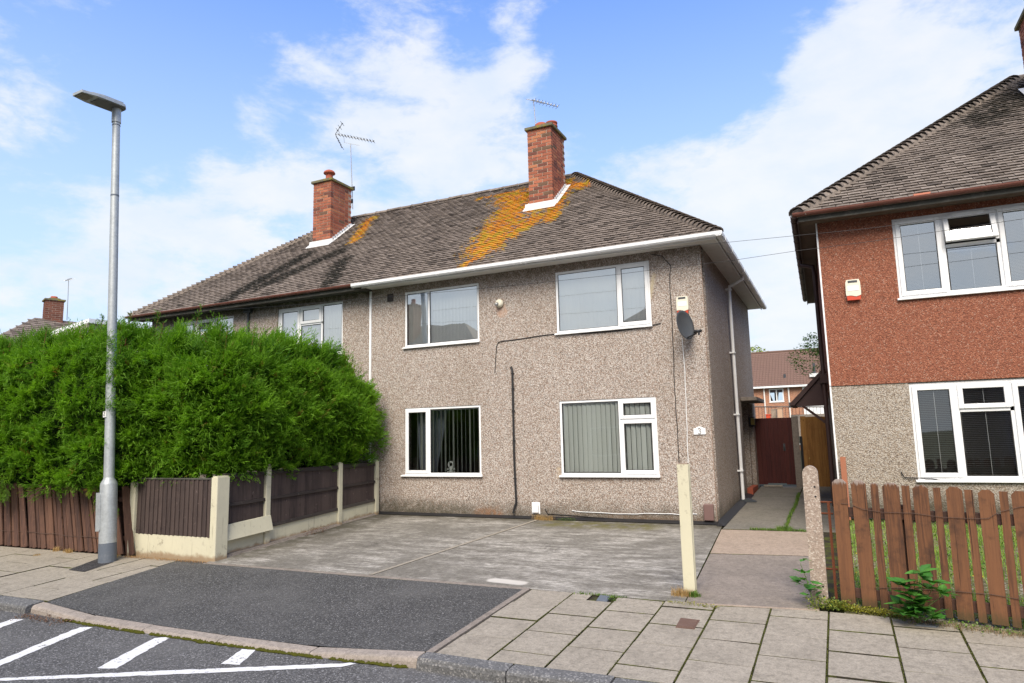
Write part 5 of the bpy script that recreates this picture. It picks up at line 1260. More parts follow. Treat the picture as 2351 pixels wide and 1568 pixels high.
for y0, y1, zt in bays:
    y = y0; zb = gz((y0+y1)/2)+0.30
    while y < y1-0.03:
        w_ = 0.098; e = min(y+w_+0.012, y1)
        zb_y = gz(y)+0.31
        mb = MB(); tt = 0.012
        mb.add([(FX-0.006, y, zb_y), (FX+0.006, y, zb_y), (FX+0.018, e, zb_y), (FX-0.002, e, zb_y), (FX-0.006, y, zt), (FX+0.006, y, zt), (FX+0.018, e, zt), (FX-0.002, e, zt)], [(0,1,2,3),(4,7,6,5),(0,4,5,1),(1,5,6,2),(2,6,7,3),(3,7,4,0)])
        mb.build('board', M_fence_dark, fs_); y += w_
    zb0, zb1 = gz(y0)+0.29, gz(y1)+0.29
    for r0, r1, hh, xx in (((zt-0.075), (zt-0.075), 0.075, 0.05), ((zb0+zt)/2-0.02, (zb1+zt)/2-0.02, 0.05, 0.055), (zb0, zb1, 0.055, 0.05)):
        mb = MB(); mb.add([(FX+0.012, y0, r0), (FX+xx, y0, r0), (FX+xx, y1, r1), (FX+0.012, y1, r1), (FX+0.012, y0, r0+hh), (FX+xx-0.012, y0, r0+hh), (FX+xx-0.012, y1, r1+hh), (FX+0.012, y1, r1+hh)], [(0,3,2,1),(4,5,6,7),(0,1,5,4),(1,2,6,5),(2,3,7,6),(3,0,4,7)])
        mb.build('rail', M_rail_dark, fs_, bevel=0.004)
    if True:
        mb = MB(); mb.add([(FX-0.02, y0, gz(y0)-0.05), (FX+0.02, y0, gz(y0)-0.05), (FX+0.02, y1, gz(y1)-0.05), (FX-0.02, y1, gz(y1)-0.05), (FX-0.02, y0, zb0), (FX+0.02, y0, zb0), (FX+0.02, y1, zb1), (FX-0.02, y1, zb1)], [(0,3,2,1),(4,5,6,7),(0,1,5,4),(1,2,6,5),(2,3,7,6),(3,0,4,7)])
        mb.build('gravel_board', M_cream, fs_, bevel=0.004)
        mb = MB(); mb.add([(FX+0.02, y0, gz(y0)+0.004), (FX+0.07, y0, gz(y0)+0.004), (FX+0.07, y1, gz(y1)+0.004), (FX+0.02, y1, gz(y1)+0.004), (FX+0.02, y0, gz(y0)+0.035), (FX+0.02, y1, gz(y1)+0.035)], [(0, 1, 2, 3), (1, 4, 5, 2)])
        mb.build('mortar_fillet', M_slab_grey, fs_)
# kerb strip and the loose board leaning in the first bay
mb = MB(); mb.add([(FX-0.02, -4.5, gz(-4.5)+0.0), (FX+0.14, -4.5, gz(-4.5)+0.0), (FX+0.12, -1.4, gz(-1.4)+0.003), (FX-0.02, -1.4, gz(-1.4)+0.003), (FX-0.02, -4.5, gz(-4.5)+0.04), (FX+0.13, -4.5, gz(-4.5)+0.035), (FX+0.07, -1.4, gz(-1.4)+0.02), (FX-0.02, -1.4, gz(-1.4)+0.02)], [(4, 5, 6, 7), (0, 1, 5, 4), (1, 2, 6, 5)])
mb.build('footing', M_slab_grey, fs_)
mb = MB(); Q = [at_x(519, 1243, -7.06), at_x(628, 1216, -7.06), at_x(622, 1182, -7.12), at_x(519, 1206, -7.12)]
P2_ = [q+Vector((-0.045, 0, 0.0)) for q in Q]
mb.add(Q+P2_, [(0, 1, 2, 3), (7, 6, 5, 4), (0, 4, 5, 1), (1, 5, 6, 2), (2, 6, 7, 3), (3, 7, 4, 0)])
tag(mb.build('concrete_board', M_cream, bevel=0.005), 'stained cream concrete board propped loose against the first fence bay', 'board')
# street front panel
ff = thing('panel_fence', (-8.05, -4.5, gz(-4.5)), 'short dark panel with cream base facing the street beside the lamp', 'fence', 'dark panel fences with cream posts')
fpost(ff, -7.10, -4.40, 1.06, 0.14, 0.26); fpost(ff, -9.02, -4.50, 0.97, 0.13, 0.12)
x = -8.95
while x < -7.19:
    w_ = 0.105; e = min(x+w_+0.012, -7.175); zt = 1.005; zb = 0.10+rng.normal(0, .003)
    mb = MB(); mb.add([(x, -4.505, zb), (e, -4.525, zb), (e, -4.490, zb), (x, -4.490, zb), (x, -4.505, zt), (e, -4.525, zt), (e, -4.490, zt), (x, -4.490, zt)], [(0,3,2,1),(4,5,6,7),(0,1,5,4),(1,2,6,5),(2,3,7,6),(3,0,4,7)])
    mb.build('board', M_fence_dark, ff); x += w_
mb = MB(); mb.box((-8.95, -4.53, 1.006), (-7.17, -4.47, 1.03)); mb.build('capping', M_fascia_old, ff, bevel=0.003)
mb = MB(); mb.box((-8.95, -4.515, gz(-4.5)-0.08), (-8.62, -4.475, 0.097)); mb.build('gravel_board', M_cream, ff, bevel=0.003)
mb = MB(); mb.box((-8.615, -4.515, gz(-4.5)-0.08), (-7.17, -4.475, 0.097)); mb.build('gravel_board', M_cream, ff, bevel=0.003)

# ---- leaning old pickets left of the lamp
fl_ = thing('picket_fence', (-12, -4.55, gz(-4.5)), 'old dark brown picket fence leaning sideways under the hedge', 'fence', 'wooden picket fences')
x = -9.02; i = 0
def picket(parent, mat, x, y, zb, zt, w_, lean, style, thick=0.02, yd=(1, 0), M0=None, twist=0):
    mb = MB(); h = w_/2
    if style == 'round': prof = [(-h, 0), (h, 0), (h, zt-zb-0.05), (h*0.6, zt-zb-0.012), (0, zt-zb), (-h*0.6, zt-zb-0.012), (-h, zt-zb-0.05)]
    elif style == 'cut': prof = [(-h, 0), (h, 0), (h, zt-zb-0.035), (h*0.45, zt-zb), (-h*0.45, zt-zb), (-h, zt-zb-0.035)]
    else: prof = [(-h, 0), (h, 0), (h, zt-zb), (-h, zt-zb)]
    M_ = Matrix.Translation((x, y, zb)) @ Matrix.Rotation(math.atan2(yd[1], yd[0])+rad(twist), 4, 'Z') @ Matrix.Rotation(rad(lean), 4, 'Y')
    mb.prism(prof, -thick/2, thick/2, 'y', M_); return mb.build('picket', mat, parent, bevel=0.003)
x = -8.98
while x > -17.5:
    wide = i % 2 == 0; w_ = 0.125 if wide else 0.075
    lean = -(16.5-8.0*min(1, (-9-x)/4.5)) + rng.normal(0, 0.8)
    if i < 2: lean = (-12, -10)[i]
    picket(fl_, M_fence_old, x-w_/2+0.10, -4.55-(0.012 if wide else 0)+rng.normal(0, .005), -0.255+rng.normal(0, .004), 0.90+(0.035 if wide else -0.01)+rng.normal(0, .012), w_, lean, 'round' if wide else 'flat', 0.022, twist=rng.normal(0, 2))
    x -= w_+0.028+rng.uniform(0, 0.014); i += 1
for zz in (0.66, -0.0):
    mb = MB(); mb.box((-17.5, -4.52, zz-0.04), (-9.1, -4.47, zz+0.04)); mb.build('rail', M_rail_r, fl_)
    pts = [(-17.5+k*0.34, -4.575+rng.normal(0, .004), zz+0.01+rng.normal(0, .013)) for k in range(25)]
    mb = MB(); mb.tube(pts, 0.005, 4); mb.build('fence_wire', M_wire, fl_)
mb = MB(); mb.box((-17.5, -4.44, -0.30), (-9.05, -4.40, 0.80)); mb.build('backing_boards', M_rail_r, fl_)

# ---- right picket fence
fr_ = thing('picket_fence', (3.4, -4.7, gz(-4.7)), 'chestnut stained picket fence with wide and narrow boards before the beige wall', 'fence', 'wooden picket fences')
FA = Vector((1.96, -4.36, 0)); FB = Vector((3.44, -4.76, 0)); fd = (FB-FA).normalized()
bl = [(578,660,368,1),(698,783,375,1),(806,848,392,0),(873,970,390,1),(985,1030,405,0),(1053,1143,403,1),(1173,1215,417,0),(1240,1335,412,1),(1362,1410,430,0),(1437,1532,430,1),(1555,1605,440,0),(1640,1735,438,1)]
fn = Vector((fd.y, -fd.x, 0)); fdist = fn.dot(FA)
def on_fence(u, v): 
    return hit(1683.7+u*.39, 956.6+v*.39, tuple(fn), fdist)
styles = ['cut', 'flat']
last = 0
for k, (u0, u1, v, wide) in enumerate(bl):
    a = on_fence(u0, v+30); b = on_fence(u1, v+30); t = on_fence((u0+u1)/2, v)
    w_ = (b-a).length; c = (a+b)/2; zb = gz(c.y)+0.035
    picket(fr_, M_picket, c.x, c.y-(0.0 if wide else -0.0), zb, t.z, w_, rng.normal(0, 0.4)+0.2, 'cut' if wide else 'flat', 0.022, (fd.x, fd.y)); last = (c-FA).dot(fd)
s_ = last+0.16; wide = 0
while s_ < 7.5:
    w_ = 0.16 if wide else 0.085; c = FA+fd*s_
    picket(fr_, M_picket, c.x, c.y, gz(c.y)+0.04, 0.95+rng.normal(0, .01), w_, rng.normal(0, 0.5), 'cut' if wide else 'flat', 0.022, (fd.x, fd.y)); s_ += 0.20 if not wide else 0.17; wide = 1-wide
Mf = Matrix.Translation(FA) @ Matrix.Rotation(math.atan2(fd.y, fd.x), 4, 'Z')
for za in (0.66, -0.16):
    mb = MB(); mb.box((0.0, 0.014, za), (7.4, 0.055, za+0.10), Mf); mb.build('rail', M_rail_r, fr_, bevel=0.004)
for sx in (0.55, 2.35, 4.2):
    mb = MB(); mb.box((sx, 0.057, -0.35), (sx+0.075, 0.13, 0.80), Mf); mb.build('fence_post', M_rail_r, fr_, bevel=0.004)
mb = MB(); mb.tube([Mf @ Vector(p) for p in [(0.05, -0.018, 0.80), (0.15, -0.018, 0.795), (0.26, -0.02, 0.75), (0.45, -0.02, 0.73), (0.72, -0.02, 0.735), (0.95, -0.02, 0.71), (1.2, -0.02, 0.71), (1.34, -0.02, 0.72), (1.42, -0.02, 0.78), (1.6, -0.02, 0.84), (1.75, -0.02, 0.85)]], 0.0028, 4); mb.build('fence_wire', M_wire, fr_)
mb = MB(); mb.tube([Mf @ Vector(p) for p in [(0.3, -0.02, -0.03), (0.55, -0.02, 0.0), (0.9, -0.02, 0.02), (1.3, -0.02, 0.03), (1.7, -0.02, 0.0)]], 0.003, 4); mb.build('fence_wire', M_wire, fr_)
# rusty hinge bar between post and fence
o = thing('iron_strap', (1.86, -4.30, 0.3), 'rusty iron bar standing between the rounded gate post and the first picket', 'iron bar')
mb = MB(); mb.box((1.868, -4.28, -0.2), (1.895, -4.255, 0.80)); mb.build('bar', M_rust, o)
for zz in (0.80, 0.68, 0.10): mb = MB(); mb.tube([(1.80, -4.26, zz), (1.92, -4.27, zz)], 0.011, 8); mb.build('pin', M_rust, o)
# fence pale leaning on the corner of the beige wall
mb = MB(); mb.box((2.02, -0.64, 0.20), (2.10, -0.60, 1.16)); tag(mb.build('loose_plank', painted('orange_plank', (0.34, 0.13, 0.07), 0.8), bevel=0.003), 'orange brown plank standing against the corner of the beige wall', 'plank')

# ---- free standing posts
o = thing('concrete_post', (0.36, -4.34, gz(-4.34)), 'tall cream painted square concrete post standing alone at the driveway corner', 'post')
mb = MB(); z0 = gz(-4.34)-0.1; w_ = 0.066
prof = [(-w_, -.06), (w_, -.06), (w_, -.02), (w_-0.014, -.018), (w_-0.014, .018), (w_, .02), (w_, .06), (-w_, .06), (-w_, .02), (-w_+.014, .018), (-w_+.014, -.018), (-w_, -.02)]
mb.prism([(0.362+x, -4.34+y) for x, y in prof], z0, 1.215, 'z'); mb.build('shaft', M_cream, o, bevel=0.005)
mb = MB(); mb.prism([(0.362+x*0.8, -4.34+y*0.8) for x, y in prof], 1.215, 1.228, 'z'); mb.build('broken_top', M_slab_pink, o)
o = thing('gate_post', (1.725, -4.21, gz(-4.21)), 'exposed aggregate concrete gate post with rounded top and bolt holes', 'post')
mb = MB(); w_ = 0.080; z0 = gz(-4.2)-0.1; top = 1.19
prof = [(-w_, z0), (w_, z0), (w_*1.02, 0.4), (w_*0.98, top-0.085)]+[(w_*0.98*math.cos(t), top-0.085+0.082*math.sin(t)) for t in np.linspace(0.25, math.pi-0.25, 9)]+[(-w_*0.98, top-0.085), (-w_*1.02, 0.4)]
mb.prism([(1.722+u, v) for u, v in prof], -4.28, -4.13, 'y'); mb.build('shaft', M_aggregate, o, bevel=0.012)
for (u, v) in ((478, 413), (483, 470), (528, 1000), (533, 1057)):
    p = at_y(1683.7+u*.39, 956.6+v*.39, -4.281); mb = MB(); mb.tube([p-Vector((0, .0015, 0)), p+Vector((0, .02, 0))], 0.011, 10); mb.build('bolt_hole', M_seal, o)

# ---- side gate, post and closeboard fence at the end of the passage
gt = thing('garden_gate', (0.55, 6.0, gz(6)), 'dark red brown boarded gate closing the passage', 'gate')
n = 8; gx0, gx1 = 0.10, 0.972
for i in range(n):
    a = gx0+(gx1-gx0)*i/n; b = gx0+(gx1-gx0)*(i+1)/n-0.0015; mb = MB(); mb.box((a, 6.0, 0.27+(0.03 if 2 <= i <= 5 else 0)), (b, 6.025, 1.925)); mb.build('board', M_gate, gt, bevel=0.003)
for zz in (0.4, 1.05, 1.75): mb = MB(); mb.box((gx0, 6.028, zz), (gx1, 6.06, zz+0.1)); mb.build('rail', M_gate, gt)
mb = MB(); mb.tube([(0.76, 5.995, 1.12), (0.76, 5.96, 1.14), (0.76, 5.96, 1.24), (0.76, 5.995, 1.26)], 0.012, 6); mb.box((0.735, 5.992, 1.10), (0.785, 5.999, 1.28)); mb.build('handle', M_grey_plastic, gt)
mb = MB(); mb.box((0.975, 5.94, 0.1), (1.12, 6.08, 1.95)); tag(mb.build('concrete_post', M_slab_grey, bevel=0.008), 'grey concrete post between the passage gate and the golden fence', 'post')
cf = thing('closeboard_fence', (1.5, 6.15, gz(6)), 'golden brown closeboard fence at the end of the passage', 'fence')
x = 1.135; i = 0
while x < 3.6:
    mb = MB(); z1 = 1.95-0.02*i*0.3+rng.normal(0, .008); mb.box((-0.062, -0.008+0.012*(i % 2), 0), (0.062, 0.010+0.012*(i % 2), z1-0.2), Matrix.Translation((x+0.06, 6.15, 0.2)) @ Matrix.Rotation(rad(1.2), 4, 'Y') @ Matrix.Rotation(rad(5), 4, 'Z')); mb.build('board', M_fence_orange, cf); x += 0.098; i += 1
mb = MB(); mb.box((1.125, 6.09, 0.2), (1.185, 6.13, 1.45)); mb.build('post_stub', M_black, cf)
mb = MB(); mb.box((0.22, 5.84, 0.225), (0.66, 5.98, 0.262), Matrix.Identity(4)); tag(mb.build('loose_plank', M_slab, bevel=0.005), 'pale flat plank lying on the ground under the passage gate', 'plank')
o = thing('meter_cabinet', (0.13, 5.5, 1.8), 'small yellow and black box on the wall above the passage gate', 'box')
mb = MB(); mb.box((0.01, 5.52, 1.72), (0.15, 5.60, 1.95)); mb.build('body', M_black, o); mb = MB(); mb.box((0.06, 5.50, 1.76), (0.15, 5.519, 1.93)); mb.build('face', painted('yellow_face', (0.42, 0.33, 0.10), 0.6), o)

# ---- terrace of brick houses beyond the gardens
TY = 45.0; TZ = 5.15
tr = thing('terraced_house', (-2, TY, 0.2), 'brick terrace with red brown pantile roof seen between the two houses', 'house')
holes = [(-5.9, -4.65, 3.75, 4.95), (-2.80, -1.72, 3.93, 4.98), (-4.9, -3.9, 0.6, 2.2), (-1.6, -0.4, 0.6, 2.2)]
wall_with_holes(tr, 'front_wall', I4, -14, 8, 0, TZ, holes, material('distant_brick', lambda N: dict(c=(lambda t: t)(N.mix(0.0, (0, 0, 0), (0, 0, 0))) if False else _bt(N)), 0.85) if False else M_brick_dark, d=TY)
def _farbrick(N):
    p = N.pos(); b = N.node('ShaderNodeTexBrick'); sx = N.node('ShaderNodeSeparateXYZ'); N.l.new(p, sx.inputs[0]); cx = N.node('ShaderNodeCombineXYZ'); N.l.new(sx.outputs[0], cx.inputs[0]); N.l.new(sx.outputs[2], cx.inputs[1]); N.l.new(cx.outputs[0], b.inputs[0])
    b.inputs['Color1'].default_value = (0.40, 0.15, 0.07, 1); b.inputs['Color2'].default_value = (0.26, 0.09, 0.05, 1); b.inputs['Mortar'].default_value = (0.38, 0.29, 0.22, 1)
    b.inputs['Scale'].default_value = 1.0; b.inputs['Mortar Size'].default_value = 0.012; b.inputs['Brick Width'].default_value = 0.23; b.inputs['Row Height'].default_value = 0.078
    return dict(c=b.outputs[0])
M_farbrick = material('terrace_brick', _farbrick, 0.85, 0.2)
tr.children[0].data.materials[0] = M_farbrick
mb = MB(); mb.box((-0.35, TY-0.03, 0.2), (2.6, TY-0.004, TZ-0.05)); mb.build('white_cladding', M_upvc, tr)
rf = MB(); ry_, rz2 = TY+4.3, 8.35
vs = [(-14, TY-0.35, TZ), (8, TY-0.35, TZ), (8, ry_, rz2), (-14, ry_, rz2), (-14, TY+9, TZ), (8, TY+9, TZ)]
rf.add(vs, [(0, 1, 2, 3), (3, 2, 5, 4), (0, 3, 4), (1, 5, 2)]); rfo = rf.build('roof', M_pantile, tr)
tl = MB(); Ls = math.hypot(ry_-TY+0.35, rz2-TZ); ag = math.atan2(rz2-TZ, ry_-TY+0.35); Mp = Matrix.Translation((0, TY-0.35, TZ)) @ Matrix.Rotation(ag, 4, 'X')
for r_ in range(int(Ls/0.30)):
    for k in range(-36, 26):
        x = k*0.235; y = r_*0.30
        if x < -8 or x > 5: continue
        z = 0.035; a = rad(-4); 
        vs = [(x+u, y+v, (zz+z+(0.03 if v < 0.1 else 0.0))) for v in (-0.02, 0.30) for u, zz in ((0, 0), (0.05, 0.03), (0.11, 0.03), (0.16, 0.0), (0.232, -0.012))]
        tl.add(vs, [(i, i+1, i+6, i+5) for i in range(4)]+[(0, 1, 2, 3, 4)], Mp)
tl.build('tiles', M_pantile, rfo, kind='stuff')
mb = MB(); mb.box((-14, ry_-0.12, rz2-0.03), (8, ry_+0.12, rz2+0.09)); mb.build('ridge', M_pantile, tr)
mb = MB(); mb.box((-14, TY-0.42, TZ-0.12), (8, TY-0.30, TZ+0.02)); mb.build('gutter', M_upvc, tr)
for x in (-3.15, -1.35): mb = MB(); mb.tube([(x, TY-0.1, TZ), (x, TY-0.1, 0.2)], 0.06, 6); mb.build('downpipe', M_soffit, tr)
for (a, b, c, e) in holes:
    make_window(tr, I4, a, b, c, e, [(a+.07, (a+b)/2-.03, c+.07, e-.07, 'fixed'), ((a+b)/2+.03, b-.07, c+.07, e-.07, 'fixed')], M_glass, wf=0.08, y=TY)
for px_, py_ in ((1803, 885), (1850+20, 860)):
    p = at_y(px_, py_, TY+0.6); mb = MB(); mb.box((p.x-0.35, p.y-0.5, p.z-0.2), (p.x+0.35, p.y+0.1, p.z+0.08)); mb.build('flashing', M_lead, rfo); mb = MB(); mb.tube([(p.x, p.y, p.z), (p.x, p.y, p.z+0.9)], 0.10, 6); mb.build('vent_pipe', M_grey_plastic, rfo)
# clutter between: railing, boxes
rl = thing('railing', (0.2, 24, 0.2), 'thin black metal railing in the yards beyond the passage gate', 'railing')
a = at_y(1722, 934, 24); b = at_y(1895, 934, 24); lo = at_y(1800, 975, 24).z
mb = MB(); mb.tube([a, b], 0.03, 5); mb.build('top_rail', M_black, rl)
mb = MB(); k = 22
for i in range(k): p = a.lerp(b, (i+.5)/k); mb.tube([p, (p.x, p.y, lo)], 0.012, 4)
mb.build('bars', M_black, rl, kind='stuff')
def crate(x0, x1, y0, y1, Y, mat, nm, label, cat, lid=True):
    a = at_y(x0, y0, Y); b = at_y(x1, y1, Y); o = thing(nm, ((a.x+b.x)/2, Y, b.z), label, cat)
    mb = MB(); mb.box((a.x, Y, b.z-0.6), (b.x, Y+0.5, a.z)); mb.build('body', mat, o, bevel=0.02)
    mb = MB(); mb.box((a.x-0.02, Y-0.02, a.z), (b.x+0.02, Y+0.52, a.z+0.04)); mb.build('lid', mat, o, bevel=0.01)
crate(1770, 1783, 941, 960, 22, M_slab_pink, 'storage_box', 'pinkish stacked box behind the passage gate, left of two', 'box')
crate(1784, 1797, 938, 960, 21.5, painted('plywood', (0.5, 0.33, 0.22), 0.8), 'storage_box', 'plywood coloured box behind the passage gate, right of two', 'box')
crate(1758, 1769, 953, 962, 20, M_red, 'storage_box', 'small red box showing over the passage gate', 'box')
o = thing('black_sheet', at_y(1830, 925, 23.5), 'dark sheet of plastic hanging on the rail in the yards', 'sheet'); 
a = at_y(1811, 924, 23.5); b = at_y(1839, 935, 23.5); mb = MB(); mb.box((a.x, 23.5, b.z), (b.x, 23.56, a.z)); mb.build('sheet', M_black, o)
a = at_y(1815, 952, 23.8); b = at_y(1900, 1000, 23.8)
mb = MB(); mb.box((a.x, 23.9, b.z), (b.x+2, 24.0, a.z)); tag(mb.build('yard_wall', M_slab_grey), 'pale grey low wall in the yards behind the golden fence', 'wall')

# ---- neighbouring house beyond the hedge, far left
Pn = [at_x(103, 690, -28)]
nb = thing('semi_detached_house', (-28, 6, 0), 'distant house with brick chimney rising over the far left of the hedge', 'house')
cA = at_x(100, 745, -28.0); rz3 = cA.z+0.05
Mn = Matrix.Translation((-28, 4.6, 0)) @ Matrix.Rotation(rad(76), 4, 'Z')
rzN = 7.00
mb = MB(); # hipped roof in local coordinates: ridge along local x
vs = [(-4.0, -3.8, 4.2), (9.0, -3.8, 4.2), (9.0, 3.8, 4.2), (-4.0, 3.8, 4.2), (-0.3, 0, rzN), (8.0, 0, rzN)]
mb.add(vs, [(0, 1, 5, 4), (2, 3, 4, 5), (1, 2, 5), (3, 0, 4), (3, 2, 1, 0)]); nro = mb.build('roof', M_tile, nb, Mn)
mb = MB(); L_ = math.hypot(3.8, rzN-4.2); ag = math.atan2(rzN-4.2, 3.8)
for r_ in range(28):
    t = r_/28; xa = -4+3.7*t; 
    k = int((9-t-xa)/0.3)
    for j in range(k):
        x = xa+j*0.3+(0.15 if r_ % 2 else 0)
        mb.add([(x, 0, 0), (x+0.285, 0, 0), (x+0.285, 0.2, 0), (x, 0.2, 0), (x, 0, 0.035), (x+0.285, 0, 0.035), (x+0.285, 0.2, 0.008), (x, 0.2, 0.008)], [(4, 5, 6, 7), (0, 1, 5, 4), (1, 2, 6, 5), (3, 0, 4, 7)], Matrix.Translation((0, -3.8, 4.2)) @ Matrix.Rotation(ag, 4, 'X') @ Matrix.Translation((0, r_*L_/28, 0)))
mb.build('tiles', M_tile, nro, Mn, kind='stuff')
mb = MB(); mb.box((-3.6, -3.4, 0), (8.6, 3.4, 4.2)); mb.build('wall', M_dash, nb, Mn)
mb = MB(); mb.box((-3.9, -3.95, 4.1), (9.0, -3.8, 4.25)); mb.build('gutter', M_upvc, nb, Mn)
ca = at_x(105, 700, -27.9); cb = at_x(155, 700, -27.9)
Mc = Matrix.Translation((ca.x, ca.y, 0)) @ Matrix.Rotation(rad(68), 4, 'Z')
chimney(nb, Mc, 0.0, 0.0, (cb-ca).length*0.72, 0.6, 6.0, 7.82, [((cb-ca).length*0.36, 0.3, [(0.13, 0), (0.13, 0.14), (0.11, 0.15)])], brick=M_brick_dark, flash=False, nmax=200, H=0.085)
aerial(at_x(154, 735, -28), at_x(158, 640, -28), at_x(150, 645, -28), at_x(165, 640, -28.5), 5, 'distant thin aerial beside the far left chimney', False, M_copper)
# long white fascia of a flat roofed garage behind the hedge
a = at_x(205, 731, -22); b = at_x(352, 747, -22)
gr = thing('garage', (a.x, (a.y+b.y)/2, 0), 'flat roofed garage whose white edge shows above the hedge', 'garage')
mb = MB(); d = (b-a); mb.add([a, b, b+Vector((0, 0, -0.16)), a+Vector((0, 0, -0.16)), a+Vector((-4, 1, 0)), b+Vector((-4, 1, 0)), b+Vector((-4, 1, -0.16)), a+Vector((-4, 1, -0.16))], [(0, 1, 2, 3), (4, 5, 1, 0), (7, 6, 5, 4), (3, 2, 6, 7), (0, 3, 7, 4), (1, 5, 6, 2)]); mb.build('fascia', M_upvc, gr)
mb = MB(); q0, q1 = a+Vector((-0.1, 0, -0.16)), b+Vector((-0.1, 0, -0.16)); mb.add([q0, q1, (q1.x, q1.y, 0), (q0.x, q0.y, 0), q0+Vector((-3.8, 1, 0)), q1+Vector((-3.8, 1, 0)), (q1.x-3.8, q1.y+1, 0), (q0.x-3.8, q0.y+1, 0)], [(0, 1, 2, 3), (4, 7, 6, 5), (0, 3, 7, 4), (1, 5, 6, 2)]); mb.build('wall', M_dash_beige, gr)

# ---- houses across the street, seen only in the windows
def simple_house(x0, x1, y0, label, hip=True, chx=None):
    o = thing('semi_detached_house', ((x0+x1)/2, y0, -0.4), label, 'house', 'houses on the camera side of the street')
    mb = MB(); mb.box((x0, y0-7, -0.4), (x1, y0, 4.9)); mb.build('wall', M_dash, o)
    mb = MB(); e = 0.4; h = 8.2; ym = y0-3.5; rr_ = 4 if hip else 0
    mb.add([(x0-e, y0+e, 4.9), (x1+e, y0+e, 4.9), (x1+e, y0-7-e, 4.9), (x0-e, y0-7-e, 4.9), (x0-e+rr_, ym, h), (x1+e-rr_, ym, h)], [(4, 5, 1, 0), (5, 4, 3, 2), (1, 5, 2), (4, 0, 3), (0, 1, 2, 3)]); mb.build('roof', M_tile_rh, o)
    for cx in (chx or []): 
        mb = MB(); mb.box((cx, ym+0.6, 7.0), (cx+0.65, ym+1.5, 9.2)); mb.box((cx-.05, ym+0.55, 9.2), (cx+0.7, ym+1.55, 9.28)); c_ = mb.build('chimney', M_brick_dark, o); mb = MB(); mb.lathe([(0.14, 0), (0.12, 0.35)], (cx+0.3, ym+1, 9.28), 10); mb.build('chimney_pot', M_terracotta, c_)
    k = 0
    for fx in np.arange(x0+1.2, x1-2, 3.6):
        for zz in (0.7, 3.4):
            mb = MB(); mb.box((fx, y0-0.01, zz), (fx+1.8, y0+0.03, zz+1.25)); w__ = mb.build('window', M_upvc, o); mb = MB(); mb.box((fx+0.07, y0+0.031, zz+0.07), (fx+0.86, y0+0.035, zz+1.18)); mb.box((fx+0.94, y0+0.031, zz+0.07), (fx+1.73, y0+0.035, zz+1.18)); mb.build('pane', M_grey_plastic, w__)
    return o
simple_house(-28, -13.3, -17.5, 'house over the road far to the left, reflected in the upstairs windows', True, [-20])
simple_house(-9.5, 4.5, -17.5, 'house directly over the road behind the camera with two chimneys', True, [-5.2, 0.6])
simple_house(8.0, 22.0, -17.5, 'house over the road to the right, reflected in the red house windows', True, [11.5, 17])
# ================================================================== VEGETATION
def fronds(P, Dn, Up, L, Wd, nl, tints, tip=(0.16, 0.30, 0.03), rg=rng, taper=0.85):
    """flat feathery sprays: P roots, Dn directions, Up plane hints; returns verts, tris, colours"""
    n = len(P); Dn = Dn/np.linalg.norm(Dn, axis=1, keepdims=True)
    S = np.cross(Dn, Up); S /= np.linalg.norm(S, axis=1, keepdims=True)+1e-9
    U = np.cross(S, Dn)
    k = nl; t = (np.arange(k)+0.5)/k
    side = np.where(np.arange(k) % 2 == 0, 1.0, -1.0)
    t2 = t[None, :]; Lc = L[:, None]
    curve = (t2**2)*0.22*Lc
    droop = rg.normal(0, 1, (n, 1))*curve
    base = P[:, None, :]+Dn[:, None, :]*(t2*Lc)[..., None]+U[:, None, :]*droop[..., None]
    ln = Wd[:, None]*(1.0-taper*t2)*rg.uniform(0.7, 1.25, (n, k))+0.008
    ang = rg.uniform(0.35, 0.75, (n, k))
    dirv = Dn[:, None, :]*np.cos(ang)[..., None]+S[:, None, :]*(np.sin(ang)*side[None, :])[..., None]+U[:, None, :]*rg.normal(0, 0.22, (n, k))[..., None]
    tipv = base+dirv*ln[..., None]
    hw = (0.016+0.10*ln)[..., None]
    a = base-Dn[:, None, :]*hw*0.5; b = base+Dn[:, None, :]*hw*0.9+dirv*ln[..., None]*0.35+S[:, None, :]*(side[None, :, None]*0.003)
    V = np.stack([a, b, tipv], 2)             # n,k,3,3
    a2 = a+dirv*ln[..., None]*0.45-Dn[:, None, :]*hw*0.5
    V2 = np.stack([a, tipv, a2], 2)
    # stem tip triangle
    e0 = P+Dn*(L*0.80)[:, None]; e1 = P+Dn*(L*1.04)[:, None]+U*droop[:, -1:]*1.1
    V3 = np.stack([e0-S*0.006, e0+S*0.006, e1], 1)[:, None]
    V = np.concatenate([V, V2, V3], 1)
    tt = np.concatenate([t, t, [1.0]]); nk = len(tt)
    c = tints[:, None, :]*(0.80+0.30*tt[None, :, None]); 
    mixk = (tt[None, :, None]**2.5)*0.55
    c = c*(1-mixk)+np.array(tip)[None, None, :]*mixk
    c = np.repeat(c[:, :, None, :], 3, 2)
    verts = V.reshape(-1, 3); cols = np.concatenate([c.reshape(-1, 3), np.ones((len(verts), 1))], 1)
    F = np.arange(len(verts)).reshape(-1, 3)
    return verts, F, cols
def add_np(name, parts, mat, parent=None, kind=None):
    vs, fs, cs = [], [], []; b = 0
    for v, f, c in parts: vs.append(v); fs.append(f+b); cs.append(c); b += len(v)
    me = mesh_np(name, np.concatenate(vs), faces3=np.concatenate(fs), mat=mat, colors=np.concatenate(cs))
    o = bpy.data.objects.new(name, me); link(o, parent)
    if kind: o['kind'] = kind
    return o

hedge = thing('conifer_hedge', (-10, -3.2, gz(-3.2)), 'tall bright green conifer hedge wrapping the corner behind both dark fences', 'hedge')
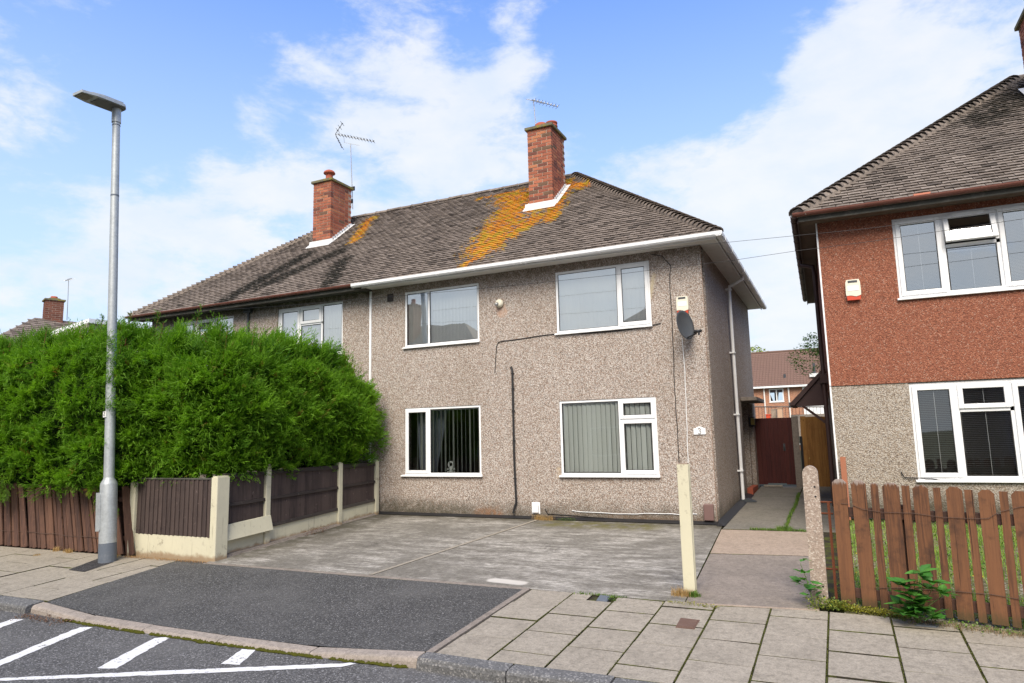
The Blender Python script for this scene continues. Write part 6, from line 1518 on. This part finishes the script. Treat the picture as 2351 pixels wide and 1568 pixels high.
# the hedge's volume: two boxes with swelling faces; sample points on the skin
def bulge(p):
    return 0.06*np.sin(p[:, 0]*1.9+p[:, 2]*1.3)+0.05*np.sin(p[:, 1]*2.7+p[:, 2]*2.1+1)+0.06*np.sin(p[:, 0]*4.1-p[:, 2]*6.3)+0.07*np.sin(p[:, 2]*8+p[:, 1]*5+p[:, 0]*3)
PARTS = []
def skin(n, f, nrm, sweep, Lr=(0.14, 0.32), spread=0.5, light=1.0, R=0.17, per=26):
    """clumps of sprays: each clump bulges from the skin, with darker gaps between"""
    nc = max(8, n//per); u, v = rng.uniform(0, 1, nc), rng.uniform(0, 1, nc); Cc = f(u, v)
    N0 = np.array(nrm, float); N0 /= np.linalg.norm(N0); Cc = Cc+N0*(bulge(Cc)+rng.normal(0, 0.045, nc))[:, None]
    cd = np.array(sweep)[None, :]*rng.uniform(0.5, 1.2, (nc, 1))+rng.normal(0, 0.28, (nc, 3)); cg = rng.uniform(0.1, 1.0, nc); cr = rng.uniform(0.7, 1.25, nc)
    idx = rng.integers(0, nc, n)
    off = rng.normal(0, 1, (n, 3)); off -= (off@N0)[:, None]*N0; rr = np.abs(rng.normal(0, 0.55, n)); off *= (rr*R*cr[idx]/(np.linalg.norm(off, axis=1)+1e-9))[:, None]
    out = 0.10*np.clip(1-rr**2, -0.6, 1)*cr[idx]
    P = Cc[idx]+off+N0*(out-rng.uniform(0, 0.05, n))[:, None]
    D_ = N0*rng.uniform(0.3, 0.8, (n, 1))+cd[idx]+off/R*0.55+rng.normal(0, spread*0.35, (n, 3))
    L = rng.uniform(Lr[0], Lr[1], n)*cr[idx]; W_ = L*rng.uniform(0.26, 0.42, n)
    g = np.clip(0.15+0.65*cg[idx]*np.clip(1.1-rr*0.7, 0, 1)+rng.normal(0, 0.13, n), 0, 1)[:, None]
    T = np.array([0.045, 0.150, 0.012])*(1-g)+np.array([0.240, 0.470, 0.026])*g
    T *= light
    br = rng.uniform(0, 1, n) < 0.015; T[br] = np.array([0.22, 0.13, 0.04])
    Uh = rng.normal(0, 0.5, (n, 3))+N0*0.7+np.array([0, 0, 0.8])
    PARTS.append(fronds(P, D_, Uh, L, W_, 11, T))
HB = dict(x0=-18.0, x1=-8.95, yf=-4.70, z0=0.86, z1=3.62)
def topz(x, y): 
    return np.interp(x, [-18, -12, -9.6, -8.7, -7.2], [3.42, 3.42, 3.36, 3.12, 3.08])+0.05*np.sin(x*1.7)+0.07*np.sin(x*3.9+y*2)
def front_street(u, v):
    x = HB['x0']+(HB['x1']+0.35-HB['x0'])*u; zt = topz(x, -4.6); z = HB['z0']+(zt-HB['z0'])*v
    y = HB['yf']-0.24*np.sin(v*math.pi*0.9)+0.22*np.clip((v-0.85)/0.15, 0, 1)**2
    y = y+np.clip((x+9.3)/0.7, 0, 1)*0.45
    return np.stack([x, y, z], 1)
def front_corner(u, v):
    x = -9.3+(2.1)*u; z = 1.02+(topz(x, -4.3)-1.05)*v; y = -4.30-0.14*np.sin(v*math.pi)+0.2*np.clip((v-0.85)/0.15, 0, 1)**2+0.30*np.clip((u-0.75)/0.25, 0, 1)
    return np.stack([x, y, z], 1)
def zt_side(y): return np.interp(y, [-4.4, -3.0, -1.6, -0.9, -0.45], [3.10, 3.04, 3.00, 2.85, 2.6])
def right_side(u, v):
    y = -4.25+3.80*u; z = 1.10+(zt_side(y)-1.10)*v
    x = -7.36+0.22*np.sin(v*math.pi*0.85)+0.05*v*u-0.35*np.clip((v-0.85)/0.15, 0, 1)**2
    x = x-0.55*np.clip((y+0.9)/0.5, 0, 1)*(1-np.clip(v/0.75, 0, 1))
    return np.stack([x, y, z], 1)
def end_face(u, v):
    x = -8.9+1.85*u; z = 1.1+(2.75-1.1)*v; y = -0.62+0.20*np.sin(v*math.pi)+0*x; return np.stack([x, y, z], 1)
def top_street(u, v): x = -18+9.6*u; y = -4.5+1.6*v; return np.stack([x, y, topz(x, y)+0.12], 1)
def top_side(u, v): x = -9.2+2.0*u; y = -4.2+3.6*v; return np.stack([x, y, zt_side(y)+0.12], 1)
skin(19000, front_street, (0, -1, 0.1), (0.85, -0.15, 0.28))
skin(9500, front_corner, (0.25, -1, 0.1), (0.55, -0.15, 0.35))
skin(15500, right_side, (1, -0.2, 0.1), (0.15, -0.25, 0.42))
skin(1500, end_face, (0.2, 1, 0.1), (0.3, 0.3, 0.2))
skin(5200, top_street, (0, 0, 1), (0.6, -0.1, 0.4), (0.2, 0.42))
skin(4200, top_side, (0.1, 0, 1), (0.3, 0, 0.5), (0.2, 0.42))
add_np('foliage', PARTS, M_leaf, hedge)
# leading shoots above the top
PARTS = []; st = MB()
shoots = [(-9.0, -4.3, .55), (-8.6, -4.0, .9), (-10.2, -4.3, .4), (-11.0, -4.4, .3), (-12.2, -4.4, .35), (-7.9, -3.0, .5), (-7.7, -2.6, .35), (-8.1, -3.6, .45), (-7.6, -1.9, .35), (-7.4, -1.5, .3), (-7.9, -2.2, .5), (-9.7, -4.4, .5), (-9.4, -4.1, .65), (-7.5, -3.4, .3), (-7.3, -1.0, .3), (-12.8, -4.3, .3), (-10.6, -4.3, .45)]
for i in range(75): 
    if i % 2: x_ = rng.uniform(-14, -9); y_ = rng.uniform(-4.5, -3.4)
    else: y_ = rng.uniform(-4.2, -0.9); x_ = rng.uniform(-8.3, -7.15)
    shoots.append((x_, y_, rng.uniform(0.12, 0.42)))
for x, y, h in shoots:
    b = float(topz(x, y) if x < -9 else zt_side(y))+0.05; d = np.array([rng.uniform(0.05, 0.35), rng.normal(0, .08), 1.0]); d /= np.linalg.norm(d)
    p0 = np.array([x, y, b-0.2]); H_ = h+0.3
    st.tube([tuple(p0), tuple(p0+d*H_*0.5), tuple(p0+d*H_)], [0.009, 0.006, 0.003], 4)
    n = int(14+h*34); t = rng.uniform(0.25, 1, n)
    P = p0+d*(t*H_)[:, None]; D_ = np.stack([rng.normal(0, 1, n), rng.normal(0, 1, n), rng.uniform(0.6, 1.4, n)], 1)
    L = (0.20*(1.15-t)+0.06)*rng.uniform(0.7, 1.3, n); g = rng.uniform(0, 1, (n, 1))
    T = np.array([0.04, 0.11, 0.015])*(1-g)+np.array([0.13, 0.27, 0.03])*g
    PARTS.append(fronds(P, D_, rng.normal(0, 1, (n, 3)), L, L*0.28, 7, T))
add_np('leading_shoots', PARTS, M_leaf, hedge); st.build('shoot_stems', M_stem, hedge)
PARTS = []; n = 620; P = np.stack([-9.45+rng.normal(0, .30, n), -5.02+rng.normal(0, .05, n), rng.choice([2.25, 2.6, 3.05, 3.3], n)+rng.normal(0, .09, n)], 1)
D_ = np.stack([rng.uniform(0.5, 1.2, n), rng.normal(-.25, .2, n), rng.normal(0.2, .3, n)], 1); L = rng.uniform(.16, .34, n); g = rng.uniform(0.2, 1, (n, 1))
PARTS.append(fronds(P, D_, rng.normal(0, 1, (n, 3)), L, L*.22, 9, np.array([0.04, 0.13, 0.012])*(1-g)+np.array([0.16, 0.35, 0.02])*g)); add_np('long_sprays', PARTS, M_leaf, hedge)
# hanging tuft over the pickets
PARTS = []; n = 90; P = np.stack([-12.35+rng.normal(0, .09, n), -4.85+rng.normal(0, .05, n), 1.05-rng.uniform(0, .38, n)], 1)
D_ = np.stack([rng.normal(0.25, .3, n), rng.normal(-.2, .2, n), rng.uniform(-1.2, -0.3, n)], 1); L = rng.uniform(.10, .2, n); g = rng.uniform(0.2, 1, (n, 1))
PARTS.append(fronds(P, D_, rng.normal(0, 1, (n, 3)), L, L*.3, 8, np.array([0.05, 0.13, 0.015])*(1-g)+np.array([0.15, 0.27, 0.03])*g)); add_np('hanging_spray', PARTS, M_leaf, hedge)
# dark inner mass
def lumpy(name, lo, hi, mat, parent, seed, sub=(18, 8, 10), amp=0.10):
    lo = np.array(lo); hi = np.array(hi); mb = MB()
    bm = bmesh.new(); bmesh.ops.create_cube(bm, size=1.0); bmesh.ops.subdivide_edges(bm, edges=bm.edges[:], cuts=9, use_grid_fill=True)
    for v in bm.verts:
        c = np.array(v.co)+0.5; p = lo+(hi-lo)*c; r_ = amp*(math.sin(p[0]*5+seed)+math.cos(p[1]*6+p[2]*4)+math.sin(p[2]*7+p[0]*3))/2
        q = np.array(v.co)*2; m_ = np.abs(q).max(); p = p-(hi-lo)*q*0.035*(np.linalg.norm(q)-1)
        v.co = Vector(p+q*r_*0.4)
    me = bpy.data.meshes.new(name); bm.to_mesh(me); bm.free(); me.materials.append(mat); o = bpy.data.objects.new(name, me); link(o, parent); return o
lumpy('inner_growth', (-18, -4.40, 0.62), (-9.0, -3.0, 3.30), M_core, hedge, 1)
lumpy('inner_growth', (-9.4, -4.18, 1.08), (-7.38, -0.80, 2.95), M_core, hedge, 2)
for x, y in [(-17+i*0.85, -3.9+0.1*math.sin(i*3)) for i in range(10)]+[(-8.2, -3.7+i*0.7) for i in range(5)]:
    tk = MB(); tk.tube([(x, y, gz(y)-0.05), (x+0.05, y, 0.6), (x, y, 1.5)], [0.07, 0.055, 0.05], 6); tk.build('trunk', M_bark, hedge)

# ---- broad leaves: one folded leaf mesh coloured per plant
def leaf_mesh(name, c, ratio=0.6, serr=False):
    k = 6; vs = []; cs = []
    for i in range(k+1):
        t = i/k; w_ = math.sin(math.pi*min(1, t**0.8))*ratio*0.5*(1 if not serr else (1.0 if i % 2 else 0.86))
        z = -0.12*t*t
        vs += [(-w_, t, z+0.10*w_), (0, t, z-0.02), (w_, t, z+0.10*w_)]
    fs = []
    for i in range(k):
        a = i*3; fs += [(a, a+1, a+4, a+3), (a+1, a+2, a+5, a+4)]
    me = bpy.data.meshes.new(name); me.from_pydata(vs, [], fs); at = me.color_attributes.new('tint', 'FLOAT_COLOR', 'POINT')
    arr = []
    for i in range(len(vs)): k2 = 1.25 if i % 3 == 1 else 1.0; arr += [c[0]*k2, c[1]*k2, c[2]*k2, 1]
    at.data.foreach_set('color', arr); me.materials.append(M_leaf_b); return me
LM = [leaf_mesh('leaf', c, 0.62, True) for c in ((0.060, 0.20, 0.035), (0.045, 0.155, 0.025), (0.085, 0.24, 0.04))]
def bramble(base, H, label, nst, leaflets=5, size=0.10, lean=(0.1, -0.1), sprays=None, top=1.0):
    o = thing('bramble', base, label, 'bramble'); st = MB(); B = Vector(base)
    for s_ in range(nst):
        tip = B+Vector(sprays[s_]) if sprays else B+Vector((rng.normal(0, .12), rng.normal(0, .08), H*rng.uniform(.5, 1)))
        mid = B.lerp(tip, 0.5)+Vector((0, -0.02, 0.05))
        st.tube([B, mid, tip], [0.006, 0.004, 0.003], 5)
        nn = 3
        for q in range(nn):
            t = 0.4+0.6*q/(nn-1); p = B.lerp(tip, t)+Vector((0, -.01, 0.03)); az = rng.uniform(0, 360)
            pet = Vector((math.cos(rad(az)), math.sin(rad(az))*0.6-0.5, 0.35)).normalized()*size*0.8
            e = p+pet; st.tube([p, e], 0.0025, 4)
            for l in range(leaflets):
                a2 = (l-(leaflets-1)/2)*rad(50)
                d = Vector((pet.x, pet.y, 0)).normalized(); d = Matrix.Rotation(a2, 3, 'Z') @ d
                Mx = Matrix.Translation(e) @ d.to_track_quat('Y', 'Z').to_matrix().to_4x4() @ Matrix.Rotation(rad(rng.uniform(0, 35)), 4, 'X') @ Matrix.Rotation(rad(rng.normal(0, 18)), 4, 'Y') @ Matrix.Scale(size*rng.uniform(0.75, 1.2), 4)
                inst('leaf', LM[rng.integers(3)], o, Mx)
    st.build('stem', M_stemg, o); return o
M_stemg = painted('green_stem', (0.14, 0.20, 0.06), 0.6)
bp_ = at_g(2107, 1430)
bramble((bp_.x, bp_.y-0.02, gz(bp_.y)), 0.4, 'bramble with big toothed green leaves growing in front of the picket fence', 7, 5, 0.145, sprays=[(0.0, -0.05, 0.44), (-0.16, -0.04, 0.33), (0.16, -0.05, 0.36), (0.22, -0.06, 0.28), (-0.13, -0.05, 0.12), (0.12, -0.05, 0.10), (0.02, -0.08, 0.03)])
bp2 = at_g(1853, 1392)
bramble((1.66, -4.40, gz(-4.4)), 0.4, 'small leafy seedling climbing beside the rounded gate post', 4, 3, 0.10, sprays=[(-0.10, 0.0, 0.42), (-0.06, 0.0, 0.30), (-0.04, -0.03, 0.16), (-0.10, -0.06, 0.08)])
# ---- low weeds, grass, straw
def blades(P, H, W_, T, lean=0.5, rg=rng):
    n = len(P); az = rg.uniform(0, 2*np.pi, n); d = np.stack([np.cos(az), np.sin(az), np.zeros(n)], 1); s = np.stack([-np.sin(az), np.cos(az), np.zeros(n)], 1)
    ln = rg.normal(0, lean, (n, 1)); up_ = np.array([[0, 0, 1.0]])
    a = P-s*W_[:, None]/2; b = P+s*W_[:, None]/2; m1 = P+up_*(H*0.55)[:, None]+d*ln*(H*0.25)[:, None]; tip = P+up_*H[:, None]*0.95+d*ln*H[:, None]
    V = np.stack([a, b, m1+s*W_[:, None]*.4, a, m1+s*W_[:, None]*.4, m1-s*W_[:, None]*.4, m1-s*W_[:, None]*.4, m1+s*W_[:, None]*.4, tip], 1).reshape(-1, 3)
    c = np.repeat(T, 9, 0); return V, np.arange(len(V)).reshape(-1, 3), np.concatenate([c, np.ones((len(c), 1))], 1)
def discs(P, R_, T, rg=rng):
    """small round-ish leaves as diamonds"""
    n = len(P); az = rg.uniform(0, 2*np.pi, n); tl = rg.uniform(0.1, 0.9, n)
    d = np.stack([np.cos(az)*np.cos(tl), np.sin(az)*np.cos(tl), np.sin(tl)], 1); s = np.stack([-np.sin(az), np.cos(az), np.zeros(n)], 1)
    R1 = R_[:, None]
    V = np.stack([P, P+d*R1+s*R1*.6, P+d*R1*2, P, P+d*R1*2, P+d*R1-s*R1*.6], 1).reshape(-1, 3); c = np.repeat(T, 6, 0)
    return V, np.arange(len(V)).reshape(-1, 3), np.concatenate([c, np.ones((len(c), 1))], 1)
def greens(n, a=(0.05, 0.12, 0.02), b=(0.16, 0.27, 0.04)): g = rng.uniform(0, 1, (n, 1)); return np.array(a)*(1-g)+np.array(b)*g
def gzv(y): return np.where(y < 0, GS*y, np.minimum(0.037*y, 0.222))
# right garden lawn
n = 42000; X = rng.uniform(1.95, 9, n); Y = rng.uniform(-4.75, -0.62, n); k = (np.sin(X*2.3+Y)*np.cos(Y*2.9-X*0.7)+rng.normal(0, .5, n)) > -0.35
X, Y = X[k], Y[k]; kk = Y > -4.36-(X-1.96)*0.27+0.03; X, Y = X[kk], Y[kk]
Zg = np.interp(Y, [-4.7, -0.5], [gz(-4.7)-0.01, 0.16]); n = len(X)
pt = [blades(np.stack([X, Y, Zg], 1), rng.uniform(0.03, 0.12, n), rng.uniform(0.004, 0.010, n), greens(n, (0.12, 0.24, 0.03), (0.34, 0.44, 0.09)))]
n2 = 9000; i2 = rng.integers(0, n, n2); P = np.stack([X[i2]+rng.normal(0, .05, n2), Y[i2]+rng.normal(0, .05, n2), Zg[i2]+rng.uniform(0.005, 0.07, n2)], 1)
pt.append(discs(P, rng.uniform(0.010, 0.026, n2), greens(n2, (0.05, 0.15, 0.02), (0.18, 0.34, 0.05))))
tag(add_np('lawn', pt, M_leaf_b), 'rough weedy grass behind the right picket fence', 'grass', kind='stuff')
n = 130; P = np.stack([rng.uniform(2.0, 5, n), rng.uniform(-4.2, -1, n), np.zeros(n)], 1); P[:, 2] = np.interp(P[:, 1], [-4.7, -.5], [gz(-4.7), .16])+rng.uniform(.05, .2, n)
tag(add_np('buttercups', [discs(P, rng.uniform(.008, .014, n), np.tile([[0.75, 0.55, 0.03]], (n, 1)))], M_leaf_b), 'scattered yellow buttercups in the weedy grass', 'flowers', kind='stuff')
# weeds along joints and edges
def strip(pts, n, sp, hr, wr_, ca, cb, mode='b', zo=0.0):
    pts = np.array(pts, float); seg = np.linalg.norm(np.diff(pts, axis=0), axis=1); cs_ = np.concatenate([[0], np.cumsum(seg)]); t = rng.uniform(0, cs_[-1], n)
    x = np.interp(t, cs_, pts[:, 0])+rng.normal(0, sp, n); y = np.interp(t, cs_, pts[:, 1])+rng.normal(0, sp, n); P = np.stack([x, y, gzv(y)+zo], 1)
    T = greens(n, ca, cb)
    if mode == 'b': return blades(P, rng.uniform(*hr, n), rng.uniform(*wr_, n), T)
    P[:, 2] += rng.uniform(0, hr[1], n); return discs(P, rng.uniform(*wr_, n), T)
G1, G2 = (0.05, 0.12, 0.02), (0.17, 0.26, 0.04); S1, S2 = (0.32, 0.20, 0.08), (0.55, 0.38, 0.17)
def weeds(label, parts, cat='weeds', mat=None): return tag(add_np('weeds', parts, mat or M_leaf_b), label, cat, kind='stuff')
weeds('grass and weeds growing in the crack of the passage concrete', [strip([(1.12, 0.0), (1.11, 1.2), (1.13, 2.6), (1.10, 4.5)], 1500, 0.016, (0.02, 0.07), (0.004, 0.008), G1, G2), strip([(0.6, -0.38), (1.6, -0.38)], 900, 0.02, (0.01, 0.05), (0.004, 0.008), G1, G2), strip([(1.0, -0.36), (1.2, -0.3)], 300, 0.03, (0.03, 0.09), (0.004, 0.008), G1, G2)])
weeds('yellow green moss and weeds under the first pickets by the gate post', [strip([(1.80, -4.42), (2.05, -4.52), (2.5, -4.62)], 2600, 0.035, (0.0, 0.05), (0.005, 0.012), (0.20, 0.20, 0.02), (0.34, 0.32, 0.04), 'd'), strip([(1.66, -4.5), (2.0, -4.55)], 600, 0.05, (0.0, 0.10), (0.008, 0.018), G1, (0.3, 0.32, 0.05), 'd')])
weeds('dry straw and twigs lying along the foot of the right picket fence', [strip([(2.5, -4.70), (3.0, -4.78), (4.2, -5.1)], 1400, 0.04, (0.01, 0.04), (0.003, 0.006), (0.22, 0.16, 0.09), (0.42, 0.32, 0.20)), strip([(2.3, -4.66), (3.4, -4.86), (4.4, -5.2)], 500, 0.05, (0.0, 0.05), (0.008, 0.018), G1, G2, 'd')], 'straw')
weeds('small weeds along the back edge of the right hand paving', [strip([(-0.9, -4.66), (-0.62, -4.67), (-0.3, -4.68)], 200, 0.02, (0.01, 0.035), (0.004, 0.009), G1, G2), strip([(-0.42, -4.86), (-0.45, -4.75)], 60, 0.02, (0.0, 0.03), (0.008, 0.016), G1, G2, 'd'), strip([(0.2, -4.74), (0.75, -4.80)], 260, 0.03, (0.0, 0.03), (0.006, 0.012), (0.2, 0.2, 0.03), (0.3, 0.3, 0.05), 'd')])
weeds('tuft of dry grass at the foot of the cream corner post', [strip([(0.20, -4.42), (0.36, -4.44)], 260, 0.035, (0.03, 0.12), (0.003, 0.006), S1, S2), strip([(0.38, -4.44), (0.46, -4.42)], 160, 0.02, (0.02, 0.08), (0.006, 0.012), G1, G2)], 'grass tuft')
weeds('straw coloured grass tuft at the wall foot below the white vent', [strip([(-3.4, -0.14), (-3.2, -0.16), (-3.05, -0.14)], 380, 0.03, (0.03, 0.13), (0.003, 0.006), S1, S2), strip([(-2.9, -0.14), (-2.6, -0.14)], 200, 0.03, (0.0, 0.05), (0.006, 0.012), G1, G2, 'd')], 'grass tuft')
weeds('dry orange leaf litter along the foot of the hedge fences', [strip([(-9.0, -4.68), (-8.2, -4.66), (-7.1, -4.64)], 1500, 0.035, (0.004, 0.02), (0.004, 0.010), (0.26, 0.13, 0.05), (0.45, 0.27, 0.12), 'd'), strip([(-9.6, -4.66), (-9.1, -4.70)], 500, 0.03, (0.01, 0.06), (0.003, 0.006), S1, S2), strip([(-10.6, -4.62), (-10.4, -4.68)], 240, 0.03, (0.02, 0.08), (0.003, 0.006), S1, S2), strip([(-10.9, -4.62), (-10.85, -4.66)], 160, 0.03, (0.02, 0.10), (0.003, 0.006), S1, S2), strip([(-10.9, -4.98), (-10.8, -5.0)], 120, 0.03, (0.01, 0.03), (0.003, 0.006), S1, S2)], 'leaf litter')
weeds('reddish dead weed at the foot of the side fence', [strip([(-7.0, -2.55), (-6.95, -2.2), (-7.0, -1.9)], 300, 0.03, (0.0, 0.10), (0.006, 0.014), (0.10, 0.04, 0.02), (0.22, 0.09, 0.04), 'd')])
mx_ = []
for cix in range(1, 14): mx_.append(strip([(-1.505+cix*PX, -6.8), (-1.505+cix*PX, ybound(-1.5+cix*PX)-0.05)], 700, 0.0035, (0.0, 0.008), (0.003, 0.006), (0.07, 0.08, 0.012), (0.16, 0.17, 0.03), 'd', -0.006))
weeds('moss filling the long joints of the paving', mx_, 'moss')
def kerbtuft(px_, label, n, big):
    p = at_z(px_[0], px_[1], -0.495); pts = [(p.x-big, p.y-0.02), (p.x+big, p.y-0.01)]; P = np.stack([rng.uniform(p.x-big, p.x+big, n), p.y+rng.normal(0.0, .02, n), np.full(n, -0.495)+rng.uniform(0, 0.05, n)], 1)
    T = greens(n, (0.05, 0.16, 0.02), (0.22, 0.30, 0.04)); weeds(label, [discs(P, rng.uniform(.010, .028, n), T), blades(P-np.array([[0, 0, .03]]), rng.uniform(.03, .08, n), rng.uniform(.004, .009, n), T)])
kerbtuft((968, 1530), 'bright green weed growing from the kerb joint', 50, 0.035)
kerbtuft((1180, 1560), 'yellowing weeds growing in the gutter under the granite kerb', 160, 0.18)
# litter at the kerb by the hatching
weeds('dead leaves gathered in the gutter at the left dropped kerb', [ (lambda n: discs(np.stack([rng.uniform(-7.35, -6.4, n), -7.2+rng.normal(0, .06, n), np.full(n, -0.49)+rng.uniform(0, .012, n)], 1), rng.uniform(.006, .016, n), greens(n, (0.06, 0.03, 0.02), (0.26, 0.15, 0.09))))(420)], 'leaf litter')

# ---- trees beyond the terrace
def tree(base, H, crown_c, crown_r, n, label, ca, cb, leaf=0.25, seed=1, squash=0.8, trunk_r=0.25):
    o = thing('tree', base, label, 'tree', 'trees beyond the terrace'); r_ = np.random.default_rng(seed); B = Vector(base); Cc = Vector(crown_c)
    lobes = [(np.array(Cc)+r_.normal(0, 1, 3)*np.array([crown_r*.55, crown_r*.5, crown_r*.35]), crown_r*r_.uniform(.35, .6)) for _ in range(11)]
    parts_ = []
    for c_, rr_ in lobes:
        m_ = n//len(lobes); d = r_.normal(0, 1, (m_, 3)); d /= np.linalg.norm(d, axis=1, keepdims=True)
        P = c_+d*(rr_*r_.uniform(0.55, 1.08, (m_, 1)))*np.array([1, 1, squash]); g = np.clip(r_.uniform(0, 1, (m_, 1)), 0, 1)
        parts_.append(discs(P, r_.uniform(.5, 1, m_)*leaf, np.array(ca)*(1-g)+np.array(cb)*g, r_))
    add_np('crown', parts_, M_leaf_b, o)
    t = MB(); t.tube([B, B.lerp(Cc, .5)+Vector((.1, 0, 0)), Cc], [trunk_r, trunk_r*.7, trunk_r*.3], 8)
    for c_, rr_ in lobes[:6]: t.tube([B.lerp(Cc, .45), B.lerp(Cc, .6).lerp(Vector(c_), .4), Vector(c_)], [trunk_r*.4, trunk_r*.25, trunk_r*.1], 5)
    t.build('trunk', M_bark, o); return o
def treeat(px_, py_, Y, r_, label, ca, cb, n=5000, leaf=0.22, seed=1):
    p = at_y(px_, py_, Y); tree((p.x, Y, 0.2), p.z, (p.x, Y, p.z-r_*0.75), r_, n, label, ca, cb, leaf, seed)
treeat(1738, 812, 58, 2.2, 'yellow green tree over the terrace roof, left of two', (0.14, 0.20, 0.02), (0.34, 0.40, 0.04), 5000, .18, 3)
treeat(1812, 799, 62, 2.6, 'rounded mid green tree over the terrace roof, right of two', (0.05, 0.10, 0.015), (0.16, 0.25, 0.03), 6000, .18, 5)
treeat(1772, 806, 64, 2.0, 'low green tree between the two crowns over the terrace', (0.06, 0.12, 0.015), (0.18, 0.26, 0.03), 4000, .18, 8)
treeat(1945, 750, 30, 2.0, 'dark leafy tree mostly hidden behind the red house', (0.02, 0.05, 0.01), (0.08, 0.15, 0.02), 8000, .09, 11)
